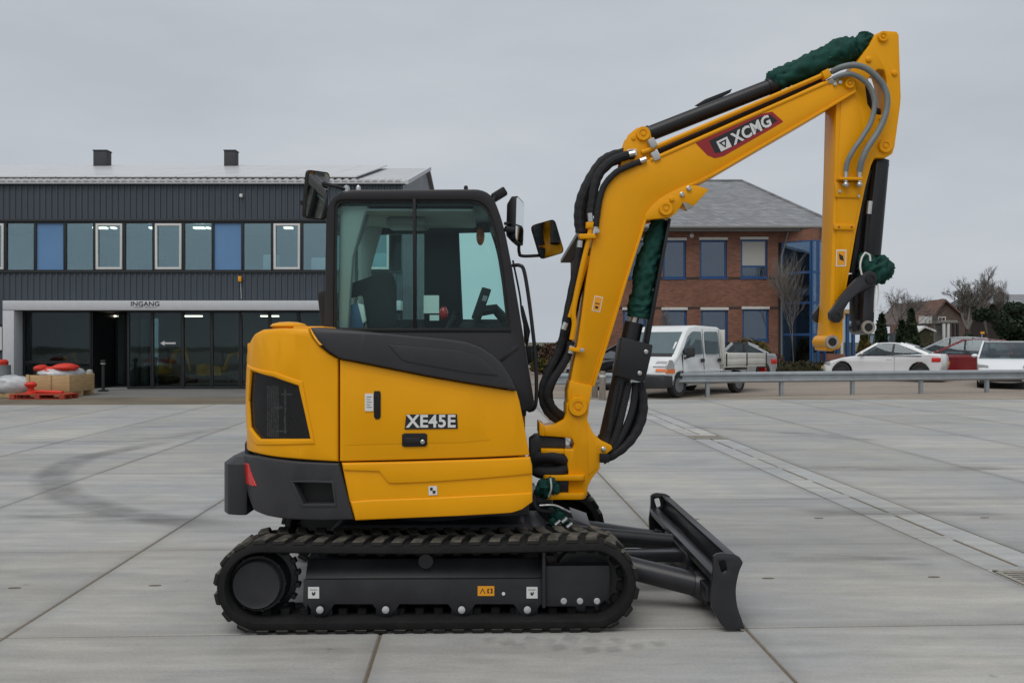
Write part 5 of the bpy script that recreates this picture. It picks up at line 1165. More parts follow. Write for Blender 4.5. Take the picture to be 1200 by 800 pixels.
ar = S.put(MB().prism([(ox(188), oz(402)), (ox(193), oz(399)), (ox(193), oz(401)), (ox(206), oz(401)), (ox(206), oz(403)), (ox(193), oz(403)), (ox(193), oz(405))], YO - .012, YO - .004), 'arrow_sign', 'white_frame')
S.put(MB().box(ox(280.5), ox(284), YO - .16, YO - .04, oz(330), oz(324)), 'wall_lamp', 'decal_orange', bevel=.01)
S.put(MB().cyl((ox(282.5), YO - .06, oz(330)), (ox(283.5), YO - .06, oz(350)), .012, n=6), 'wall_cable', 'bolt')
S.put(MB().box(ox(282), ox(285.5), YO - .16, YO - .04, oz(232), oz(228)), 'wall_camera', 'white_frame', bevel=.02)
S.put(MB().ring([(ox(-30), oz(412)), (ox(9), oz(412)), (ox(9), oz(380)), (ox(-30), oz(380))], [(ox(-27), oz(410)), (ox(4), oz(410)), (ox(4), oz(382)), (ox(-27), oz(382))], YO - .06, YO - .03), 'side_window_frame', 'dark_frame')
S.put(MB().box(ox(1), ox(3.5), YO - .07, YO - .04, oz(410), oz(383)), 'side_window_post', 'white_frame')
S.put(MB().box(ox(-27), ox(4), YO - .05, YO - .045, oz(410), oz(382)), 'pane', 'shop_glass')

# ---------------------------------------------------------------- things by the entrance
M['wood'] = pm('crate plywood', (.46, .31, .15), .7, var=.2, scale=3, stretch=(1, 1, 6), bump=.1)
M['red_wood'] = pm('red pallet paint', (.36, .045, .02), .7, var=.25, scale=6)
M['red_cloth'] = pm('red sacking', (.62, .035, .015), .6, var=.2, scale=5, bump=.3, bscale=20)
M['film'] = pm('stretch film', (.50, .51, .52), .25, var=.25, scale=4, bump=.6, bscale=12)
M['grey_plastic'] = pm('grey plastic', (.20, .215, .22), .5)
k = 24.9 / F
def pallet(name, label, px0, px1, Yp, depth=1.0):
    x0, x1 = (px0 - 600) * Yp / F, (px1 - 600) * Yp / F; s = Site(name, label, 'pallet', ((x0 + x1) / 2, Yp + depth / 2, 0), 'pallets by the entrance')
    n_ = 7
    for i in range(n_):
        yb = Yp + i * (depth - .1) / (n_ - 1); s.put(MB().box(x0, x1, yb, yb + .095, .115, .14), 'top_board', 'red_wood', bevel=.003, seg=1)
    for yb in (Yp, Yp + depth / 2 - .05, Yp + depth - .1):
        s.put(MB().box(x0, x1, yb, yb + .095, 0.0, .02), 'bottom_board', 'red_wood', bevel=.003, seg=1)
        for xb_ in (x0 + .02, (x0 + x1) / 2 - .07, x1 - .16): s.put(MB().box(xb_, xb_ + .14, yb, yb + .095, .02, .115), 'block', 'red_wood', bevel=.003, seg=1)
    return x0, x1
pallet('pallet', 'flat red wooden pallet lying in front of the plywood crate', 10, 76, 24.6, .8)
x0, x1 = (32 - 600) * 25.6 / F, (83 - 600) * 25.6 / F
cr_ = Site('plywood_crate', 'plywood crate with red sacks under film by the entrance window', 'crate', ((x0 + x1) / 2, 26.2, 0))
zc0, zc1 = .14, .62
cr_.put(MB().box(x0, x1, 25.55, 25.58, zc0, zc1), 'front_board', 'wood', bevel=.004); cr_.put(MB().box(x0, x1, 27.02, 27.05, zc0, zc1), 'back_board', 'wood', bevel=.004)
cr_.put(MB().box(x0, x0 + .03, 25.58, 27.02, zc0, zc1), 'side_board', 'wood', bevel=.004); cr_.put(MB().box(x1 - .03, x1, 25.58, 27.02, zc0, zc1), 'side_board', 'wood', bevel=.004)
for xx in (x0 + .0, (x0 + x1) / 2, x1 - .09): cr_.put(MB().box(xx, xx + .09, 25.52, 25.548, zc0, zc1 + .02), 'corner_batten', 'wood', bevel=.003)
for yy in (25.6, 26.25, 26.9): cr_.put(MB().box(x0, x1, yy, yy + .1, .0, .138), 'runner', 'wood', bevel=.003)
rg = random.Random(4); mf = MB(); xm = (x0 + x1) / 2
mf.blob((xm, 26.3, .66), ((x1 - x0) / 2 + .02, .74, .20), 22, 10, jit=.06, rng=rg); cr_.put(mf, 'film_cover', 'film', smooth=60)
for (dx, dz, a, b) in ((-.42, .80, .16, .11), (.28, .83, .34, .12), (-.05, .74, .25, .12)):
    cr_.put(MB().blob((xm + dx, 26.0, dz), (a, .35, b), 12, 8, jit=.1, rng=rg), 'red_sack', 'red_cloth', smooth=60)
mr_ = Site('red_fitting', 'small red cast fitting lying on the red pallet', 'fitting', (gpt(35, 462).x, 24.9, .14))
xx = (35 - 600) * 24.9 / F
mr_.put(MB().lathe([(.17, 0), (.17, .03), (.08, .06), (.08, .16), (.14, .2), (.16, .26), (.10, .32), (0, .33)], (xx, 24.95, .14), (0, 0, 1), 18), 'casting', 'red_cloth')
mr_.put(MB().cyl((xx, 24.95, .2), (xx + .9, 24.92, .17), .05, n=10), 'red_pipe', 'red_cloth')
wf = Site('wrapped_bundle', 'low load wrapped in clear plastic film beside the crate', 'bundle', ((4 - 600) * 25.2 / F, 25.6, 0))
wf.put(MB().blob(((2 - 600) * 25.2 / F, 25.7, .32), (.62, .55, .30), 20, 12, jit=.10, rng=rg), 'film_wrap', 'film', smooth=50)
wf.put(MB().box((-22 - 600) * 25.2 / F, (22 - 600) * 25.2 / F, 25.25, 26.2, .0, .12), 'base_board', 'wood', bevel=.01)
dr = Site('grey_drum', 'grey drum with a red and white lid at the far left', 'drum', ((0 - 600) * 28 / F, 28, 0))
dr.put(MB().lathe([(.30, 0), (.30, .3), (.31, .32), (.31, .6), (.30, .62), (.30, .85), (0, .85)], ((0 - 600) * 28 / F, 28, 0), (0, 0, 1), 24), 'drum_body', 'grey_plastic', smooth=40)
dr.put(MB().lathe([(.25, .85), (.26, .95), (.2, 1.02), (0, 1.02)], ((-1 - 600) * 28 / F, 28, 0), (0, 0, 1), 24), 'lid', 'red_cloth')
bo = Site('entrance_bollard', 'round concrete bollard standing right of the plywood crate', 'bollard', ((105 - 600) * 27.3 / F, 27.3, 0))
bo.put(MB().lathe([(.10, 0), (.105, .02), (.10, .62), (.085, .70), (.04, .73), (0, .735)], ((105 - 600) * 27.3 / F, 27.3, 0), (0, 0, 1), 20), 'post', 'concrete', smooth=40)
M['ash'] = pm('black ashtray post', (.015, .015, .016), .5)
ab_ = Site('ashtray_post', 'slim black ashtray post in front of the dark doors', 'ashtray', ((121 - 600) * 28.6 / F, 28.6, 0))
ab_.put(MB().lathe([(.16, 0), (.16, .03), (.05, .05), (.05, .85), (.08, .86), (.08, 1.0), (0, 1.0)], ((121 - 600) * 28.6 / F, 28.6, 0), (0, 0, 1), 18), 'stand', 'ash'); ab_.put(MB().lathe([(.085, .86), (.085, .89), (.08, .89)], ((121 - 600) * 28.6 / F, 28.6, 0), (0, 0, 1), 18), 'steel_band', 'chrome')

# ---------------------------------------------------------------- brick building
def brickmat(t, n, l, p):
    g = n.new('ShaderNodeNewGeometry'); sp_ = n.new('ShaderNodeSeparateXYZ'); l.new(g.outputs['Position'], sp_.inputs[0])
    a = n.new('ShaderNodeMath'); a.operation = 'ADD'; l.new(sp_.outputs['X'], a.inputs[0]); l.new(sp_.outputs['Y'], a.inputs[1])
    c = n.new('ShaderNodeCombineXYZ'); l.new(a.outputs[0], c.inputs['X']); l.new(sp_.outputs['Z'], c.inputs['Y'])
    b = n.new('ShaderNodeTexBrick'); l.new(c.outputs[0], b.inputs['Vector']); b.inputs['Scale'].default_value = 1; b.inputs['Brick Width'].default_value = .22; b.inputs['Row Height'].default_value = .065
    b.inputs['Mortar Size'].default_value = .008; b.inputs['Color1'].default_value = (.26, .105, .064, 1); b.inputs['Color2'].default_value = (.165, .068, .044, 1); b.inputs['Mortar'].default_value = (.15, .10, .075, 1); b.inputs['Bias'].default_value = -.1
    v = _mul(n, l, _map(n, l, _noise(n, l, g.outputs['Position'], .8), .3, .7, .8, 1.2), _map(n, l, _noise(n, l, g.outputs['Position'], 6, (1, 1, 3)), .3, .7, .8, 1.2))
    s = n.new('ShaderNodeVectorMath'); s.operation = 'SCALE'; l.new(b.outputs[0], s.inputs[0]); l.new(v, s.inputs['Scale']); l.new(s.outputs[0], p.inputs['Base Color']); p.inputs['Roughness'].default_value = .85
    bp = n.new('ShaderNodeBump'); bp.inputs['Strength'].default_value = .4; bp.inputs['Distance'].default_value = .008; bp.invert = True; l.new(b.outputs['Fac'], bp.inputs['Height']); l.new(bp.outputs[0], p.inputs['Normal'])
M['brick'] = pos_mat('red brown brick', brickmat)
M['brick_dark'] = pm('dark brick band', (.05, .035, .03), .85, var=.3, scale=4)
def slate(base, rw=.3, rh=.22):
    def f(t, n, l, p):
        tcn = n.new('ShaderNodeTexCoord'); sp_ = n.new('ShaderNodeSeparateXYZ'); l.new(tcn.outputs['Object'], sp_.inputs[0])
        a = n.new('ShaderNodeMath'); a.operation = 'ADD'; l.new(sp_.outputs['X'], a.inputs[0]); l.new(sp_.outputs['Y'], a.inputs[1])
        c = n.new('ShaderNodeCombineXYZ'); l.new(a.outputs[0], c.inputs['X']); l.new(sp_.outputs['Z'], c.inputs['Y'])
        b = n.new('ShaderNodeTexBrick'); l.new(c.outputs[0], b.inputs['Vector']); b.inputs['Brick Width'].default_value = rw; b.inputs['Row Height'].default_value = rh * .45; b.inputs['Mortar Size'].default_value = .012
        b.inputs['Color1'].default_value = (*[q * 1.1 for q in base], 1); b.inputs['Color2'].default_value = (*[q * .8 for q in base], 1); b.inputs['Mortar'].default_value = (*[q * .45 for q in base], 1); b.inputs['Scale'].default_value = 1
        v = _map(n, l, _noise(n, l, tcn.outputs['Object'], 1.5), .3, .7, .8, 1.2); s = n.new('ShaderNodeVectorMath'); s.operation = 'SCALE'; l.new(b.outputs[0], s.inputs[0]); l.new(v, s.inputs['Scale']); l.new(s.outputs[0], p.inputs['Base Color']); p.inputs['Roughness'].default_value = .75
        bp = n.new('ShaderNodeBump'); bp.inputs['Strength'].default_value = .5; bp.inputs['Distance'].default_value = .02; bp.invert = True; l.new(b.outputs['Fac'], bp.inputs['Height']); l.new(bp.outputs[0], p.inputs['Normal'])
    return f
M['slate'] = pos_mat('grey roof slates', slate((.25, .255, .265)))
M['orange_tile'] = pos_mat('orange roof tiles', slate((.2, .09, .06)))
M['blue_frame'] = pm('blue window paint', (.02, .075, .20), .4, var=.1)
M['lintel'] = pm('white lintel', (.58, .57, .54), .6, var=.08)
M['soffit'] = pm('olive soffit', (.15, .14, .10), .7, var=.1)
M['fascia'] = pm('grey fascia', (.17, .165, .15), .6)
M['blind'] = pm('roller blind', (.42, .41, .38), .8, var=.03)
M['brick_glass'] = glass('brick house glass', (.70, .76, .80), .115, .015, (.75, .85, 1))
M['bay_glass'] = glass('bay glass', (.65, .75, .85), .20, .015, (.55, .75, 1.))
YB2 = 40.; kb = YB2 / F; zb2 = zg(40)
def bxx(px): return (px - 600) * kb
def bz(py): return H + (400 - py) * kb
B = Site('brick_building', 'two storey red brick office with grey hipped roof and blue windows', 'building', (bxx(830), YB2, zb2))
XBL, XBR = bxx(694), bxx(958); YBK = 54.8; zev = bz(271)
holes = []
up = [(777, 804, 281.5, 326), (820, 852, 281, 325.5), (868, 899.5, 280.5, 325.5)]; dn = [(776, 805, 363, 399), (821.5, 853, 363, 405), (870, 901, 362, 399)]
# front wall as courses between the openings
def wall_with_holes(x0, x1, z0, z1, hs, y0, y1):
    m = MB(); xs = sorted({x0, x1, *[h[0] for h in hs], *[h[1] for h in hs]}); zs_ = sorted({z0, z1, *[h[2] for h in hs], *[h[3] for h in hs]})
    for i in range(len(xs) - 1):
        run = None
        for j in range(len(zs_) - 1):
            cx_, cz_ = (xs[i] + xs[i + 1]) / 2, (zs_[j] + zs_[j + 1]) / 2; solid = not any(h[0] < cx_ < h[1] and h[2] < cz_ < h[3] for h in hs)
            if solid: run = (run[0], zs_[j + 1]) if run else (zs_[j], zs_[j + 1])
            if (not solid or j == len(zs_) - 2) and run: m.box(xs[i], xs[i + 1], y0, y1, run[0], run[1]); run = None
    return m
hs_ = [(bxx(a), bxx(b), bz(d), bz(c)) for a, b, c, d in up + dn] + [(bxx(730), bxx(757), bz(326), bz(281.5)), (bxx(730), bxx(757), bz(399), bz(363))]
XF = bxx(912)
B.put(wall_with_holes(XBL, XF, zb2 - .2, zev, hs_, YB2, YB2 + .3), 'front_wall', 'brick')
B.put(MB().box(XBL, XBL + .3, YB2 + .3, YBK, zb2 - .2, zev), 'left_wall', 'brick')
B.put(MB().box(XBL, XBR + 1, YBK - .3, YBK - .002, zb2 - .2, zev - .01), 'back_wall', 'brick')
B.put(MB().box(XBR + .7, XBR + 1.0, YB2 + 2, YBK - .3, zb2 - .2, zev), 'right_wall', 'brick')
for z_a, z_b in ((324.5, 327.5), (359.5, 362)):
    for (a, b) in ((694, 730), (757, 777), (804, 820), (852, 868), (899.5, 912)): B.put(MB().box(bxx(a), bxx(b), YB2 - .012, YB2 + .05, bz(z_b), bz(z_a)), 'brick_band', 'brick_dark')
B.put(MB().box(XBL + .3, XBR, YB2 + 3.0, YB2 + 3.2, zb2, zev), 'inner_wall', 'room')
B.put(MB().box(XBL + .3, XBR, YB2 + .32, YB2 + 3.0, bz(345), bz(338)), 'upper_floor', 'room')
def bwin(x0, x1, z0, z1, y=YB2 + .08, f=.09, blind=0, split=None):
    wn = B.put(MB().ring([(x0, z0), (x1, z0), (x1, z1), (x0, z1)], [(x0 + f, z0 + f), (x1 - f, z0 + f), (x1 - f, z1 - f), (x0 + f, z1 - f)], y, y + .1), 'window', 'blue_frame', bevel=.006)
    B.put(MB().box(x0 + f, x1 - f, y + .04, y + .05, z0 + f, z1 - f), 'pane', 'brick_glass', wn)
    if blind: B.put(MB().box(x0 + f, x1 - f, y + .015, y + .03, z0 + (z1 - z0) * blind, z1 - f), 'blind', 'blind', wn)
    if split: B.put(MB().box(x0 + f, x1 - f, y - .01, y + .08, z0 + (z1 - z0) * split - .04, z0 + (z1 - z0) * split + .04), 'transom', 'blue_frame', wn)
    B.put(MB().box(x0 - .02, x1 + .02, YB2 - .03, YB2 + .12, z0 - .06, z0 + .005), 'sill', 'blue_frame', wn)
    B.put(MB().box(x0 - .03, x1 + .03, YB2 - .03, YB2 + .14, z1 - .005, z1 + .11), 'lintel', 'lintel', wn)
for i, h in enumerate(hs_): bwin(*h, blind=.30 if i == 2 else 0, split=.30 if i == 2 else None)
# glazed corner bay
bay = [(XF, YB2 + .05), (bxx(916), YB2 - .02), (bxx(943), YB2 - .9), (bxx(951), YB2 - .9), (bxx(965), YB2 - .2), (bxx(972), YB2 + 1.5)]
for i in range(1, 5):
    (xa_, ya_), (xb_, yb_) = bay[i - 1], bay[i]
    if i == 1: continue
    d = Vector((xb_ - xa_, yb_ - ya_, 0)); L_ = d.length; ang_ = math.atan2(d.y, d.x)
    levels = [zb2, bz(392), bz(355.5), bz(320.5), bz(284)]
    for j in range(4):
        wn = MB().ring([(0, levels[j]), (L_, levels[j]), (L_, levels[j + 1]), (0, levels[j + 1])], [(.07, levels[j] + .05), (L_ - .07, levels[j] + .05), (L_ - .07, levels[j + 1] - .05), (.07, levels[j + 1] - .05)], -.04, .05)
        rm_ = Matrix.Rotation(ang_, 3, 'Z'); wn.v = [tuple(rm_ @ Vector(q) + Vector((xa_, ya_, 0))) for q in wn.v]; w0 = B.put(wn, 'bay_window', 'blue_frame')
        pn = MB().box(.07, L_ - .07, 0, .01, levels[j] + .05, levels[j + 1] - .05); pn.v = [tuple(rm_ @ Vector(q) + Vector((xa_, ya_, 0))) for q in pn.v]; B.put(pn, 'pane', 'bay_glass', w0)
B.put(MB().prism([(a, b - .02) for a, b in bay] + [(bxx(972), YB2 + 2), (XF, YB2 + 2)], bz(284), zev, 'z'), 'bay_head', 'brick')
B.put(MB().prism([(bxx(958), YB2 - .1), (bxx(990), YB2 - .1), (bxx(990), YB2 + 3), (bxx(958), YB2 + 3)], zb2, zb2 + .9, 'z'), 'low_wall', 'brick')
# low extension to the right
ex = [(bxx(985), bxx(1006))]
B.put(MB().box(bxx(972), bxx(1008), YB2 + .5, YB2 + 4, bz(367), bz(362)), 'extension_fascia', 'wood')
for px in (986, 991, 998, 1005): B.put(MB().box(bxx(px), bxx(px) + .12, YB2 + .6, YB2 + .75, zb2, bz(367)), 'extension_post', 'blue_frame' if px != 991 else 'lintel')
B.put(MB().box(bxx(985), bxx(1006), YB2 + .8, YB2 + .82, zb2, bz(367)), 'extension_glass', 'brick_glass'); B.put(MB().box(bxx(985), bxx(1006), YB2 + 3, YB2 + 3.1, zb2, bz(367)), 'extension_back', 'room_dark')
# roof
ov = .55; xl, xr2, yf, yb3 = XBL - ov, bxx(982), YB2 - ov, YBK + ov; yrg = 47.4; zrg = H + 187 * yrg / F; rl, rr_ = XBL + 5, 270 * yrg / F; ze2 = bz(268)
def roofm(dz): return MB().add([(xl, yf, ze2 + dz), (xr2, yf, ze2 + dz), (xr2, yb3, ze2 + dz), (xl, yb3, ze2 + dz), (rl, yrg, zrg + dz), (rr_, yrg, zrg + dz)], [(0, 1, 5, 4), (1, 2, 5), (2, 3, 4, 5), (3, 0, 4)])
rf2 = B.put(roofm(.02), 'roof', 'slate', smooth=5)
B.put(MB().box(xl, xr2, yf, yb3, ze2 - .16, ze2 - .14), 'soffit', 'soffit', rf2)
for (a, b, c, d) in ((xl - .03, xr2 + .03, yf - .03, yf), (xl - .03, xr2 + .03, yb3, yb3 + .03), (xl - .03, xl, yf, yb3), (xr2, xr2 + .03, yf, yb3)): B.put(MB().box(a, b, c, d, ze2 - .17, ze2 + .03), 'fascia', 'fascia', rf2)
B.put(MB().tube([(xl - .05, yf - .10, ze2 - .02), (xr2 + .05, yf - .10, ze2 - .02)], .07, 10), 'gutter', 'fascia', rf2)
B.put(MB().tube([(rl, yrg, zrg + .04), (rr_, yrg, zrg + .04)], .09, 8), 'ridge_cap', 'slate', rf2)
for a, b in (((rr_, yrg, zrg + .04), (xr2, yf, ze2 + .05)), ((rl, yrg, zrg + .04), (xl, yf, ze2 + .05))): B.put(MB().tube([a, b], .07, 8), 'hip_cap', 'slate', rf2)
B.put(MB().tube([(bxx(921), YB2 - .4, ze2 - .1), (bxx(919), YB2 - .12, ze2 - .7), (bxx(915), YB2 - .12, bz(300)), (bxx(915), YB2 - .12, zb2)], .045, 8), 'downpipe', 'fascia')
B.put(MB().lathe([(.10, 0), (.10, .03), (.06, .05), (0, .05)], (bxx(810.5), YB2, bz(276)), (0, -1, 0), 14), 'wall_vent', 'lintel')

# ---------------------------------------------------------------- guard rail, timber posts
M['galv'] = pm('galvanised steel', (.36, .39, .41), .42, metal=.55, var=.15, scale=3)
M['weathered'] = pm('weathered timber', (.20, .17, .14), .9, var=.35, scale=5, stretch=(4, 4, .5), bump=.3, bscale=20)
ga, gb = Vector((230 / F * 25.3, 25.3, 0)), Vector((558 / F * 27.3, 27.3, 0)); gd = (gb - ga); gl = gd.length / 4; gd.normalize(); gang = math.atan2(gd.y, gd.x)
GR = thing('guard_rail', 'galvanised steel guard rail on posts along the edge of the yard', 'guard rail', ga, gang)
zr_ = .72
prof = [(-.0, .31), (-.03, .30), (-.08, .265), (-.08, .225), (-.02, .18), (-.02, .13), (-.08, .085), (-.08, .045), (-.03, .01), (0, 0)]
prof = [(y, z + zr_ - .31) for y, z in prof]; pr2 = [(y + .006, z) for y, z in prof]
for i in range(-2, 6):
    m = MB().prism([(a, b) for a, b in prof] + pr2[::-1], i * gl + .0, (i + 1) * gl + .06, 'x'); m.v = [(a, b - (.004 if i % 2 else 0), c) for a, b, c in m.v]
    r_ = m.build('rail_beam', 'galv', GR, smooth=40)
    for zz in (.14, .17): MB().lathe([(.016, 0), (.016, .01), (.01, .016), (0, .016)], (i * gl + .03, -.022, zr_ - .31 + zz), (0, -1, 0), 8).build('splice_bolt', 'bolt', r_)
for i in range(-1, 6):
    MB().prism([(.0, -.05), (.0, .05), (.012, .05), (.012, -.038), (.09, -.038), (.09, .05), (.10, .05), (.10, -.05)], -.2, zr_ - .04, 'z').build('rail_post', 'galv', GR, .002).location = (i * gl - .05, .06, 0)
for i, (px, py) in enumerate(((697, 466), (706, 468.5))):
    g = gpt(px, py); r = .052
    t = Site('timber_post', ['weathered timber post behind the boom, the left one of the pair', 'weathered timber post behind the boom, the right one of the pair'][i], 'post', g, 'timber posts beside the guard rail')
    h_ = .78 if i else .70
    t.put(MB().lathe([(.085, -.1), (.085, h_ - .03), (.07, h_), (0, h_ + .005)], g, (0, 0, 1), 14), 'post', 'weathered', smooth=40)
    t.put(MB().lathe([(.087, h_ - .16), (.087, h_ - .10), (.085, h_ - .10)], g, (0, 0, 1), 14), 'reflector_band', 'lintel')
# ================================================================ vehicles
M['car_white'] = pm('white car paint', (.74, .75, .76), .22, var=.03, scale=2, coat=.6, rvar=.03)
M['van_white'] = pm('white van paint', (.72, .73, .73), .35, var=.08, scale=3, coat=.3)
M['car_red'] = pm('red car paint', (.20, .012, .018), .22, var=.04, scale=2, coat=.6, rvar=.03)
M['car_dark'] = pm('dark car paint', (.012, .013, .016), .25, var=.1, scale=2, coat=.5)
M['car_silver'] = pm('silver car paint', (.38, .40, .42), .28, metal=.3, var=.04, scale=2, coat=.5)
M['car_glass'] = glass('car glass', (.45, .52, .53), .08, .02, (.85, .95, 1), solid=.12, fres=.5)
M['tyre'] = pm('tyre rubber', (.018, .018, .018), .85, var=.2)
M['rim_dark'] = pm('dark alloy', (.06, .06, .065), .35, metal=.6)
M['rim_silver'] = pm('silver wheel', (.20, .205, .21), .4, metal=.6)
M['headlamp'] = pm('headlamp glass', (.36, .37, .37), .12, coat=.8, var=.2, scale=15)
M['trim_black'] = pm('black bumper plastic', (.022, .022, .024), .6)
M['plate_yellow'] = pm('yellow number plate', (.55, .36, .03), .5)
M['bed_alu'] = pm('grey drop side board', (.56, .55, .51), .5, var=.1, scale=3)
def inset(poly, d):
    n_ = len(poly); area = sum(poly[i][0] * poly[(i + 1) % n_][1] - poly[(i + 1) % n_][0] * poly[i][1] for i in range(n_)); sg = 1 if area > 0 else -1; o = []
    for i in range(n_):
        p = Vector(poly[i]); a = (p - Vector(poly[i - 1])); b = (Vector(poly[(i + 1) % n_]) - p); a = a.normalized() if a.length else a; b = b.normalized() if b.length else b
        na = Vector((-a.y, a.x)) * sg; nb = Vector((-b.y, b.x)) * sg; nn = na + nb; nn = nn / max(nn.length_squared / 2, .35) if nn.length > 1e-6 else na
        o.append(tuple(p + nn * d))
    return o
def loft(poly, W_, warp, edge=.05, ny=5):
    """side outline carried across the width with rounded flanks"""
    h = W_ / 2; rows = [(-h, edge)] + [(-h + edge * .35, edge * .3), (-h + edge, 0)] + [(-h + edge + (2 * h - 2 * edge) * k / (ny + 1), 0) for k in range(1, ny + 1)] + [(h - edge, 0), (h - edge * .35, edge * .3), (h, edge)]
    m = MB(); n_ = len(poly); vs = []
    for y, d in rows: vs += [warp(x, y, z) for x, z in (inset(poly, d) if d else poly)]
    fs = [(j * n_ + i, j * n_ + (i + 1) % n_, (j + 1) * n_ + (i + 1) % n_, (j + 1) * n_ + i) for j in range(len(rows) - 1) for i in range(n_)]
    fs += [tuple(range(n_)), tuple(range(len(rows) * n_ - 1, (len(rows) - 1) * n_ - 1, -1))]
    return m.add(vs, fs)
def arch(cx, r, n_=9, zc=None, z0=.2):
    """wheel opening cut in the sill line, listed front to rear"""
    a0 = math.asin(min(.95, max(-.5, (z0 - zc) / r))); return [(cx + r * math.cos(a), zc + r * math.sin(a)) for a in [a0 + (math.pi - 2 * a0) * k / n_ for k in range(n_ + 1)]]
def tri(poly2, base): return poly2
def wheel(root, x, y, r, wd, rim, sgn, spokes=5):
    w_ = MB().lathe([(r * .62, -wd / 2), (r * .93, -wd / 2), (r, -wd * .36), (r, wd * .36), (r * .93, wd / 2), (r * .62, wd / 2), (r * .60, wd * .3)], (x, y, r), (0, sgn, 0), 26).build('wheel', 'tyre', root, smooth=40)
    m = MB(); m.lathe([(r * .63, wd * .42), (r * .58, wd * .47), (r * .56, wd * .25), (r * .2, wd * .22), (0, wd * .24)], (x, y, r), (0, sgn, 0), 26)
    for k in range(spokes):
        a = 2 * math.pi * k / spokes; rot = Matrix.Rotation(a, 3, 'Y'); m.obox(Vector((x, y + sgn * wd * .34, r)) + rot @ Vector((0, 0, r * .33)), (r * .17, wd * .2, r * .55), rot)
    m.lathe([(r * .15, wd * .25), (r * .15, wd * .42), (0, wd * .44)], (x, y, r), (0, sgn, 0), 14); m.build('rim', rim, w_, .003, seg=1)
def car(name, label, loc, rz, paint, L_, W_, top, cab, wx, wr_, ground=.19, taper=.17, rim='rim_dark', plan=.16, tail_h=(.62, .82), lamp_h=(.55, .70), bpil=(.48,), tail_col='red_lens', hgt=1.4, door_x=None, roof_paint=None, group='parked cars beyond the guard rail', plate_c='plate_yellow'):
    """top: lower-body outline from the rear bumper over the bonnet to the front; cab: glasshouse outline rear base .. front base"""
    root = thing(name, label, 'car', loc, rz, group); h = W_ / 2; zb_ = min(cab[0][1], cab[-1][1]); zt_ = max(z for x, z in cab)
    def warp(x, y, z):
        t = abs(y) / h; e = min(1, max(0, (x - L_ / 2) / (L_ / 2))) ; e2 = min(1, max(0, (L_ / 2 - x) / (L_ / 2)))
        xx = x - plan * t ** 2.6 * e ** 3 * 1.0 + plan * .8 * t ** 2.6 * e2 ** 3
        k = 1 - taper * max(0, min(1, (z - zb_) / (zt_ - zb_))) - .05 * max(0, (.42 - z) / .42)
        k *= 1 - .06 * e ** 4 - .05 * e2 ** 4
        return (xx - L_ / 2, y * k, z)
    out = list(top) + [(L_ - .15, ground)] + arch(wx[1], wr_ * 1.14, 9, wr_, ground) + arch(wx[0], wr_ * 1.14, 9, wr_, ground) + [(.2, ground)]
    body_ = loft(out, W_, warp, .045, 7).build('body', paint, root, smooth=32)
    # glasshouse: glass volume with painted roof and pillars over it
    gl_ = loft(inset(cab, .012) if False else cab, W_ * .985, warp, .03, 5).build('glasshouse', 'car_glass', root, smooth=32)
    for row in (.36, .62):
        xs_ = cab[0][0] + (cab[-1][0] - cab[0][0]) * row - L_ / 2
        for sg in (-1, 1):
            st_ = MB().prism(rnd_poly([(xs_ - .1, zb_ - .5), (xs_ + .12, zb_ - .5), (xs_ + .02, zb_ + .12), (xs_ - .12, zb_ + .12)], .04, 3), sg * .36 - .22, sg * .36 + .22).build('seat', 'seat', root, .03); MB().box(xs_ - .13, xs_ - .04, sg * .36 - .12, sg * .36 + .12, zb_ + .15, zb_ + .33).build('headrest', 'seat', st_, .03)
    xs_ = cab[-1][0] - L_ / 2 - .42; MB().tube([(xs_, .36 + .17 * math.cos(a), zb_ + .02 + .17 * math.sin(a)) for a in [k * math.pi / 7 for k in range(14)]], .014, 6, closed=True).build('steering_wheel', 'seat', root)
    for sg in (-1, 1):
        q = [(cab[0][0] + .25, zb_ - .012), (cab[-1][0] - .05, zb_ - .012), (cab[-1][0] - .05, zb_ + .014), (cab[0][0] + .25, zb_ + .014)]; m = MB()
        m.add([warp(x, sg * (h + .006), z) for x, z in q] + [warp(x, sg * (h - .03), z) for x, z in q], [(0, 1, 2, 3), (7, 6, 5, 4)] + [(i, (i + 1) % 4, 4 + (i + 1) % 4, 4 + i) for i in range(4)]).build('belt_trim', 'trim_black', body_)
    tops = [q for q in cab if q[1] > zb_ + (zt_ - zb_) * .80]
    rp = tops + [(x, z - .035) for x, z in tops[::-1]]; rp = [(x, z + .012) for x, z in rp]
    loft(rp, W_ * 1.0, warp, .012, 5).build('roof', roof_paint or paint, root, smooth=32)
    def pillar(a, b, wd, nm='pillar'):
        d = (Vector(b) - Vector(a)).normalized(); nn = Vector((d.y, -d.x)) * wd / 2
        q = [tuple(Vector(a) + nn), tuple(Vector(b) + nn), tuple(Vector(b) - nn), tuple(Vector(a) - nn)]
        for sg in (-1, 1):
            m = MB(); vs = [warp(x, sg * (h * .985 + .010), z) for x, z in q] + [warp(x, sg * (h * .985 - .05), z) for x, z in q]
            m.add(vs, [(0, 1, 2, 3), (7, 6, 5, 4)] + [(i, (i + 1) % 4, 4 + (i + 1) % 4, 4 + i) for i in range(4)]).build(nm, paint if nm == 'pillar' else 'trim_black', body_)
    pillar(cab[-1], tops[-1], .07); pillar(cab[-1], (tops[-1][0] + .0, tops[-1][1] + .0), .075)
    pillar(cab[0], tops[0], .10)
    if len(cab) > 4: pillar(cab[1], tops[0], .10)
    for fb in bpil:
        xb_ = cab[0][0] + (cab[-1][0] - cab[0][0]) * fb; pillar((xb_, zb_ + .0), (xb_ - .05, zt_ - .03), .07, 'door_pillar')
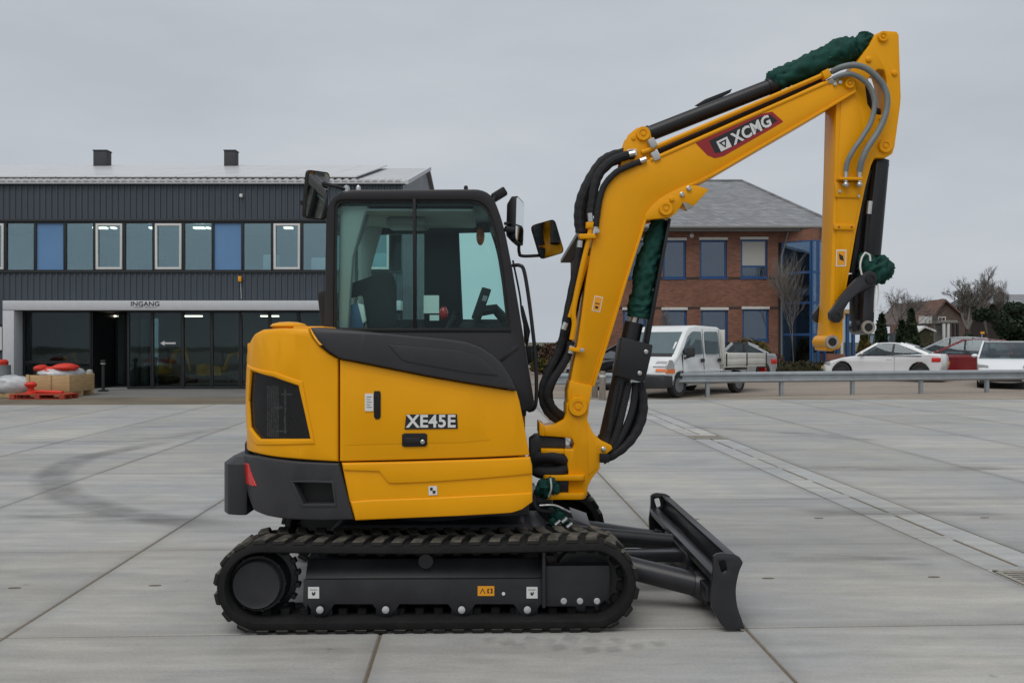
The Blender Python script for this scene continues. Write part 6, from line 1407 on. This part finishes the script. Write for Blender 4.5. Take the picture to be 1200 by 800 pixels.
    for sg in (-1, 1):
        for x in wx: wheel(root, x - L_ / 2, sg * (h - .11), wr_, .21, rim, sg)
        # lamps
        for (xx, zz, mt, nm) in ((L_ - .10, lamp_h, 'headlamp', 'headlight'), (.06, tail_h, tail_col, 'tail_light')):
            m = MB(); y0, y1 = sg * h * .62, sg * h * 1.0; dx = .16 if nm == 'headlight' else .34
            sgx = 1 if nm == 'headlight' else -1
            pts = [(xx, y0, zz[0]), (xx, y1, zz[0] + .02), (xx, y1, zz[1]), (xx, y0, zz[1] - .03)]
            v1 = [warp(a + sgx * .03, b * (1.012 if abs(b) > h * .9 else 1), c) for a, b, c in pts]; v2 = [warp(a - sgx * dx, b * (1.02 if abs(b) > h * .9 else 1), c) for a, b, c in pts]
            m.add([tuple(q) for q in v1] + [tuple(q) for q in v2], [(0, 1, 2, 3), (7, 6, 5, 4)] + [(i, (i + 1) % 4, 4 + (i + 1) % 4, 4 + i) for i in range(4)]).build(nm, mt, root, .01)
        xm_ = cab[-1][0] - .22 - L_ / 2
        MB().blob((xm_, sg * (h + .06), zb_ + .08), (.07, .11, .065), 12, 8).build('side_mirror', paint, root)
        for dxx in (door_x or ()):
            q = warp(dxx, sg * h, .7); MB().box(q[0] - .004, q[0] + .004, min(q[1] * .985, q[1] * 1.002), max(q[1] * .985, q[1] * 1.002), ground + .12, zb_ - .03).build('door_gap', 'seam', body_)
            MB().box(q[0] + .10, q[0] + .28, min(q[1] * .99, q[1] * 1.012), max(q[1] * .99, q[1] * 1.012), zb_ - .14, zb_ - .105).build('door_handle', paint, body_, .006)
    MB().box(-L_ / 2 - .005, -L_ / 2 + .03, -.26, .26, .62, .73).build('number_plate', plate_c, root)
    MB().box(L_ / 2 - .03, L_ / 2 + .012, -.26, .26, .40, .51).build('number_plate', plate_c, root)
    MB().box(L_ / 2 - .10, L_ / 2 + .006, -h * .55, h * .55, .24, .37).build('air_intake', 'trim_black', root, .01)
    MB().box(-L_ / 2 + .1, L_ / 2 - .15, -h * .9, h * .9, ground - .02, ground + .12).build('underbody', 'trim_black', root)
    return root
# coupe
coupe_top = [(.12, .32), (.02, .50), (.0, .62), (.03, .90), (.10, 1.0), (.55, 1.02), (1.2, .98), (3.05, .93), (3.6, .86), (4.1, .73), (4.36, .60), (4.42, .48), (4.40, .30)]
coupe_cab = [(.55, 1.00), (1.05, 1.24), (1.55, 1.38), (1.95, 1.415), (2.35, 1.39), (3.10, .94)]
yq = 34.; car('coupe_car', 'white two door coupe parked on its own left of the red car', ((1036 - 600) / F * yq, yq, zg(yq)), R(180 - 30), 'car_white', 4.44, 1.80, coupe_top, coupe_cab, (.88, 3.62), .335, bpil=(.50,), door_x=(1.75,), tail_h=(.70, .88), taper=.22, plan=.24)
yq = 36.2
hat_top = [(.10, .32), (.02, .50), (.0, .70), (.04, .98), (.3, 1.0), (2.9, .96), (3.5, .90), (4.0, .76), (4.24, .62), (4.30, .46), (4.26, .30)]
hat_cab = [(.10, .98), (.28, 1.30), (.62, 1.50), (1.3, 1.56), (2.0, 1.53), (3.15, .96)]
car('red_hatchback', 'dark red hatchback parked between the white coupe and the white small car', ((1127 - 600) / F * yq, yq, zg(yq)), R(180 - 30), 'car_red', 4.25, 1.80, hat_top, hat_cab, (.75, 3.35), .33, bpil=(.34, .62), door_x=(1.3, 2.3), tail_h=(.85, 1.02), hgt=1.5)
yq = 41.
car('silver_estate', 'silver car whose roof shows just above the red hatchback', ((1108 - 600) / F * yq, yq, zg(yq)), R(180 - 28), 'car_silver', 4.6, 1.80, [(x * 1.07, z * 1.04) for x, z in hat_top], [(x * 1.07, z * 1.07) for x, z in hat_cab], (.8, 3.6), .33, bpil=(.34, .62), door_x=(1.4, 2.4), tail_h=(.85, 1.02))
yq = 29.2
sm_top = [(.08, .34), (.0, .55), (.02, .95), (.12, 1.0), (2.5, .98), (3.2, .93), (3.62, .80), (3.82, .62), (3.86, .45), (3.82, .30)]
sm_cab = [(.12, .98), (.22, 1.30), (.5, 1.46), (1.2, 1.52), (1.75, 1.50), (2.85, .96)]
car('small_white_car', 'small white hatchback facing the camera behind the guard rail', ((1177.5 - 600) / F * (yq + 1.2), yq + 1.2, zg(yq)), R(-118), 'car_white', 3.85, 1.66, sm_top, sm_cab, (.62, 3.08), .30, rim='rim_silver', bpil=(.5,), door_x=(1.3,), lamp_h=(.60, .78), plan=.2, tail_h=(.8, 1.0), taper=.20)
yq = 29.6
car('dark_hatchback', 'black hatchback half hidden behind the boom and lift cylinder', ((741 - 600) / F * yq, yq, zg(yq)), R(180 + 22), 'car_dark', 4.1, 1.72, hat_top, [(x * .97, z) for x, z in hat_cab], (.72, 3.25), .32, bpil=(.34, .62), door_x=(1.3, 2.3))
yq = 33.0
car('silver_saloon', 'silver saloon with dark roof showing behind the van bed', ((847 - 600) / F * yq, yq, zg(yq)), R(180 + 28), 'car_silver', 4.0, 1.76, [(x * .93, z) for x, z in coupe_top], [(x * .93, z * 1.01) for x, z in coupe_cab], (.82, 3.3), .33, bpil=(.5,), door_x=(1.65,), roof_paint='car_dark')
yq = 52.
v_top = [(.08, .36), (.0, .6), (.0, 1.15), (.1, 1.18), (3.4, 1.15), (4.1, 1.05), (4.5, .85), (4.55, .5), (4.5, .32)]
v_cab = [(.05, 1.15), (.12, 1.80), (.3, 1.92), (2.6, 1.92), (3.3, 1.15)]
car('dark_van', 'dark people carrier seen between the columnar conifers', ((1043 - 600) / F * yq, yq, zg(yq)), R(-95), 'car_dark', 4.55, 1.85, v_top, v_cab, (.8, 3.7), .33, bpil=(.3, .6))

# pick-up van: crew cab with drop-side bed, nose towards the camera's left
fw = gpt(797, 465.5, .02); rw = gpt(862, 460.2, .03); ax_ = (fw - rw); ax_.z = 0; wb_ = 3.15; hd = math.atan2(ax_.y, ax_.x)
vw = 1.94; left = Vector((-math.sin(hd), math.cos(hd), 0)); mid = (fw + rw) / 2 + left * (-(vw / 2 - .1)) * (1 if left.y < 0 else -1) * -1
cx_ = (fw + rw) / 2; side = left if left.y < 0 else -left; ctr = cx_ - side * (vw / 2 - .08)
V = thing('pickup_van', 'white crew cab pick-up van with grey drop side bed behind the guard rail', 'van', (ctr.x, ctr.y, zg(ctr.y)), hd)
h = vw / 2; wr_ = .345
def vz(z): return z if z < .5 else .5 + (z - .5) * .88
def vwarp(x, y, z):
    z = vz(z)
    t = abs(y) / h; e = min(1, max(0, (x - .9) / 1.6)); k = 1 - .13 * max(0, min(1, (z - 1.15) / 1.05)); return (x - .26 * t ** 2.5 * e ** 2, y * k * (1 - .05 * e ** 3), z)
fx, rx = 1.55, -1.55
vb = [(-.62, .34), (-.62, 2.12), (-.50, 2.18), (.6, 2.22), (.95, 2.17), (1.12, 2.05), (1.78, 1.22), (2.05, 1.10), (2.30, .95), (2.38, .70), (2.36, .62), (2.02, .60), (2.02, .34)] + arch(fx, wr_ * 1.16, 9, wr_, .30)
vbo = loft(vb[::-1], vw, vwarp, .06, 7).build('cab_body', 'van_white', V, smooth=30)
loft([(1.98, .28), (1.98, .62), (2.40, .66), (2.45, .60), (2.45, .42), (2.40, .26)], vw * 1.005, vwarp, .05, 7).build('front_bumper', 'trim_black', V, smooth=30)
def vside(poly, nm, mat, off=.008, sgs=(-1, 1), parent=vbo, th=.03):
    for sg in sgs:
        a = [vwarp(x, sg * (h + off), z) for x, z in poly]; b = [vwarp(x, sg * (h + off - th), z) for x, z in poly]; n_ = len(poly)
        MB().add(a + b, [tuple(range(n_)), tuple(range(2 * n_ - 1, n_ - 1, -1))] + [(i, (i + 1) % n_, n_ + (i + 1) % n_, n_ + i) for i in range(n_)]).build(nm, mat, parent, smooth=30)
vside(rnd_poly([(.42, 1.28), (.42, 2.02), (.86, 2.02), (1.10, 1.86), (1.42, 1.40), (1.40, 1.28)], .06, 4), 'front_door_window', 'car_glass')
vside(rnd_poly([(-.44, 1.28), (-.44, 2.02), (.26, 2.02), (.26, 1.28)], .07, 4), 'rear_door_window', 'car_glass')
vside([(.33, .55), (.345, .55), (.345, 2.1), (.33, 2.1)], 'door_gap', 'seam', .003); vside([(-.52, .55), (-.505, .55), (-.505, 2.1), (-.52, 2.1)], 'door_gap', 'seam', .003); vside([(1.44, .70), (1.455, .70), (1.455, 1.3), (1.44, 1.3)], 'door_gap', 'seam', .003)
vside(rnd_poly([(.38, 1.02), (.38, 1.14), (.54, 1.14), (.54, 1.02)], .02), 'door_handle', 'trim_black', .03); vside(rnd_poly([(-.48, 1.02), (-.48, 1.14), (-.34, 1.14), (-.34, 1.02)], .02), 'door_handle', 'trim_black', .03)
vside([(-.58, .72), (1.15, .72), (1.15, .78), (-.58, .78)], 'rub_strip', 'van_white', .012)
# windscreen
def vacross(p0, p1, y0, y1, nm, mat, parent=vbo, th=.02, n_=8):
    m = MB(); vs = []
    d = (Vector(p1) - Vector(p0)).normalized(); nn = Vector((d.y, -d.x));  nn = nn if nn.x > 0 else -nn
    for off in (.006, .006 - th):
        for (x, z) in (p0, p1):
            for k in range(n_ + 1): vs.append(vwarp(x + nn.x * off, y0 + (y1 - y0) * k / n_, z + nn.y * off))
    q = n_ + 1
    fs = [(k, k + 1, q + k + 1, q + k) for k in range(n_)] + [(2 * q + k, 3 * q + k, 3 * q + k + 1, 2 * q + k + 1) for k in range(n_)]
    fs += [(k, 2 * q + k, 2 * q + k + 1, k + 1) for k in range(n_)] + [(q + k, q + k + 1, 3 * q + k + 1, 3 * q + k) for k in range(n_)] + [(0, q, 3 * q, 2 * q), (q - 1, 3 * q - 1, 4 * q - 1, 2 * q - 1)]
    return m.add(vs, fs).build(nm, mat, parent, smooth=30)
vacross((1.155, 2.005), (1.72, 1.295), -h * .86, h * .86, 'windscreen', 'car_glass')
vacross((1.70, 1.32), (1.80, 1.22), -h * .84, h * .84, 'scuttle', 'trim_black')
vacross((2.36, .92), (2.405, .78), -h * .45, h * .45, 'front_grille', 'trim_black')
vacross((2.405, .60), (2.408, .50), -.26, .26, 'number_plate', 'plate_yellow')
for sg in (-1, 1):
    prof_ = [(2.10, 1.10), (2.26, .99), (2.37, .84), (2.40, .70)]; m = MB(); m2 = MB()
    y0, y1 = sg * h * .55, sg * h * 1.0
    vacross((2.12, 1.075), (2.335, .90), y0 * 1.1, y1, 'headlight', 'headlamp'); vacross((2.365, .84), (2.392, .76), y0 * 1.3, y1 * 1.01, 'turn_signal', 'amber')
    vside(rnd_poly([(2.40, .74), (2.35, .95), (2.22, 1.12), (2.05, 1.12), (1.94, .98), (1.92, .74)], .05, 4), 'headlight', 'headlamp', .008, (sg,)); vside(rnd_poly([(2.40, .70), (2.38, .83), (1.92, .83), (1.92, .70)], .02, 3), 'turn_signal', 'amber', .016, (sg,))
    q = vwarp(1.30, sg * (h + .16), 1.30)
    mo_ = MB().box(q[0] - .09, q[0] + .09, q[1] - .11, q[1] + .11, 1.12, 1.40).build('side_mirror', 'trim_black', V, .05, seg=3)
    MB().tube([(q[0], q[1], 1.14), (q[0] + .05, sg * (h - .02), 1.08)], .03, 8).build('mirror_arm', 'trim_black', mo_)
    for x in (fx, rx): wheel(V, x, sg * (h - .13), wr_, .22, 'rim_silver', sg, 8)
for xs_ in (.55, -.35):
    for sg in (-1, 1): st_ = MB().box(xs_ - .14, xs_ + .02, sg * .45 - .24, sg * .45 + .24, .8, 1.42).build('seat', 'seat', V, .04); MB().box(xs_ - .12, xs_ - .03, sg * .45 - .13, sg * .45 + .13, 1.44, 1.62).build('headrest', 'seat', st_, .03)
MB().box(-2.9, 1.2, -.5, .5, .34, .58).build('chassis', 'trim_black', V, .01)
bedf = MB().box(-3.05, -.70, -1.0, 1.0, .78, .86).build('bed_floor', 'bed_alu', V, .008)
for sg in (-1, 1):
    for (z0, z1) in ((.86, 1.02), (1.03, 1.19)): MB().box(-3.05, -.72, sg * 1.0 - .02, sg * 1.0 + .02, z0, z1).build('side_board', 'bed_alu', bedf, .008)
    for xx in (-3.05, -1.9, -.76): MB().box(xx, xx + .05, sg * 1.022 - .012, sg * 1.022 + .012, .82, 1.20).build('board_hinge', 'trim_black', bedf, .004)
for (z0, z1) in ((.86, 1.02), (1.03, 1.19)): MB().box(-3.07, -3.03, -.98, .98, z0, z1).build('tail_board', 'bed_alu', bedf, .008)
MB().box(-.72, -.67, -.98, .98, .86, 1.90).build('headboard', 'bed_alu', bedf, .01)
for sg in (-1, 1): MB().box(-3.12, -3.06, sg * .85 - .12, sg * .85 + .12, .60, .74).build('tail_light', 'red_lens', V, .008); MB().box(rx - .45, rx + .45, sg * .84 - .13, sg * .84 + .13, .70, .76).build('mud_guard', 'trim_black', V, .02)

# ================================================================ plants, trees, far houses
def foliage(name, c1, c2):
    def f(t, n, l, p):
        pos = n.new('ShaderNodeNewGeometry').outputs['Position']; mxr = n.new('ShaderNodeMixRGB'); l.new(_map(n, l, _noise(n, l, pos, 3.5, None, 3), .35, .65, 0, 1), mxr.inputs[0]); mxr.inputs[1].default_value = (*c1, 1); mxr.inputs[2].default_value = (*c2, 1)
        l.new(mxr.outputs[0], p.inputs['Base Color']); p.inputs['Roughness'].default_value = .7; p.inputs['Specular IOR Level'].default_value = .25
    return pos_mat(name, f)
M['leaf_dark'] = foliage('dark conifer foliage', (.010, .020, .010), (.030, .048, .022))
M['leaf_mix'] = foliage('mixed shrub foliage', (.045, .06, .015), (.15, .10, .03))
M['leaf_rust'] = foliage('rusty shrub foliage', (.10, .06, .04), (.17, .11, .08))
M['leaf_hedge'] = foliage('hedge foliage', (.030, .028, .016), (.06, .055, .025))
M['bark'] = pm('bark', (.085, .072, .06), .95, var=.3, scale=6)
M['twig'] = pm('twigs', (.15, .135, .12), .95, var=.3, scale=3)
def leaves(m, c, rad, n_, size, rg, shell=.55, flat=1., up=None):
    for _ in range(n_):
        d = Vector((rg.gauss(0, 1), rg.gauss(0, 1), rg.gauss(0, 1))).normalized(); r = shell + (1 - shell) * rg.random() ** .6; p = Vector(c) + Vector((d.x * rad[0], d.y * rad[1], d.z * rad[2])) * r
        a = Vector((rg.gauss(0, 1), rg.gauss(0, 1), rg.gauss(0, 1))).normalized()
        if up: a = (a + Vector((0, 0, up))).normalized()
        b = a.orthogonal().normalized(); s_ = size * rg.uniform(.6, 1.4); q = a.cross(b)
        b = b * math.cos(rg.random() * 6.3) + q * math.sin(rg.random() * 6.3)
        m.add([p - a * s_, p + b * s_ * .45, p + a * s_, p - b * s_ * .45], [(0, 1, 2, 3)])
def bare_tree(name, label, base, ht, seed, spread=.5, lv=5, r0=.12, trunk_f=.35, cat='tree', group='bare trees', up=.25, nb=(3, 4), lenf=.72):
    rg = random.Random(seed); base = Vector(base); T = thing(name, label, cat, base, group=group); tr = MB(); cr2 = MB()
    def grow(p, d, L_, r, k):
        pts = [p]; q = p; dd = d
        for _ in range(2):
            dd = (dd + Vector((rg.gauss(0, .12), rg.gauss(0, .12), rg.gauss(0, .08) + up * .15))).normalized(); q = q + dd * L_ / 2; pts.append(q)
        (tr if k == 0 else cr2).tube(pts, [r, r * .8, r * .55], 7 if k == 0 else (5 if k < 3 else 3), cap=False)
        if k >= lv: return
        for i in range(rg.randint(*nb)):
            a = rg.uniform(0, 6.283); e = dd.orthogonal().normalized(); e = Matrix.Rotation(a, 3, dd) @ e
            nd = (dd + e * rg.uniform(spread * .6, spread * 1.4) + Vector((0, 0, up * .6))).normalized(); s0 = rg.uniform(.45, 1); sp_ = pts[1].lerp(pts[2], (s0 - .45) / .55) if k else pts[2]
            grow(sp_, nd, L_ * lenf * rg.uniform(.8, 1.15), max(r * .55, .008), k + 1)
    grow(Vector((0, 0, -.1)), Vector((0, 0, 1)), ht * trunk_f, r0, 0)
    tr.build('trunk', 'bark', T, smooth=60); cr2.build('crown', 'twig', T, smooth=60); return T
def shrub(name, label, base, rad, n_, size, mat, seed, group=None, cat='shrub', lumps=5):
    rg = random.Random(seed); base = Vector(base); T = thing(name, label, cat, base, group=group); m = MB()
    for i in range(lumps):
        c = Vector((rg.uniform(-.6, .6) * rad[0], rg.uniform(-.5, .5) * rad[1], rad[2] * rg.uniform(.7, 1.25))); leaves(m, c, [q * rg.uniform(.45, .75) for q in rad], n_ // lumps, size, rg, .4)
    m.build('foliage', mat, T); st_ = MB()
    for i in range(5): a = rg.uniform(0, 6.28); st_.tube([(0, 0, 0), (math.cos(a) * rad[0] * .4, math.sin(a) * rad[1] * .4, rad[2] * 1.1)], [.03, .012], 5)
    st_.build('stem', 'bark', T); return T
def conifer(name, label, base, ht, r, seed, mat='leaf_dark', group='columnar conifers', n_=2600, cone=1.2):
    rg = random.Random(seed); T = thing(name, label, 'conifer', base, group=group); m = MB()
    for i in range(n_):
        t = rg.random() ** 1.2; z = .15 + t * (ht - .15); rr = r * (1 - t ** cone) * (1 + .18 * math.sin(9 * t + seed)) + .04; a = rg.uniform(0, 6.283); q = rr * (.55 + .45 * rg.random() ** .5) * (1 + .15 * math.sin(3 * a + z * 3))
        leaves(m, (math.cos(a) * q, math.sin(a) * q, z), (.05, .05, .05), 1, .12 * ht ** .3, rg, .2, up=1.2)
    m.build('foliage', mat, T); MB().tube([(0, 0, -.1), (0, 0, ht * .9)], [.09, .02], 6).build('trunk', 'bark', T); return T
def gnd(px, Y): return ((px - 600) / F * Y, Y, zg(Y))
def hpx(py, Y): return H + (400 - py) * Y / F - zg(Y)
# in front of the brick building
shrub('leafy_shrub', 'yellow green shrub behind the van bed under the left window', gnd(851, 37.5), (.6, .5, .75), 1600, .09, 'leaf_mix', 1, 'shrubs before the brick building')
shrub('leafy_shrub', 'tall mixed green and rusty shrub under the right lower window', gnd(884, 37.5), (.85, .6, .85), 3000, .09, 'leaf_mix', 2, 'shrubs before the brick building', lumps=7)
shrub('leafy_shrub', 'rusty brown shrub at the left end of the clipped hedge', gnd(905, 37.0), (.5, .5, .55), 1300, .08, 'leaf_rust', 3, 'shrubs before the brick building')
rgh = random.Random(8); hd_ = thing('clipped_hedge', 'low clipped brown green hedge in front of the glazed bay', 'hedge', gnd(935, 36.8)); m = MB()
for i in range(3200): x = rgh.uniform(-1.35, 1.35); leaves(m, (x, rgh.uniform(-.3, .3), rgh.uniform(.05, .62) + .03 * math.sin(x * 7)), (.06, .06, .06), 1, .06, rgh, .2)
m.build('foliage', 'leaf_hedge', hd_); MB().box(-1.3, 1.3, -.22, .22, 0, .52).build('twig_core', 'leaf_hedge', hd_, .05)
bare_tree('bare_tree', 'slender bare multi twig tree in front of the glazed bay', gnd(929, 38.2), 7.4, 21, .40, 5, .030, .20, up=.55, group='bare trees', nb=(3, 4), lenf=.86)
bare_tree('bare_tree', 'thin bare sapling in front of the left lower window', gnd(781, 38.6), 3.6, 22, .35, 4, .04, .25, up=.6, group='bare trees', lenf=.8)
# behind the cars
conifer('columnar_conifer', 'dark columnar conifer just right of the bucket link', gnd(1033, 47), hpx(370, 47), .42, 1)
conifer('columnar_conifer', 'shorter dark conifer on the left of the close pair', gnd(1057, 48), hpx(377, 48), .38, 2)
conifer('columnar_conifer', 'tallest dark columnar conifer on the right of the close pair', gnd(1068, 47), hpx(364, 47), .42, 3)
conifer('columnar_conifer', 'low yellow green conifer beside the brick building', gnd(1013, 45), hpx(389, 45), .40, 4, 'leaf_mix')
bare_tree('bare_tree', 'bushy bare tree behind the columnar conifers', gnd(1040, 62), 7.4, 31, .75, 6, .10, .26, up=.2, nb=(3, 4), lenf=.75)
bare_tree('bare_tree', 'pollarded bare tree beside the far brick house', gnd(1139, 70), 7.2, 33, .75, 6, .22, .36, up=.5, nb=(3, 5), lenf=.64)
bare_tree('bare_tree', 'slim bare tree with upright branches at the right', gnd(1163, 75), 7.6, 35, .3, 5, .10, .30, up=.8, nb=(3, 4), lenf=.74)
bare_tree('bare_tree', 'pale bare tree top rising over the evergreen on the right', gnd(1182, 88), 8.4, 37, .42, 6, .12, .30, up=.6, nb=(3, 4), lenf=.72)
ev = thing('evergreen_tree', 'broad dark evergreen behind the small white car', 'tree', gnd(1172, 50)); m = MB(); rge = random.Random(9)
for i in range(16): leaves(m, (rge.uniform(-1.3, 1.4), rge.uniform(-1, 1), rge.uniform(.7, 3.2)), (rge.uniform(.5, .9),) * 2 + (rge.uniform(.35, .65),), 420, .13, rge, .45)
m.build('crown', 'leaf_dark', ev); MB().tube([(0, 0, -.1), (0, 0, 2.4)], [.14, .06], 7).build('trunk', 'bark', ev)
shrub('leafy_shrub', 'dark green shrub at the far left of the back street', gnd(629, 44), (.5, .6, .75), 1500, .12, 'leaf_dark', 14, 'shrubs along the back street')
shrub('leafy_shrub', 'rusty brown beech shrub left of the brick building', gnd(647, 42), (.62, .7, .85), 2200, .12, 'leaf_rust', 15, 'shrubs along the back street', lumps=7)
shrub('leafy_shrub', 'low grey green bush at the foot of the rusty shrub', gnd(636, 40), (.55, .5, .4), 900, .10, 'leaf_mix', 16, 'shrubs along the back street')
# far house
YH = 85.; kh = YH / F
def hx(px): return (px - 600) * kh
def hz(py): return H + (400 - py) * kh
M['house_brick'] = pm('brown house brick', (.11, .075, .06), .9, var=.25, scale=4)
HO = Site('gabled_house', 'brown brick gabled house with orange tiled roof far behind the cars', 'house', (hx(1105), YH, zg(YH)))
gab = [(hx(1086), zg(YH)), (hx(1131), zg(YH)), (hx(1131), hz(372)), (hx(1107), hz(352)), (hx(1086), hz(378))]
M['brown_tile'] = pos_mat('brown roof tiles', slate((.14, .105, .095))); M['orange_tile'] = pos_mat('old orange roof tiles', slate((.17, .082, .058)))
HO.put(MB().prism(gab, YH, YH + .3), 'gable_wall', 'house_brick'); HO.put(MB().box(hx(1074), hx(1086.5), YH + 2, YH + 6, zg(YH), hz(381)), 'side_wing', 'brick')
HO.put(MB().add([(hx(1085), YH - .3, hz(379)), (hx(1107), YH - .3, hz(351)), (hx(1107) - 1.0, YH + 9, hz(351)), (hx(1072), YH + 9, hz(379)), (hx(1085), YH - .3, hz(379) - .2), (hx(1107), YH - .3, hz(351) - .2), (hx(1107) - 1., YH + 9, hz(351) - .2), (hx(1072), YH + 9, hz(379) - .2)], [(0, 1, 2, 3), (7, 6, 5, 4), (0, 4, 5, 1), (1, 5, 6, 2), (2, 6, 7, 3), (3, 7, 4, 0)]), 'roof', 'brown_tile', smooth=5)
HO.put(MB().add([(hx(1107), YH - .3, hz(351)), (hx(1133), YH - .3, hz(373)), (hx(1133), YH + 9, hz(373)), (hx(1107) - 1, YH + 9, hz(351)), (hx(1107), YH - .3, hz(351) - .2), (hx(1133), YH - .3, hz(373) - .2), (hx(1133), YH + 9, hz(373) - .2), (hx(1107) - 1, YH + 9, hz(351) - .2)], [(0, 1, 2, 3), (7, 6, 5, 4), (0, 4, 5, 1), (1, 5, 6, 2), (2, 6, 7, 3), (3, 7, 4, 0)]), 'roof', 'orange_tile', smooth=5)
HO.put(MB().add([(hx(1085), YH - .32, hz(379) + .05), (hx(1107), YH - .32, hz(351) + .05), (hx(1107) - .3, YH + 2.6, hz(351) + .05), (hx(1081), YH + 2.6, hz(379) + .05)], [(0, 1, 2, 3)]), 'roof_patch', 'orange_tile', smooth=5)
wn = HO.put(MB().ring([(hx(1099), hz(378)), (hx(1108), hz(378)), (hx(1108), hz(371)), (hx(1099), hz(371))], [(hx(1100), hz(377)), (hx(1107), hz(377)), (hx(1107), hz(372)), (hx(1100), hz(372))], YH - .08, YH - .002), 'window', 'white_frame'); HO.put(MB().box(hx(1103.1), hx(1103.9), YH - .06, YH - .01, hz(377), hz(372)), 'mullion', 'white_frame', wn); HO.put(MB().box(hx(1100), hx(1107), YH - .04, YH - .03, hz(377), hz(372)), 'pane', 'dark_frame', wn)
HO.put(MB().box(hx(1110), hx(1112.5), YH + 1, YH + 1.5, hz(360), hz(349.5)), 'chimney', 'brick_dark'); HO.put(MB().box(hx(1080), hx(1090), YH - .4, YH + .6, hz(379), hz(370)), 'dormer', 'white_frame')
GS = Site('garden_shed', 'small green gabled shed with white trim before the far house', 'shed', (hx(1084), YH - 6, zg(80)))
ks = (YH - 6) / F
def sxx(px): return (px - 600) * ks
def szz(py): return H + (400 - py) * ks
GS.put(MB().prism([(sxx(1075), zg(80)), (sxx(1094), zg(80)), (sxx(1094), szz(388)), (sxx(1083), szz(383)), (sxx(1075), szz(389))], YH - 6, YH - 4), 'walls', 'leaf_hedge')
GS.put(MB().prism([(sxx(1073), szz(388.5)), (sxx(1083), szz(381.5)), (sxx(1096), szz(387)), (sxx(1096), szz(389)), (sxx(1083), szz(384)), (sxx(1073), szz(391))], YH - 6.2, YH - 3.8), 'roof_trim', 'white_frame')
GZ = Site('grey_summerhouse', 'grey flat topped summerhouse right of the far house', 'shed', (hx(1118), YH - 5, zg(80)))
GZ.put(MB().box(sxx(1111), sxx(1130), YH - 5, YH - 3, szz(379), szz(375)), 'roof', 'fascia', bevel=.1)
for px in (1112, 1117, 1123, 1128): GZ.put(MB().box(sxx(px), sxx(px + 2.4), YH - 5, YH - 4.8, zg(80), szz(379)), 'post', 'white_frame' if px in (1112, 1117) else 'dark_frame')
GZ.put(MB().box(sxx(1112), sxx(1129), YH - 3.4, YH - 3.2, zg(80), szz(379)), 'back_wall', 'fascia')
BH = Site('low_hall', 'long low dark roofed hall at the right edge behind the evergreen', 'building', (hx(1215), 95, zg(95)))
BH.put(MB().box((1176 - 600) * 95 / F, (1300 - 600) * 95 / F, 95, 105, 0, H + 45 * 95 / F), 'walls', 'brick_dark'); BH.put(MB().prism([(95 - .5, H + 44 * 95 / F), (100, H + 58 * 95 / F), (105.5, H + 44 * 95 / F)], (1160 - 600) * 95 / F, (1300 - 600) * 95 / F, 'x'), 'roof', 'slate')
MS = Site('radio_mast', 'thin lattice mast rising behind the bare trees', 'mast', ((1154 - 600) * 120 / F, 120, 0)); MS.put(MB().tube([((1154 - 600) * 120 / F, 120, 0), ((1154 - 600) * 120 / F, 120, H + 83 * 120 / F)], [.12, .04], 6), 'mast_pole', 'plate')
for zz in (4, 6, 8): MS.put(MB().cyl(((1154 - 600) * 120 / F - .4, 120, zz), ((1154 - 600) * 120 / F + .4, 120, zz), .03, n=5), 'crossbar', 'plate')
YS_ = Site('yellow_sign', 'small yellow sign in front of the broad evergreen', 'sign', gnd(1151, 47)); YS_.put(MB().box((1149 - 600) * 47 / F, (1153.5 - 600) * 47 / F, 46.98, 47, H + 9 * 47 / F, H + 11.5 * 47 / F), 'sign_board', 'decal_orange'); YS_.put(MB().cyl(((1151 - 600) * 47 / F, 47.03, zg(47)), ((1151 - 600) * 47 / F, 47.03, H + 11 * 47 / F), .03, n=6), 'sign_post', 'galv')
hr = thing('garden_hedge', 'dark low hedge line behind the parked cars', 'hedge', gnd(1120, 58)); m = MB(); rgk = random.Random(5)
for i in range(5200): leaves(m, (rgk.uniform(-5, 8), rgk.uniform(-.4, .4), rgk.uniform(.1, 1.35)), (.1, .1, .1), 1, .12, rgk, .2)
m.build('foliage', 'leaf_hedge', hr); MB().box(-5, 8, -.3, .3, 0, 1.15).build('twig_core', 'leaf_hedge', hr, .05)
